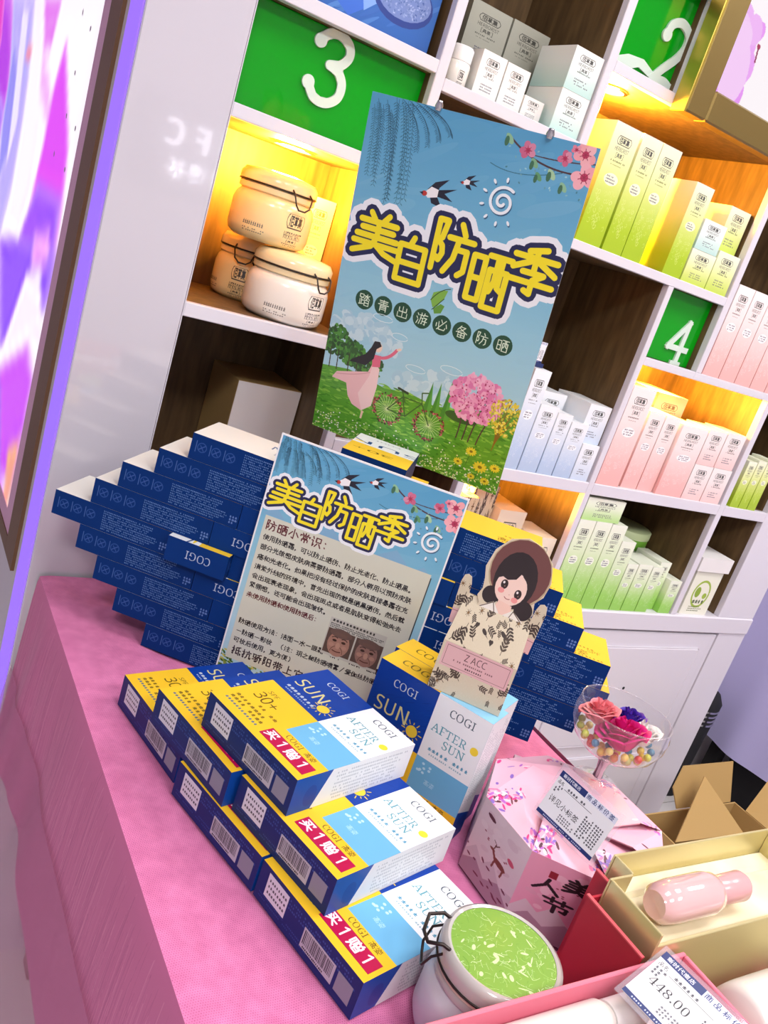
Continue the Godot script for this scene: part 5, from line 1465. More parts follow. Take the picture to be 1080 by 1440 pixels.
func bridge(outer: PackedVector2Array, hole: PackedVector2Array) -> PackedVector2Array:
	if Geometry2D.is_polygon_clockwise(outer):
		outer.reverse()
	if not Geometry2D.is_polygon_clockwise(hole):
		hole.reverse()
	var bi := 0
	var bj := 0
	var best := INF
	for i in outer.size():
		for j in hole.size():
			var dd := outer[i].distance_to(hole[j])
			if dd < best:
				best = dd
				bi = i
				bj = j
	var o := PackedVector2Array()
	for i in outer.size():
		o.append(outer[i])
		if i == bi:
			for j in hole.size() + 1:
				o.append(hole[(bj + j) % hole.size()] + Vector2(0.000002, 0.000001))
			o.append(outer[i] + Vector2(0.000003, 0.000002))
	return o

func niche_lamp(at: Vector3, r: float, label: String, energy: float) -> void:
	var t := thing("niche_lamp", label, "lamp", at, Basis(), "warm lamps in the niches")
	part(t, "trim_ring", lathe([Vector2(r, -0.0005), Vector2(r, -0.004), Vector2(r + 0.006, -0.003), Vector2(r + 0.006, -0.0005)], 28), M["chrome"])
	part(t, "lamp_face", lathe([Vector2(r - 0.0005, -0.0008), Vector2(r - 0.0005, -0.0025), Vector2(0.0, -0.0025)], 28), M["warm lamp"])
	var l := OmniLight3D.new()
	l.name = "lamp_light"
	l.light_energy = energy
	l.light_color = Color(1.0, 0.70, 0.24)
	l.light_size = r * 0.8
	l.omni_range = 5.0
	l.omni_attenuation = 2.0
	l.shadow_enabled = true
	l.position = Vector3(0, -0.028, 0)
	t.add_child(l)

# ---------------------------------------------------------------- table
func cloth_wave(a: float, b: float) -> float:
	return sin(a * 21.0 + sin(b * 7.0) * 1.4) * 0.5 + sin(a * 47.0 + b * 9.0) * 0.25

func build_table() -> void:
	var t := thing("display_table", "plain table hidden under the pink tulle cloth", "table")
	part(t, "table_top", block(Vector3(0.285, 0.715, 0.012), Vector3(0.925, T - 0.006, 1.32)), M["table wood"])
	for x in [0.40, 0.83]:
		for z in [0.05, 1.28]:
			part(t, "leg", block(Vector3(x - 0.02, 0, z - 0.02), Vector3(x + 0.02, 0.7148, z + 0.02)), M["table wood"])
	var c := thing("tablecloth", "pink tulle tablecloth gathered over the display table", "tablecloth")
	var st := begin()
	var nx := 110
	var nz := 150
	var grid := func(i: int, j: int) -> Vector3:
		var x := lerpf(0.279, 0.931, float(i) / nx)
		var z := lerpf(0.006, 1.326, float(j) / nz)
		var w := sin((x - 0.35 * z) * 62.0 + sin(z * 5.0) * 1.5) * 0.5 + sin((x - 0.2 * z) * 131.0 + z * 3.0) * 0.3 + cloth_wave(z * 0.6 + x, x) * 0.5
		var edge := clampf(minf(x - 0.279, z - 0.006) / 0.05, 0.0, 1.0)
		return Vector3(x, T - 0.0006 - 0.0021 * (1.0 - w) * edge - 0.002 * pow(1.0 - clampf((x - 0.279) / 0.02, 0.0, 1.0), 2.0), z)
	sheet(st, grid, nx, nz, 0.652, 1.32)
	part(c, "top", st.commit(), M["pink tulle"])
	# left drape, hanging in soft folds to about half height
	st = begin()
	var fold := func(z: float, f: float) -> float:
		var a := z * 21.0 + sin(z * 6.0) * 2.2 + f * 1.2
		return (sin(a) * 0.6 + sin(a * 2.3 + 1.0) * 0.28) * 0.0085 * pow(f, 0.8)
	var drape := func(i: int, j: int) -> Vector3:
		var f := float(i) / 26
		var z := lerpf(0.006, 1.326, float(j) / 260)
		var hem := 0.475 + 0.012 * sin(z * 9.0) - 0.02 * z
		var y := lerpf(T - 0.0026, hem, f)
		return Vector3(0.279 - 0.010 * sqrt(f) - 0.010 * f + fold.call(z, f), y, z)
	sheet(st, drape, 26, 260, 0.3, 1.32)
	part(c, "side_drape", st.commit(), M["pink tulle hanging"])
	st = begin()
	var sheer := func(i: int, j: int) -> Vector3:
		var f := float(i) / 24
		var z := lerpf(0.006, 1.326, float(j) / 260)
		var hem := 0.40 + 0.018 * sin(z * 11.0 + 1.0) + 0.008 * sin(z * 37.0)
		var y := lerpf(0.60, hem, f)
		var g := clampf((T - y) / 0.28, 0.0, 1.25)
		return Vector3(0.279 - 0.010 * sqrt(g) - 0.010 * g + fold.call(z, g) - 0.004 - 0.012 * f, y, z)
	sheet(st, sheer, 24, 260, 0.4, 1.32)
	part(c, "sheer_overlay", st.commit(), M["sheer tulle"])
	st = begin()
	var right := func(i: int, j: int) -> Vector3:
		var f := float(i) / 14
		var z := lerpf(1.326, 0.006, float(j) / 120)
		return Vector3(0.931 + 0.006 + cloth_wave(z * 1.7, 0.6) * 0.014 * f, lerpf(T - 0.001, 0.47, f), z)
	sheet(st, right, 14, 120, 0.3, 1.32)
	part(c, "side_drape", st.commit(), M["pink tulle hanging"])
	st = begin()
	var front := func(i: int, j: int) -> Vector3:
		var f := float(i) / 14
		var x := lerpf(0.279, 0.931, float(j) / 80)
		return Vector3(x, lerpf(T - 0.001, 0.47, f), 1.33 + cloth_wave(x * 1.7, 0.2) * 0.014 * f)
	sheet(st, front, 14, 80, 0.3, 0.65)
	part(c, "front_drape", st.commit(), M["pink tulle hanging"])

func sheet(st: SurfaceTool, f: Callable, nu: int, nv: int, su: float, sv: float) -> void:
	st.set_smooth_group(0)
	for i in nu:
		for j in nv:
			for k in [[0, 0], [1, 1], [1, 0], [0, 0], [0, 1], [1, 1]]:
				var a: int = i + k[0]
				var b: int = j + k[1]
				st.set_uv(Vector2(su * a / nu, sv * b / nv))
				st.add_vertex(f.call(a, b))
	st.index()
	st.generate_normals()

# ---------------------------------------------------------------- goods on the shelves
func solo(called: String, label: String, category: String, mesh: Mesh, m: Material, at: Vector3, basis := Basis(), group := "") -> MeshInstance3D:
	var o := part(self, numbered(called), mesh, m, at, basis)
	o.set_meta("label", label)
	o.set_meta("category", category)
	if group != "":
		o.set_meta("group", group)
	return o

func way_uv(i: int, tall: bool) -> Array:
	var x := i / 8.0
	var front := Rect2(x, 0, 0.125, 0.625) if tall else Rect2(x, 0.625, 0.125, 0.293)
	var side := Rect2(front.position.x + 0.002, front.position.y, 0.006, front.size.y)
	var top := Rect2(x + 0.01, 0.925, 0.1, 0.06)
	return [side, side, top, top, front, side]

func shelf_carton(x0: float, x1: float, y: float, h: float, z: float, deep: float, way: int, label: String, group: String, called := "skincare_carton") -> void:
	var tall := h / (x1 - x0) > 1.75
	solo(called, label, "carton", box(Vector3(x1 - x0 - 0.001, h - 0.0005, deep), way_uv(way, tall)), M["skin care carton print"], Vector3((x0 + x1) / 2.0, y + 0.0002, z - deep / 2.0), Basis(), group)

func stock_shelves() -> void:
	var g := "lime cartons under number 2"
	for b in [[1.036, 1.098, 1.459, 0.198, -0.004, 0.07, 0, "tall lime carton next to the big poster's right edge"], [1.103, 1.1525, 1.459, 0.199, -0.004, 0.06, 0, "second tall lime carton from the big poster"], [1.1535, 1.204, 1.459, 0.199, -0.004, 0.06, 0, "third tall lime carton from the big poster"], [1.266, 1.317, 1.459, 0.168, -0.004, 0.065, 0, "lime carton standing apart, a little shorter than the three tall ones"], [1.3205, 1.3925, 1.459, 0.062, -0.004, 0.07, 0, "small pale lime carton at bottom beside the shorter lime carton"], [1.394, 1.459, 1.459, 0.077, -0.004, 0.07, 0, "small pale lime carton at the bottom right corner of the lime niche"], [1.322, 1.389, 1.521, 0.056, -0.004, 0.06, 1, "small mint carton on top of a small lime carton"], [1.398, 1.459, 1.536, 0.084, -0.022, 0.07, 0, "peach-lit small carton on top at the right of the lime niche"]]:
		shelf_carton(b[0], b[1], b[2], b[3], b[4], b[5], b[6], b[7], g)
	g = "pale blue cartons below number 3's shelf"
	g = "pale blue cartons in the tall niche"
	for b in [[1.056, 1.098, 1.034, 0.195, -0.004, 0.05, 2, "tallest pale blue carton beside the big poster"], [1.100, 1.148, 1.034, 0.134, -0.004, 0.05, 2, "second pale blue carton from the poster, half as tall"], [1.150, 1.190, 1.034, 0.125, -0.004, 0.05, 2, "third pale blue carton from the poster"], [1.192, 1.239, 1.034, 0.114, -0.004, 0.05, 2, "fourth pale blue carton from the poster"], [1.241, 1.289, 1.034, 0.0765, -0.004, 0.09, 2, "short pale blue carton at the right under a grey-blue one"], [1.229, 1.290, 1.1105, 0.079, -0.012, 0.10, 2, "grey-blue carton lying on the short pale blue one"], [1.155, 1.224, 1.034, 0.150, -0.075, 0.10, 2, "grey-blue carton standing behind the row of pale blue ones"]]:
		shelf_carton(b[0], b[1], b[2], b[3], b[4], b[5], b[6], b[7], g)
	var pc := thing("shelf_price_card", "small white price card with blue foot on the tallest pale blue carton", "price card", Vector3(1.066, 1.2293, -0.03))
	part(pc, "card", block(Vector3(-0.019, 0.008, 0), Vector3(0.019, 0.046, 0.0012)), M["price tag print 0"])
	part(pc, "foot", block(Vector3(-0.021, 0, -0.008), Vector3(0.021, 0.0078, 0.008)), mat("navy plastic", hx("1c2c5c"), 0.4))
	g = "pink cartons under number 4"
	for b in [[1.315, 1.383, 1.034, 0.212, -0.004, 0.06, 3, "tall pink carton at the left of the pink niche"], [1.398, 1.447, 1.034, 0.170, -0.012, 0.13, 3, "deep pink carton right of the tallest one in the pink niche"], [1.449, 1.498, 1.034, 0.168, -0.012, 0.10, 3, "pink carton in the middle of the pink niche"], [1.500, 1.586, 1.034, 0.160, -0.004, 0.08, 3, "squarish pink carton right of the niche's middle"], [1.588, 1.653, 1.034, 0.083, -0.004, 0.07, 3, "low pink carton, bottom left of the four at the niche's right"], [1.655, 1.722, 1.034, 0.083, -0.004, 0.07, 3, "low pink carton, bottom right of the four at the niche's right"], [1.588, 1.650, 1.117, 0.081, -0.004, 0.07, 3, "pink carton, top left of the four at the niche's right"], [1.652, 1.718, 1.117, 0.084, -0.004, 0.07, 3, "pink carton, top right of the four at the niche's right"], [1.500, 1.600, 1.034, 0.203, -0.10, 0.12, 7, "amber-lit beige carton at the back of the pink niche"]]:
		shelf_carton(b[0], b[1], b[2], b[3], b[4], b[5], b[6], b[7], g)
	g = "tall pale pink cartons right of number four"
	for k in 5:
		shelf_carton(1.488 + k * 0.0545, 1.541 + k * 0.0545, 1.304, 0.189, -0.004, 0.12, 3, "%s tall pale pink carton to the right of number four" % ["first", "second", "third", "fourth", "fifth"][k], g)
	g = "narrow yellow-green cartons at the right edge"
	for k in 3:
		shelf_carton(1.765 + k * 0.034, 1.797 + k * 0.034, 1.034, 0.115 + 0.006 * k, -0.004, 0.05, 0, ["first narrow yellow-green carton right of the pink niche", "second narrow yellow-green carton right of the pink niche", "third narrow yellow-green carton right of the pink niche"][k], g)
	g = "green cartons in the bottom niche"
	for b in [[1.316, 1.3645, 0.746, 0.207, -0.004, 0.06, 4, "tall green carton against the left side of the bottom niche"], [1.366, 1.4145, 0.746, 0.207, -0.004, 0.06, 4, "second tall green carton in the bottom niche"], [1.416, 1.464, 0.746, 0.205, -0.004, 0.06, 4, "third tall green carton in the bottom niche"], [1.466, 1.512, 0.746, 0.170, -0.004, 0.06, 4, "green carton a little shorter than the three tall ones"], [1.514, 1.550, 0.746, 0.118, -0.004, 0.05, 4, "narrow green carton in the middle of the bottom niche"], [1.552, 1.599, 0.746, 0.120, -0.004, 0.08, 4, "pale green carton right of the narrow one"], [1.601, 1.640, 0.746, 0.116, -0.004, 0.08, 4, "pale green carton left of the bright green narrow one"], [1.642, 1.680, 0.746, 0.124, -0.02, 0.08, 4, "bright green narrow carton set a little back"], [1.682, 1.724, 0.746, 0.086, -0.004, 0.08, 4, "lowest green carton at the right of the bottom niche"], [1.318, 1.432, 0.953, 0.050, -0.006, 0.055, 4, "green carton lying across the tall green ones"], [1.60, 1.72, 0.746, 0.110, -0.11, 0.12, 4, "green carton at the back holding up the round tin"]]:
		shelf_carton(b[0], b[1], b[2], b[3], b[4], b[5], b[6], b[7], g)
	var tin := thing("round_tin", "flat round green tin lying at the back of the bottom niche", "tin", Vector3(1.653, 0.8563, -0.175))
	part(tin, "tin_body", lathe([Vector2(0, 0), Vector2(0.066, 0), Vector2(0.068, 0.002), Vector2(0.068, 0.026)], 40), mat("tin green", hx("79bd3e"), 0.35))
	part(tin, "tin_lid", lathe([Vector2(0.0695, 0.0262), Vector2(0.0695, 0.043), Vector2(0.067, 0.045), Vector2(0, 0.045)], 40), mat("tin lid", hx("c9dca8"), 0.35))
	var wb := thing("gift_carton", "white carton with green ring print in the rightmost bottom niche", "carton", Vector3(1.8165, 0.7462, -0.06))
	part(wb, "carton_body", box(Vector3(0.102, 0.118, 0.105)), M["white green carton print"])
	part(wb, "carton_lid", box(Vector3(0.121, 0.036, 0.116)), M["paper white"], Vector3(0, 0.1181, 0))
	g = "white and mint goods above number 3's right"
	g = "white and mint cartons above the big poster"
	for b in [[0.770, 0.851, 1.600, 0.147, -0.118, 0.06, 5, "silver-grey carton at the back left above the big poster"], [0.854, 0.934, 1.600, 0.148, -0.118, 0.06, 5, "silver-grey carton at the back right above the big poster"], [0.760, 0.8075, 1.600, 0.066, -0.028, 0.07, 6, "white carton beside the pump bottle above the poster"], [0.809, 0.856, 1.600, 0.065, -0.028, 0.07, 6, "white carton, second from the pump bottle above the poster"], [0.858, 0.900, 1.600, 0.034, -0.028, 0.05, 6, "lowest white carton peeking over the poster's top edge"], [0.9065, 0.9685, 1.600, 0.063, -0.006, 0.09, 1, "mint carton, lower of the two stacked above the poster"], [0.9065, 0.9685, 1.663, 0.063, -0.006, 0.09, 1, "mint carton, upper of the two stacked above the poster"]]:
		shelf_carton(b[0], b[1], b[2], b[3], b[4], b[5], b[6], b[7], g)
	var pb := thing("lotion_bottle", "white capped lotion bottle at the left above the poster", "bottle", Vector3(0.733, 1.6002, -0.045), yaw(180))
	part(pb, "bottle_body", lathe([Vector2(0, 0), Vector2(0.019, 0), Vector2(0.0205, 0.002), Vector2(0.0205, 0.032), Vector2(0.019, 0.036)], 28), M["white jar print"])
	part(pb, "cap", lathe([Vector2(0.0195, 0.0362), Vector2(0.0195, 0.055), Vector2(0.017, 0.058), Vector2(0, 0.058)], 28), M["paper white"])
	# three clip-top jars in the warm niche
	niche_jar(Vector3(0.572, 1.1943, -0.069), 0.065, 0.104, "white clip jar in front at the bottom of the warm niche", 205)
	niche_jar(Vector3(0.548, 1.1943, -0.195), 0.052, 0.104, "clip jar tinted lamp yellow, half hidden behind the front jar", 150, true)
	niche_jar(Vector3(0.531, 1.2986, -0.105), 0.063, 0.104, "clip jar tinted lamp yellow on top, right under the lamp", 195, true)
	solo("skincare_carton", "olive carton behind the clip jars", "carton", box(Vector3(0.048, 0.195, 0.045), way_uv(7, true)), M["skin care carton print"], Vector3(0.6505, 1.1943, -0.2155))
	# stored carton in the dark niche
	var sc := thing("shipping_carton", "white-fronted brown carton in the dark niche behind the blue cartons", "carton", Vector3(0.616, 0.7462, -0.19))
	part(sc, "carton_body", box(Vector3(0.118, 0.326, 0.13)), M["kraft"])
	part(sc, "front_sheet", block(Vector3(-0.0585, 0.002, 0.0652), Vector3(0.0585, 0.3255, 0.0664)), M["paper white"])
	# kraft boxes in the amber niche
	g = "kraft boxes in the amber niche"
	for b in [[1.225, 1.290, 0.15, -0.02, 0.09, "kraft carton at the amber niche's right side"], [1.150, 1.222, 0.185, -0.06, 0.12, "taller kraft carton left of the right-hand kraft one"]]:
		solo("kraft_carton", b[5], "carton", box(Vector3(b[1] - b[0], b[2], b[4]), way_uv(7, false)), M["skin care carton print"], Vector3((b[0] + b[1]) / 2.0, 0.7462, b[3] - b[4] / 2.0), Basis(), g)
	for b in [[1.085, 1.145, 0.225, -0.08, 0.07, "leaf-patterned ornament box in the amber niche under the poster"], [1.02, 1.08, 0.205, -0.05, 0.07, "second leaf-patterned ornament box, nearer the poster"]]:
		solo("ornament_box", b[5], "box", box(Vector3(b[1] - b[0], b[2], b[4]), [Rect2(0, 0.5, 0.2, 0.2), Rect2(0.1, 0.48, 0.5, 0.2), Rect2(0.1, 0.5, 0.5, 0.15), Rect2(0, 0.5, 0.1, 0.1), Rect2(0.05, 0.48, 0.7, 0.22), Rect2(0, 0.5, 0.1, 0.1)]), M["gable box print"], Vector3((b[0] + b[1]) / 2.0, 0.7462, b[3] - b[4] / 2.0), Basis(), "leaf-patterned ornament boxes")

func wire_bail(r: float, y: float) -> ArrayMesh:
	return tube([Vector3(-0.016, y + 0.006, r * 0.9), Vector3(-0.017, y - 0.002, r + 0.006), Vector3(-0.013, y - 0.016, r + 0.010), Vector3(-0.006, y - 0.022, r + 0.009), Vector3(0.006, y - 0.022, r + 0.009), Vector3(0.013, y - 0.016, r + 0.010), Vector3(0.017, y - 0.002, r + 0.006), Vector3(0.016, y + 0.006, r * 0.9)], 0.0013, 6)

func niche_jar(at: Vector3, r: float, h: float, label: String, turn: float, cream := false) -> void:  # cream picks the body colour with the lamp's yellow light painted in
	var t := thing("clip_jar", label, "jar", at, yaw(turn), "clip jars in the warm niche")
	var y := h * 0.66
	part(t, "jar_body", lathe([Vector2(0, 0.001), Vector2(r * 0.8, 0.0), Vector2(r * 0.95, h * 0.06), Vector2(r, h * 0.16), Vector2(r, h * 0.5), Vector2(r * 0.95, h * 0.6), Vector2(r * 0.86, y)], 44), M["lamp tinted jar print" if cream else "white jar print"])
	var ring := mat("jar lid milk", hx("ecdcb0"), 0.18)
	part(t, "neck_ring", lathe([Vector2(r * 0.86, y), Vector2(r * 0.93, y + h * 0.02), Vector2(r * 0.93, y + h * 0.09), Vector2(r * 0.88, y + h * 0.11)], 44), ring)
	part(t, "lid", lathe([Vector2(r * 0.88, y + h * 0.11), Vector2(r * 0.95, y + h * 0.13), Vector2(r * 0.95, y + h * 0.22), Vector2(r * 0.86, y + h * 0.30), Vector2(r * 0.5, y + h * 0.335), Vector2(0, y + h * 0.34)], 44), ring)
	var hoop := []
	for k in 36:
		hoop.append(Vector3(sin(TAU * k / 36) * r * 0.945, y + h * 0.115, cos(TAU * k / 36) * r * 0.945))
	part(t, "wire_hoop", tube(hoop, 0.0012, 6, true), M["dark wire"])
	part(t, "wire_clasp", wire_bail(r * 0.93, y + h * 0.13), M["dark wire"])
	part(t, "wire_clasp", wire_bail(r * 0.93, y + h * 0.13), M["dark wire"], Vector3.ZERO, yaw(180))

# ---------------------------------------------------------------- wall of blue cartons behind the small poster
func build_carton_wall() -> void:
	var r := func(x, y, w, h): return Rect2(x / 512.0, y / 1024.0, w / 512.0, h / 1024.0)
	var long_white := box(Vector3(0.168, FH - 0.0003, 0.088), [r.call(264, 220, 248, 104), r.call(264, 220, 248, 104), r.call(0, 330, 504, 264), r.call(264, 220, 20, 20), r.call(0, 0, 504, 104), r.call(0, 110, 504, 104)])
	var long_yellow := box(Vector3(0.168, FH - 0.0003, 0.088), [r.call(264, 220, 248, 104), r.call(264, 220, 248, 104), r.call(0, 600, 504, 264), r.call(264, 220, 20, 20), r.call(0, 110, 504, 104), r.call(0, 0, 504, 104)])
	var end_on := box(Vector3(0.088, FH - 0.0003, 0.168), [r.call(0, 110, 504, 104), r.call(0, 0, 504, 104), r.call(0, 870, 512, 150), r.call(264, 220, 20, 20), r.call(0, 220, 264, 104), r.call(0, 220, 264, 104)])
	var left := [0.0, -0.051, -0.088, -0.121, -0.164, -0.114, -0.083, -0.0395, -0.001]
	var right := [0.45, 0.49, 0.53, 0.577, 0.60, 0.588, 0.54, 0.50, 0.46]
	var nth := ["bottom", "second", "third", "fourth", "fifth", "sixth", "seventh", "eighth", "top"]
	var b := Basis(W_DIR, Vector3.UP, W_NRM)
	var m := M["row carton print"] as Material
	for k in 9:
		var y := k * FH
		var place := func(s: float, n: float) -> Vector3: return W_ORG + W_DIR * s + W_NRM * n + Vector3(0, y + 0.0002, 0)
		solo("sunscreen_carton", "long blue carton at the left end, %s layer of the carton wall" % nth[k], "carton", long_white, m, place.call(left[k] + 0.084, -0.0445), b, "blue cartons stacked behind the small poster")
		solo("sunscreen_carton", "long blue carton with yellow top at the right end, %s layer of the carton wall" % nth[k], "carton", long_yellow, m, place.call(right[k] - 0.084, -0.050), b, "blue cartons stacked behind the small poster")
		var from: float = left[k] + 0.1685
		var to: float = right[k] - 0.1685
		var cnt := maxi(1, roundi((to - from) / 0.0888))
		for j in cnt:
			var step := (to - from) / cnt
			var s := from + step * (j + 0.5)
			var n := -0.0845 + (0.012 if k == 4 and j == 0 else -0.002 * (j % 2))
			solo("sunscreen_carton", "endways blue carton, number %s from the left, %s layer of the wall" % [["one", "two", "three", "four", "five"][j], nth[k]], "carton", end_on, m, place.call(s, n), b * Basis.from_scale(Vector3((step - 0.0006) / 0.088, 1, 1)), "blue cartons stacked behind the small poster")
	var top := box(Vector3(0.088, 0.0345, 0.118), [r.call(264, 220, 200, 104), r.call(264, 220, 200, 104), Rect2(0, 0.85, 1, 0.14), r.call(264, 220, 20, 20), r.call(0, 220, 264, 104), r.call(0, 220, 264, 104)])
	# lies across the middle of the wall, white half to the back, yellow half in front
	var st := begin()
	var u := func(fx, fy): return Vector2(fx, 0.8496 + fy * 0.1465)
	add_box(st, Vector3(-0.044, 0, -0.059), Vector3(0.044, 0.0345, 0.059), [r.call(264, 220, 200, 104), r.call(264, 220, 200, 104), r.call(0, 220, 1, 1), r.call(264, 220, 20, 20), r.call(264, 220, 200, 104), r.call(0, 220, 264, 104)])
	var c := [Vector3(-0.044, 0.0347, 0.059), Vector3(0.044, 0.0347, 0.059), Vector3(0.044, 0.0347, -0.059), Vector3(-0.044, 0.0347, -0.059)]
	var t := [u.call(1, 1), u.call(1, 0), u.call(0, 0), u.call(0, 1)]
	tri(st, c[0], c[1], c[2], t[0], t[1], t[2])
	tri(st, c[0], c[2], c[3], t[0], t[2], t[3])
	solo("sunscreen_carton", "white and yellow topped carton lying above the small poster", "carton", st.commit(), m, W_ORG + W_DIR * 0.222 + W_NRM * -0.104 + Vector3(0, 9 * FH + 0.0005, 0), b)

# ---------------------------------------------------------------- pyramid of sunscreen gift boxes
const SL := 0.150
const SW := 0.165
const SH := 0.0415
func make_set_box(label: String, at: Vector3, b: Basis, group: String, stickers := true) -> Node3D:
	var t := thing("sunscreen_gift_box", label, "gift box", at, b, group)
	var m := M["sunscreen gift box print"] as Material
	part(t, "carton", box(Vector3(SL, SH, SW), [atlas(0, 680, 534, 134), atlas(540, 540, 420, 134), atlas(0, 0, 480, 534), atlas(540, 540, 100, 100), atlas(0, 540, 480, 134), atlas(480, 954, -480, -134)]), m)
	if stickers:
		var z := SW / 2
		part(t, "price_sticker", sticker(Vector3(-0.062, 0.012, z), Vector3(-0.030, 0.037, z), Vector3.BACK, atlas(500, 10, 150, 110)), m)
		part(t, "bar_code_sticker", sticker(Vector3(-0.002, 0.008, z), Vector3(0.044, 0.029, z), Vector3.BACK, atlas(500, 130, 250, 90)), m)
		part(t, "grey_sticker", sticker(Vector3(0.048, 0.008, z), Vector3(0.068, 0.028, z), Vector3.BACK, atlas(840, 130, 80, 80)), m)
		part(t, "promotion_label", sticker(Vector3(-0.000, SH, 0.0735), Vector3(0.070, SH, 0.0555), Vector3.UP, atlas(500, 240, 320, 90)), m)
	return t

func sticker(a: Vector3, b: Vector3, n: Vector3, uv: Rect2) -> ArrayMesh:
	var st := begin()
	var e := n * 0.0003
	var c := Vector3(b.x, a.y, a.z) if n == Vector3.BACK else Vector3(b.x, a.y, a.z)
	var d := Vector3(a.x, b.y, b.z)
	quad(st, a + e, c + e, b + e, d + e, uv)
	for p in [[a, c], [c, b], [b, d], [d, a]]:
		quad(st, p[0] + n * 0.00005, p[1] + n * 0.00005, p[1] + e, p[0] + e, Rect2(uv.position, Vector2(0.001, 0.001)))
	return st.commit()

func build_gift_box_pyramid() -> void:
	# near left corner of each box, its turn and its layer
	var g := "sunscreen gift boxes stepped up in a pyramid"
	for q in [[0.412, 0.795, 12.7, 0, "sunscreen gift box nearest the green jar, bottom layer"], [0.378, 0.6455, 14.5, 0, "sunscreen gift box in the middle of the bottom layer"], [0.3470, 0.4840, 10.5, 0, "sunscreen gift box at the back of the bottom layer"], [0.361, 0.574, 13.0, 1, "sunscreen gift box at the back of the second layer"], [0.408, 0.7235, 14.5, 1, "sunscreen gift box at the front of the second layer"], [0.392, 0.641, 14.7, 2, "sunscreen gift box on top of the pyramid"]]:
		var a := deg_to_rad(q[2])
		var eu := Vector3(sin(a), 0, cos(a))
		var ev := Vector3(cos(a), 0, -sin(a))
		var at := Vector3(q[0], T + 0.0005 + q[3] * (SH + 0.0003), q[1]) - eu * SL / 2 + ev * SW / 2
		make_set_box(q[4], at, Basis(eu, Vector3.UP, -ev), g)

# ---------------------------------------------------------------- posters
func build_posters() -> void:
	var b := Basis.from_euler(Vector3(deg_to_rad(11.0), deg_to_rad(-51.3), deg_to_rad(1.24)), EULER_ORDER_YXZ)
	var t := thing("standing_poster", "large blue spring poster with yellow lettering on a clip stand", "poster", Vector3(0.637, 1.302, 0.249), b)
	var w := 0.2916
	var h := 0.45
	var st := begin()
	var n := 14
	var bend := func(f: float) -> float: return -0.006 * pow(1.0 - f, 2.0)
	for i in n:
		var f0 := float(i) / n
		var f1 := float(i + 1) / n
		var y0 := (f0 - 0.5) * h
		var y1 := (f1 - 0.5) * h
		quad(st, Vector3(-w / 2, y0, bend.call(f0)), Vector3(w / 2, y0, bend.call(f0)), Vector3(w / 2, y1, bend.call(f1)), Vector3(-w / 2, y1, bend.call(f1)), Rect2(0, 1.0 - f1, 1, f1 - f0))
	part(t, "sheet", st.commit(), M["big poster print"])
	st = begin()
	for i in n:
		var f0 := float(i) / n
		var f1 := float(i + 1) / n
		quad(st, Vector3(w / 2, (f0 - 0.5) * h, bend.call(f0) - 0.0012), Vector3(-w / 2, (f0 - 0.5) * h, bend.call(f0) - 0.0012), Vector3(-w / 2, (f1 - 0.5) * h, bend.call(f1) - 0.0012), Vector3(w / 2, (f1 - 0.5) * h, bend.call(f1) - 0.0012))
	part(t, "backing", st.commit(), M["paper white"])
	for x in [-0.056, 0.085]:
		part(t, "clip", lathe([Vector2(0, -0.006), Vector2(0.004, -0.005), Vector2(0.005, 0.0), Vector2(0.003, 0.006), Vector2(0, 0.0065)], 14), M["chrome"], Vector3(x, h / 2 + 0.002, 0.001))
		var inv0 := b.inverse()
		var foot := Vector3(0.716, 0, 0.155) - Vector3(0.637, 0, 0.249)
		part(t, "stand_rod", tube([Vector3(x, h / 2 - 0.002, -0.004), Vector3(x, 0, -0.010), Vector3(x * 0.6, -h / 2 + 0.04, -0.025), inv0 * (foot + Vector3(0, -0.20, 0)), inv0 * (foot + Vector3(0, -0.542, 0))], 0.002, 8), M["chrome"])
	var inv := b.inverse()
	part(t, "stand_base", lathe([Vector2(0, 0), Vector2(0.05, 0), Vector2(0.05, 0.006), Vector2(0, 0.008)], 32), M["chrome"], inv * (Vector3(0.716, 0.7552, 0.155) - Vector3(0.637, 1.302, 0.249)), inv)
	# small poster on card, leaning flush against the carton wall
	var s := thing("counter_poster", "small blue sun protection poster with white text panel before the cartons", "poster", W_ORG + W_DIR * 0.2315 + W_NRM * 0.0035 + Vector3(0, 0.012, 0), Basis(W_DIR, Vector3.UP, W_NRM))
	var hw := 0.122
	st = begin()
	quad(st, Vector3(-hw, 0, 0.0012), Vector3(hw, 0, 0.0012), Vector3(hw, 0.338, 0.0012), Vector3(-hw, 0.338, 0.0012))
	part(s, "sheet", st.commit(), M["small poster print"])
	part(s, "card_back", block(Vector3(-hw, 0, -0.0012), Vector3(hw, 0.338, 0.0011)), M["paper white"])
	part(s, "foot_rest", block(Vector3(-0.10, -0.0115, -0.0012), Vector3(0.10, -0.0002, 0.010)), M["clear acrylic"])

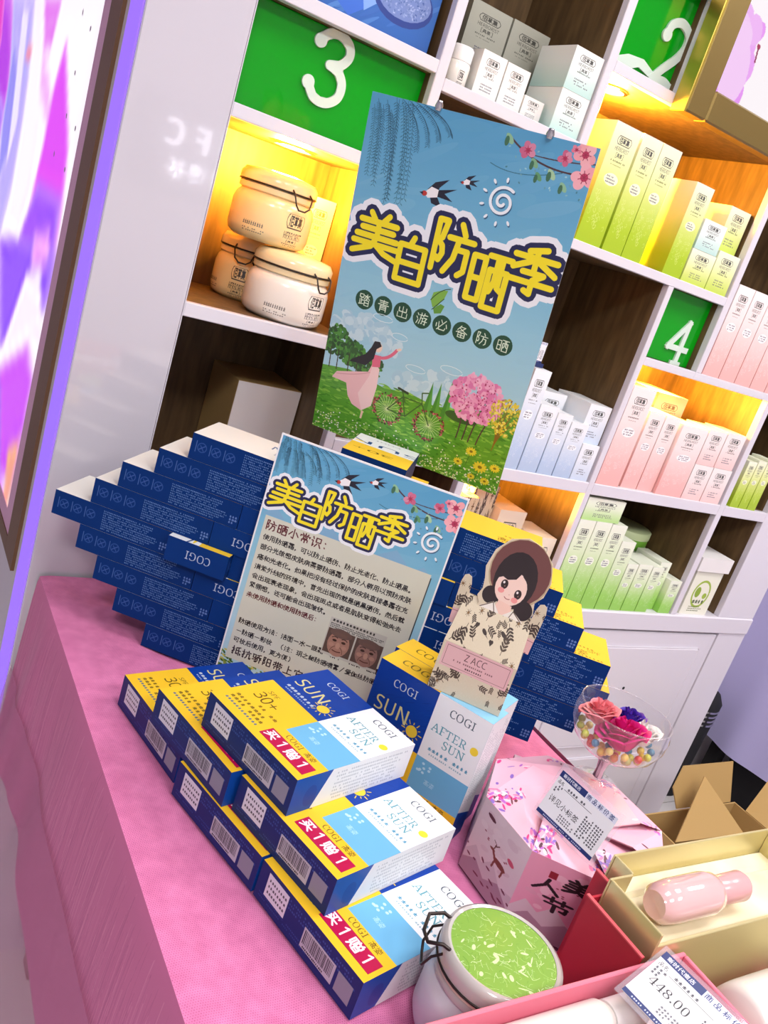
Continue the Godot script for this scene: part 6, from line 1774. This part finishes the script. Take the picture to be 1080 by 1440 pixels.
# ---------------------------------------------------------------- two gift boxes on edge and the gable box on them
func build_standing_boxes() -> void:
	var x := Vector3(0.469, 0, 0.883)
	var y := Vector3(-0.883, 0, 0.469)
	var b := Basis(x, y, Vector3.DOWN)
	var mid := Vector3(0.590, T + SW / 2 + 0.0005, 0.5575)
	make_set_box("sunscreen gift box standing on edge under the gable box, front one", mid - y * SH, b, "sunscreen gift boxes standing on edge", false)
	make_set_box("sunscreen gift box standing on edge under the gable box, rear one", mid - y * (SH * 2 + 0.0006) + x * -0.006, b, "sunscreen gift boxes standing on edge", false)
	var bl := Vector3(0.586, T + SW + 0.001, 0.546)
	var br := Vector3(0.644, T + SW + 0.001, 0.608)
	var ux := (br - bl).normalized()
	var g := thing("gable_box", "glittery leaf-patterned gable box with a cartoon girl in a hat", "gable box", (bl + br) / 2 + ux.cross(Vector3.UP) * 0.004, Basis(ux, Vector3.UP, ux.cross(Vector3.UP)))
	var hw := 0.0425
	var d := 0.048
	var m := M["gable box print"] as Material
	var st := begin()
	add_box(st, Vector3(-hw, 0, -d), Vector3(hw, 0.06, 0), [Rect2(0, 0.72, 0.5, 0.28), Rect2(0.4, 0.72, 0.5, 0.28), Rect2(0, 0.5, 0.5, 0.1), Rect2(0, 0.5, 0.5, 0.1), Rect2(0, 0.705, 1, 0.295), Rect2(0, 0.5, 0.8, 0.2)])
	part(g, "carton_body", st.commit(), m)
	st = begin()
	quad(st, Vector3(-hw, 0.06, 0), Vector3(hw, 0.06, 0), Vector3(hw - 0.004, 0.112, -d / 2 + 0.001), Vector3(-hw + 0.004, 0.112, -d / 2 + 0.001), Rect2(0, 0.48, 1, 0.225))
	quad(st, Vector3(hw, 0.06, -d), Vector3(-hw, 0.06, -d), Vector3(-hw + 0.004, 0.112, -d / 2 - 0.001), Vector3(hw - 0.004, 0.112, -d / 2 - 0.001), Rect2(0, 0.48, 1, 0.225))
	tri(st, Vector3(hw, 0.06, 0), Vector3(hw, 0.06, -d), Vector3(hw - 0.004, 0.112, -d / 2), Vector2(0.1, 0.6), Vector2(0.4, 0.6), Vector2(0.25, 0.5))
	tri(st, Vector3(-hw, 0.06, -d), Vector3(-hw, 0.06, 0), Vector3(-hw + 0.004, 0.112, -d / 2), Vector2(0.1, 0.6), Vector2(0.4, 0.6), Vector2(0.25, 0.5))
	part(g, "gable_roof", st.commit(), m)
	for s in [-1.0, 1.0]:
		var p := PackedVector2Array()
		for q in [[-0.007, 0.0], [0.007, 0.0], [0.006, 0.050], [0.004, 0.058], [0.0, 0.060], [-0.004, 0.058], [-0.006, 0.050]]:
			p.append(Vector2(q[0], q[1]))
		part(g, "handle_tab", plate(p, 0.0012, Rect2(0.1, 0.5, 0.15, 0.3)), m, Vector3(s * (hw - 0.0025), 0.074, -d / 2 + 0.006), Basis(Vector3.BACK, -s * 0.06))
	# cut-out girl rising behind the front gable
	var o := PackedVector2Array()
	for q in [[8, 100], [12, 92], [6, 84], [10, 74], [8, 62], [3, 48], [8, 26], [24, 8], [48, 0], [72, 4], [92, 18], [100, 40], [97, 58], [88, 68], [92, 82], [84, 96], [84, 100]]:
		o.append(Vector2((q[0] - 50.0) * 0.00074 + 0.003, (100.0 - q[1]) * 0.00096))
	part(g, "girl_cutout", plate(o, 0.001, Rect2(0, 0, 1, 0.915)), M["hat girl print"], Vector3(0.002, 0.1000, -d / 2 + 0.0045))

# ---------------------------------------------------------------- octagonal pink gift box, tag, goblet
func build_gift_box() -> void:
	var c := Vector3(0.726, T + 0.001, 0.692)
	var t := thing("octagon_gift_box", "pink octagonal gift box with deer print and folded petal lid", "gift box", c)
	var ap := 0.099
	var hs := ap * tan(PI / 8)
	var h := 0.092
	var sm := M["gift box print"] as Material
	for i in 8:
		var phi := PI - (i - 5) * PI / 4
		var n := Vector3(cos(phi), 0, sin(phi))
		var r := Vector3.UP.cross(n)
		var st := begin()
		var a := n * ap - r * hs
		var b := n * ap + r * hs
		quad(st, a, b, b + Vector3(0, h, 0), a + Vector3(0, h, 0), Rect2(i / 8.0, 0, 0.125, 1))
		quad(st, b - n * 0.0015, a - n * 0.0015, a - n * 0.0015 + Vector3(0, h, 0), b - n * 0.0015 + Vector3(0, h, 0), Rect2(0.01, 0.02, 0.02, 0.02))
		part(t, "side_panel", st.commit(), sm)
	var lm := M["gift lid print"] as Material
	var u := func(p: Vector3) -> Vector2: return Vector2(0.5 + p.x / 0.216, 0.5 + p.z / 0.216)
	var base := begin()
	for i in 8:
		var p0 := Vector3(cos((i + 0.5) * PI / 4), 0, sin((i + 0.5) * PI / 4)) * ap / cos(PI / 8) + Vector3(0, h - 0.001, 0)
		var p1 := Vector3(cos((i + 1.5) * PI / 4), 0, sin((i + 1.5) * PI / 4)) * ap / cos(PI / 8) + Vector3(0, h - 0.001, 0)
		tri(base, Vector3(0, h - 0.001, 0), p1, p0, Vector2(0.5, 0.5), u.call(p1), u.call(p0))
	part(t, "lid_base", base.commit(), lm)
	for i in 8:
		var v0 := Vector3(cos((i + 0.5) * PI / 4), 0, sin((i + 0.5) * PI / 4)) * ap / cos(PI / 8) + Vector3(0, h, 0)
		var v1 := Vector3(cos((i + 1.5) * PI / 4), 0, sin((i + 1.5) * PI / 4)) * ap / cos(PI / 8) + Vector3(0, h, 0)
		var v2 := Vector3(cos((i + 2.9) * PI / 4), 0, sin((i + 2.9) * PI / 4)) * ap * 0.35 + Vector3(0, h + 0.010, 0)
		var fold := v1.lerp(v2, 0.42) + Vector3(0, 0.009, 0)
		var st := begin()
		tri(st, v0, v2, fold, u.call(v0), u.call(v2), u.call(fold))
		tri(st, v0, fold, v1, u.call(v0), u.call(fold), u.call(v1))
		var e := Vector3(0, -0.0014, 0)
		tri(st, v0 + e, fold + e, v2 + e, u.call(v0), u.call(fold), u.call(v2))
		quad(st, v0 + e, v2 + e, v2, v0, Rect2(0.5, 0.5, 0.01, 0.01))
		part(t, "lid_petal", st.commit(), lm)
	# pale card box behind it
	solo("card_box", "pale pink card box between the octagonal gift box and the carton wall", "box", box(Vector3(0.07, 0.052, 0.03)), mat("pale pink card", hx("ecc4d0"), 0.6), Vector3(0.792, T + 0.0005, 0.572), Basis(W_DIR, Vector3.UP, W_NRM))
	# price tag leaning on the lid
	var tb := Basis.from_euler(Vector3(deg_to_rad(-20.5), deg_to_rad(-83.1), 0.0), EULER_ORDER_YXZ)
	price_tag("price tag reading see small label, leaning on the octagonal gift box", Vector3(0.6655, 0.8905, 0.7345), tb, 0, 0.076, 0.0505)

func price_tag(label: String, at: Vector3, b: Basis, k: int, w: float, h: float) -> void:
	var t := thing("price_tag", label, "price tag", at, b)
	var st := begin()
	quad(st, Vector3(-w / 2, -h / 2, 0.0003), Vector3(w / 2, -h / 2, 0.0003), Vector3(w / 2, h / 2, 0.0003), Vector3(-w / 2, h / 2, 0.0003))
	part(t, "card", st.commit(), M["price tag print %d" % k])
	part(t, "card_back", block(Vector3(-w / 2, -h / 2, -0.0004), Vector3(w / 2, h / 2, 0.0002)), M["paper white"])
	part(t, "holder", bevel(Vector3(-w / 2 - 0.004, -h / 2 - 0.004, -0.0022), Vector3(w / 2 + 0.004, h / 2 + 0.006, -0.0006), 0.0005), M["clear acrylic"])

func rose(r: float, sd: int) -> ArrayMesh:
	var rg := RandomNumberGenerator.new()
	rg.seed = sd
	var st := begin()
	st.set_smooth_group(0)
	for ring in 6:
		var cnt: int = [2, 3, 4, 5, 6, 7][ring]
		for k in cnt:
			var a0 := TAU * k / cnt + ring * 0.9 + rg.randf_range(-0.15, 0.15)
			var span := TAU / cnt * 1.4
			var open := ring / 5.0
			var r0 := r * (0.04 + 0.28 * open)
			var r1 := r * (0.12 + 0.86 * open)
			var hh := r * (1.35 - 0.55 * open) * rg.randf_range(0.95, 1.05)
			var f := func(i: int, j: int) -> Vector3:
				var u := float(i) / 6
				var v := float(j) / 5
				var rim := 1.0 - 0.22 * pow(absf(u - 0.5) * 2.0, 2.0)
				var rad := lerpf(r0, r1, pow(v, 0.75)) + r * 0.10 * open * pow(v, 5.0)
				var y := hh * sin(v * 1.5) * rim - r * 0.07 * pow(v, 6.0) * open
				var a := a0 + (u - 0.5) * span
				return Vector3(cos(a) * rad, y - r * 0.45, sin(a) * rad)
			for i in 6:
				for j in 5:
					for q in [[0, 0], [1, 1], [1, 0], [0, 0], [0, 1], [1, 1]]:
						st.set_uv(Vector2.ZERO)
						st.add_vertex(f.call(i + q[0], j + q[1]))
	st.index()
	st.generate_normals()
	return st.commit()

func build_goblet() -> void:
	var at := Vector3(0.786, T + 0.101, 0.655)
	var t := thing("glass_goblet", "clear stemmed glass bowl holding soap roses, standing on the gift box", "goblet", at)
	part(t, "foot", lathe([Vector2(0, 0.0), Vector2(0.028, 0.0), Vector2(0.0285, 0.0015), Vector2(0.012, 0.0045), Vector2(0.006, 0.009)], 40), M["clear glass"])
	part(t, "stem", lathe([Vector2(0.006, 0.009), Vector2(0.0052, 0.018), Vector2(0.0065, 0.028), Vector2(0.0105, 0.038), Vector2(0.0, 0.0385)], 28), M["chrome"])
	part(t, "bowl", lathe([Vector2(0.0, 0.039), Vector2(0.014, 0.0392), Vector2(0.034, 0.046), Vector2(0.047, 0.057), Vector2(0.0545, 0.073), Vector2(0.0555, 0.086), Vector2(0.053, 0.099)], 56), M["clear glass"])
	var hoop := []
	for k in 48:
		hoop.append(Vector3(sin(TAU * k / 48) * 0.053, 0.099, cos(TAU * k / 48) * 0.053))
	part(t, "rim", tube(hoop, 0.0009, 6, true), M["clear glass"])
	# soap roses: where, radius, colour, label
	var basis_up := Basis(Vector3(1, 0, 0.4).normalized(), 0.15)
	for q in [[-0.019, 0.083, -0.018, 0.0225, "f08a94", "salmon pink soap rose at the goblet's back"], [-0.012, 0.076, 0.017, 0.0290, "d8127e", "large magenta soap rose in front in the goblet"], [0.026, 0.075, -0.012, 0.0215, "4a26a8", "violet soap rose at the goblet's right"], [0.022, 0.076, 0.017, 0.0210, "f2eeec", "white soap rose at the goblet's front right"]]:
		var rm := mat("soap " + q[4], hx(q[4]), 0.55)
		rm.subsurf_scatter_enabled = true
		rm.subsurf_scatter_strength = 0.1
		var o := solo("soap_rose", q[5], "soap rose", rose(q[3], hash(q[4])), rm, at + Vector3(q[0], q[1], q[2]), Basis(Vector3(0.8, 0, -0.5).normalized(), -0.35), "soap roses in the goblet")
	var bead := lathe([Vector2(0, -0.0045), Vector2(0.0028, -0.0037), Vector2(0.0042, -0.0015), Vector2(0.0045, 0.0), Vector2(0.0042, 0.0015), Vector2(0.0028, 0.0037), Vector2(0, 0.0045)], 14)
	var cols := ["d8b838", "b8c040", "e0c860", "c87838", "3c7c9c", "c84c40", "a8b04c", "e0d078"]
	var says := ["golden yellow", "olive green", "straw yellow", "orange", "teal blue", "red", "moss green", "pale yellow"]
	for k in cols.size():
		mat("bead " + cols[k], hx(cols[k]), 0.3)
	var nb := 0
	for ring in [[0.010, 0.0455, 5], [0.024, 0.0485, 10], [0.035, 0.0555, 14], [0.042, 0.064, 15]]:
		for k in ring[2]:
			var a: float = TAU * k / ring[2] + ring[0] * 40.0
			var ci: int = (nb * 5 + 3 * (nb / 7)) % cols.size()
			solo("gel_bead", "small %s gel bead under the soap roses in the goblet" % says[ci], "bead", bead, M["bead " + cols[ci]], at + Vector3(cos(a) * ring[0], ring[1], sin(a) * ring[0]), Basis(), "gel beads under the soap roses")
			nb += 1

# ---------------------------------------------------------------- trays in the lower right corner
func build_trays() -> void:
	var red := mat("red paper", hx("b81c34"), 0.5)
	var red_edge := mat("coral edge", hx("e4606a"), 0.5)
	var t := thing("red_box", "red paper box open at the top beside the octagonal gift box", "box")
	part(t, "box_base", block(Vector3(0.613, T + 0.0005, 0.818), Vector3(0.93, 0.80, 0.887)), red)
	part(t, "wall", block(Vector3(0.6125, 0.8002, 0.818), Vector3(0.6150, 0.875, 0.887)), red)
	part(t, "wall_edge", block(Vector3(0.6120, 0.8752, 0.8165), Vector3(0.6155, 0.8766, 0.8875)), red_edge)
	part(t, "wall", block(Vector3(0.6152, 0.8002, 0.818), Vector3(0.6455, 0.8745, 0.8205)), red)
	part(t, "wall", block(Vector3(0.6456, T + 0.0005, 0.7935), Vector3(0.648, 0.877, 0.8175)), red)
	part(t, "wall_edge", block(Vector3(0.6450, 0.8772, 0.7935), Vector3(0.6485, 0.8785, 0.8175)), red_edge)
	part(t, "wall", block(Vector3(0.6482, T + 0.0005, 0.7935), Vector3(0.93, 0.862, 0.7955)), red)
	var gold := mat("gold foil", hx("ddd29c"), 0.35, 0.6)
	var satin := mat("cream satin", Color.WHITE, 0.45)
	satin.albedo_texture = noise_tex(0.006, hx("d6cba0"), hx("f0ead0"), 256, 31)
	satin.uv1_triplanar = true
	satin.uv1_scale = Vector3(5, 5, 5)
	satin.rim_enabled = true
	satin.rim = 0.4
	var g := thing("gold_tray", "gold foil presentation tray with cream satin lining", "tray")
	part(g, "satin_bed", bevel(Vector3(0.6290, 0.8002, 0.8220), Vector3(0.905, 0.870, 0.8835), 0.004), satin)
	part(g, "satin_bed", bevel(Vector3(0.6595, 0.8002, 0.7990), Vector3(0.905, 0.8695, 0.8218), 0.004), satin)
	for w in [[0.6565, 0.7962, 0.908, 0.7988, 0.897], [0.6565, 0.7990, 0.6592, 0.8215, 0.897], [0.6262, 0.8190 + 0.0022, 0.6564, 0.8236, 0.897], [0.6262, 0.8238, 0.6288, 0.8870, 0.897], [0.9052, 0.7990, 0.908, 0.8870, 0.897], [0.629, 0.8837, 0.905, 0.8870, 0.884]]:
		part(g, "wall", bevel(Vector3(w[0], 0.8003, w[1]), Vector3(w[2], w[4], w[3]), 0.0006), gold)
	var bm := mat("pink glass bottle", hx("dcb2b2"), 0.08)
	bm.clearcoat_enabled = true
	bm.clearcoat = 1.0
	bm.clearcoat_roughness = 0.03
	var b := thing("pink_bottle", "pink glass lotion bottle lying on the cream satin", "bottle", Vector3(0.657, 0.8908, 0.8525), Basis(Vector3.DOWN, Vector3.RIGHT, Vector3.BACK).orthonormalized())
	part(b, "bottle_body", lathe([Vector2(0, 0.002), Vector2(0.0125, 0.0), Vector2(0.0175, 0.006), Vector2(0.0195, 0.022), Vector2(0.0200, 0.07), Vector2(0.0185, 0.080), Vector2(0.013, 0.085), Vector2(0, 0.0852)], 36), bm)
	part(b, "cap", lathe([Vector2(0, 0.0854), Vector2(0.0125, 0.0854), Vector2(0.0135, 0.087), Vector2(0.0145, 0.125), Vector2(0.0125, 0.129), Vector2(0, 0.130)], 36), mat("pink cap", hx("d4a2a4"), 0.2))
	# pink tray box in front
	var pink := mat("coral pink paper", hx("e0788e"), 0.55)
	var p := thing("pink_tray", "open coral pink box in front of the green-topped jar", "box")
	part(p, "box_base", block(Vector3(0.384, T + 0.0005, 0.894), Vector3(0.662, 0.835, 1.15)), mat("blush lining", hx("eee2de"), 0.6))
	part(p, "wall", bevel(Vector3(0.380, T + 0.0005, 0.8895), Vector3(0.667, 0.873, 0.8935), 0.0008), pink)
	part(p, "wall", bevel(Vector3(0.3798, T + 0.0005, 0.8938), Vector3(0.3838, 0.873, 1.155), 0.0008), pink)
	part(p, "wall", bevel(Vector3(0.6625, T + 0.0005, 0.8938), Vector3(0.667, 0.873, 1.155), 0.0008), pink)
	part(p, "wall", bevel(Vector3(0.3842, T + 0.0005, 1.151), Vector3(0.6622, 0.873, 1.155), 0.0008), pink)
	var wt := mat("milk white plastic", hx("e6e1da"), 0.25)
	var w1 := thing("white_tube", "white cosmetics tube lying along the back of the coral box", "tube", Vector3(0.390, 0.8512, 0.911), Basis(Vector3.DOWN, Vector3.RIGHT, Vector3.BACK))
	part(w1, "tube_body", lathe([Vector2(0, 0), Vector2(0.0145, 0.0), Vector2(0.0158, 0.002), Vector2(0.0158, 0.16), Vector2(0.012, 0.168), Vector2(0, 0.168)], 32), wt)
	part(w1, "cap", lathe([Vector2(0, 0.1682), Vector2(0.0135, 0.1682), Vector2(0.0135, 0.205), Vector2(0, 0.206)], 32), M["paper white"])
	solo("skincare_carton", "flat pink carton with pale lettering inside the coral box", "carton", box(Vector3(0.20, 0.022, 0.10), [Rect2(0.376, 0.9, 0.1, 0.01), Rect2(0.376, 0.9, 0.1, 0.01), Rect2(0.376, 0.03, 0.123, 0.24), Rect2(0.376, 0.9, 0.1, 0.01), Rect2(0.376, 0.9, 0.1, 0.01), Rect2(0.376, 0.9, 0.1, 0.01)]), M["skin care carton print"], Vector3(0.545, 0.8353, 0.985))
	price_tag("price tag reading 448.00 lying on the coral box", Vector3(0.597, 0.887, 0.947), axes(Vector3(0.20, -0.05, 0.98), Vector3(0.97, 0.20, -0.19)), 1, 0.084, 0.062)
	# white bottle lying beside the coral box
	var s := thing("white_bottle", "large white bottle lying right of the coral box", "bottle", Vector3(0.682, 0.8492, 0.948), Basis(Vector3.DOWN, Vector3.RIGHT, Vector3.BACK))
	part(s, "bottle_body", lathe([Vector2(0, 0.0), Vector2(0.026, 0.001), Vector2(0.031, 0.006), Vector2(0.032, 0.02), Vector2(0.032, 0.105), Vector2(0.031, 0.108)], 44), wt)
	part(s, "cap", lathe([Vector2(0.0315, 0.109), Vector2(0.0322, 0.111), Vector2(0.0322, 0.16), Vector2(0.028, 0.168), Vector2(0, 0.170)], 44), M["paper white"])
	solo("box_tray", "cream box under the white bottle", "box", bevel(Vector3(0.672, T + 0.0005, 0.908), Vector3(0.90, 0.8165, 1.12), 0.002), satin, Vector3.ZERO)

# ---------------------------------------------------------------- jar with the green lid
func build_green_jar() -> void:
	var t := thing("green_top_jar", "frosted white clip jar with a bright green leaf-patterned top", "jar", Vector3(0.514, T + 0.001, 0.832), yaw(-125))
	var r := 0.054
	var fr := mat("frosted jar", hx("d4d4da"), 0.35)
	fr.subsurf_scatter_enabled = true
	fr.subsurf_scatter_strength = 0.05
	part(t, "jar_body", lathe([Vector2(0, 0.001), Vector2(0.044, 0.0), Vector2(0.052, 0.005), Vector2(0.0555, 0.014), Vector2(0.0555, 0.044), Vector2(0.053, 0.053), Vector2(0.0475, 0.060)], 52), fr)
	var gl := mat("thick glass", hx("b8b4b0"), 0.06)
	gl.clearcoat_enabled = true
	gl.clearcoat = 1.0
	part(t, "neck_ring", lathe([Vector2(0.0475, 0.060), Vector2(0.0515, 0.0615), Vector2(0.052, 0.067), Vector2(0.0495, 0.070)], 52), gl)
	part(t, "gasket", lathe([Vector2(0.0495, 0.0702), Vector2(0.0525, 0.0705), Vector2(0.0525, 0.0745), Vector2(0.0500, 0.0748)], 52), mat("cream rubber", hx("d8ccb4"), 0.6))
	part(t, "lid_ring", lathe([Vector2(0.0500, 0.075), Vector2(0.0535, 0.0765), Vector2(0.054, 0.085), Vector2(0.0525, 0.0905), Vector2(0.0495, 0.0925), Vector2(0.0468, 0.0915)], 52), gl)
	var st := begin()
	for k in 52:
		var a := Vector3(sin(TAU * k / 52) * 0.0467, 0.0912, cos(TAU * k / 52) * 0.0467)
		var b := Vector3(sin(TAU * (k + 1) / 52) * 0.0467, 0.0912, cos(TAU * (k + 1) / 52) * 0.0467)
		tri(st, Vector3(0, 0.0925, 0), a, b, Vector2(0.5, 0.5), Vector2(0.5 + a.x * 10, 0.5 + a.z * 10), Vector2(0.5 + b.x * 10, 0.5 + b.z * 10))
	part(t, "green_top", st.commit(), M["green lid print"])
	var hoop := []
	for k in 40:
		hoop.append(Vector3(sin(TAU * k / 40) * 0.0538, 0.0755, cos(TAU * k / 40) * 0.0538))
	part(t, "wire_hoop", tube(hoop, 0.0012, 6, true), M["dark wire"])
	part(t, "wire_clasp", tube([Vector3(-0.018, 0.090, 0.045), Vector3(-0.018, 0.094, 0.054), Vector3(-0.016, 0.090, 0.066), Vector3(0.0, 0.086, 0.069), Vector3(0.016, 0.090, 0.066), Vector3(0.018, 0.094, 0.054), Vector3(0.018, 0.090, 0.045)], 0.0017, 8), M["dark wire"])
	part(t, "wire_clasp", wire_bail(0.053, 0.080), M["dark wire"])

# ---------------------------------------------------------------- floor and neighbour on the right
func build_right_side() -> void:
	var t := thing("cloth_table", "neighbouring table under a pale lavender cloth right of the shelf unit", "table")
	part(t, "table_top", block(Vector3(2.50, 0.72, -0.27), Vector3(3.30, 0.748, 1.60)), M["table wood"])
	for x in [2.56, 3.24]:
		for z in [-0.2, 1.54]:
			part(t, "leg", block(Vector3(x - 0.02, 0, z - 0.02), Vector3(x + 0.02, 0.7198, z + 0.02)), M["black and table shade"])
	part(t, "hem_shade_block", block(Vector3(2.58, 0.0, -0.16), Vector3(3.2, 0.16, 1.5)), M["black and table shade"])  # no real shelf: black block standing in for the shadow below the hem
	var c := thing("lavender_cloth", "pale lavender cloth hanging over the neighbouring table", "tablecloth")
	var st := begin()
	var drape := func(i: int, j: int) -> Vector3:
		var f := float(i) / 16
		var z := lerpf(-0.285, 1.61, float(j) / 120)
		return Vector3(2.49 + cloth_wave(z * 0.9, 0.4) * 0.012 * f, lerpf(0.752, 0.2 + 0.006 * sin(z * 14.0), f), z)
	sheet(st, drape, 16, 120, 0.5, 1.9)
	part(c, "side_drape", st.commit(), M["lavender cloth"])
	part(c, "top", block(Vector3(2.489, 0.7495, -0.285), Vector3(3.31, 0.7525, 1.61)), M["lavender cloth"])
	# black bin with silver bands in the gap
	var b := thing("waste_bin", "black bin with silver bands between cabinet and lavender cloth", "bin", Vector3(2.385, 0, -0.230), Basis().scaled(Vector3(0.56, 1, 0.56)))
	part(b, "bin_body", lathe([Vector2(0, 0), Vector2(0.10, 0), Vector2(0.115, 0.30), Vector2(0.118, 0.345), Vector2(0.09, 0.372), Vector2(0, 0.38)], 40), M["black and table shade"])
	for k in 4:
		part(b, "band", lathe([Vector2(0.114, 0.272 + k * 0.016), Vector2(0.1185, 0.273 + k * 0.016), Vector2(0.1185, 0.279 + k * 0.016), Vector2(0.114, 0.280 + k * 0.016)], 40), M["chrome"])
	# open shipping carton on the floor
	var k := thing("open_carton", "open brown cardboard carton on the floor behind the gold tray", "carton")
	var km := M["kraft"] as Material
	part(k, "wall", block(Vector3(1.66, 0.0, 0.205), Vector3(2.0, 0.33, 0.209)), km)
	part(k, "wall", block(Vector3(1.66, 0.0, 0.5), Vector3(2.0, 0.33, 0.504)), km)
	part(k, "wall", block(Vector3(1.656, 0.0, 0.205), Vector3(1.6598, 0.33, 0.504)), M["kraft"])
	part(k, "wall", block(Vector3(2.0002, 0.0, 0.205), Vector3(2.004, 0.33, 0.504)), M["kraft"])
	part(k, "bottom", block(Vector3(1.66, 0.0, 0.209), Vector3(2.0, 0.004, 0.5)), km)
	flap(k, [Vector3(1.775, 0.332, 0.205), Vector3(1.985, 0.332, 0.205), Vector3(1.985, 0.425, 0.165), Vector3(1.790, 0.425, 0.165), Vector3(1.755, 0.38, 0.185)], km)
	flap(k, [Vector3(1.662, 0.332, 0.30), Vector3(1.90, 0.335, 0.31), Vector3(1.83, 0.42, 0.20)], M["kraft"])
	flap(k, [Vector3(2.002, 0.332, 0.24), Vector3(2.002, 0.332, 0.48), Vector3(2.16, 0.42, 0.46), Vector3(2.13, 0.42, 0.20)], M["kraft"])

func flap(parent: Node3D, p: Array, m: Material) -> void:
	var st := begin()
	var n: Vector3 = (p[1] - p[0]).cross(p[2] - p[0]).normalized() * 0.003
	for i in range(1, p.size() - 1):
		tri(st, p[0], p[i], p[i + 1])
		tri(st, p[0] - n, p[i + 1] - n, p[i] - n)
	for i in p.size():
		var a: Vector3 = p[i]
		var b: Vector3 = p[(i + 1) % p.size()]
		quad(st, a - n, b - n, b, a)
	part(parent, "flap", st.commit(), m)
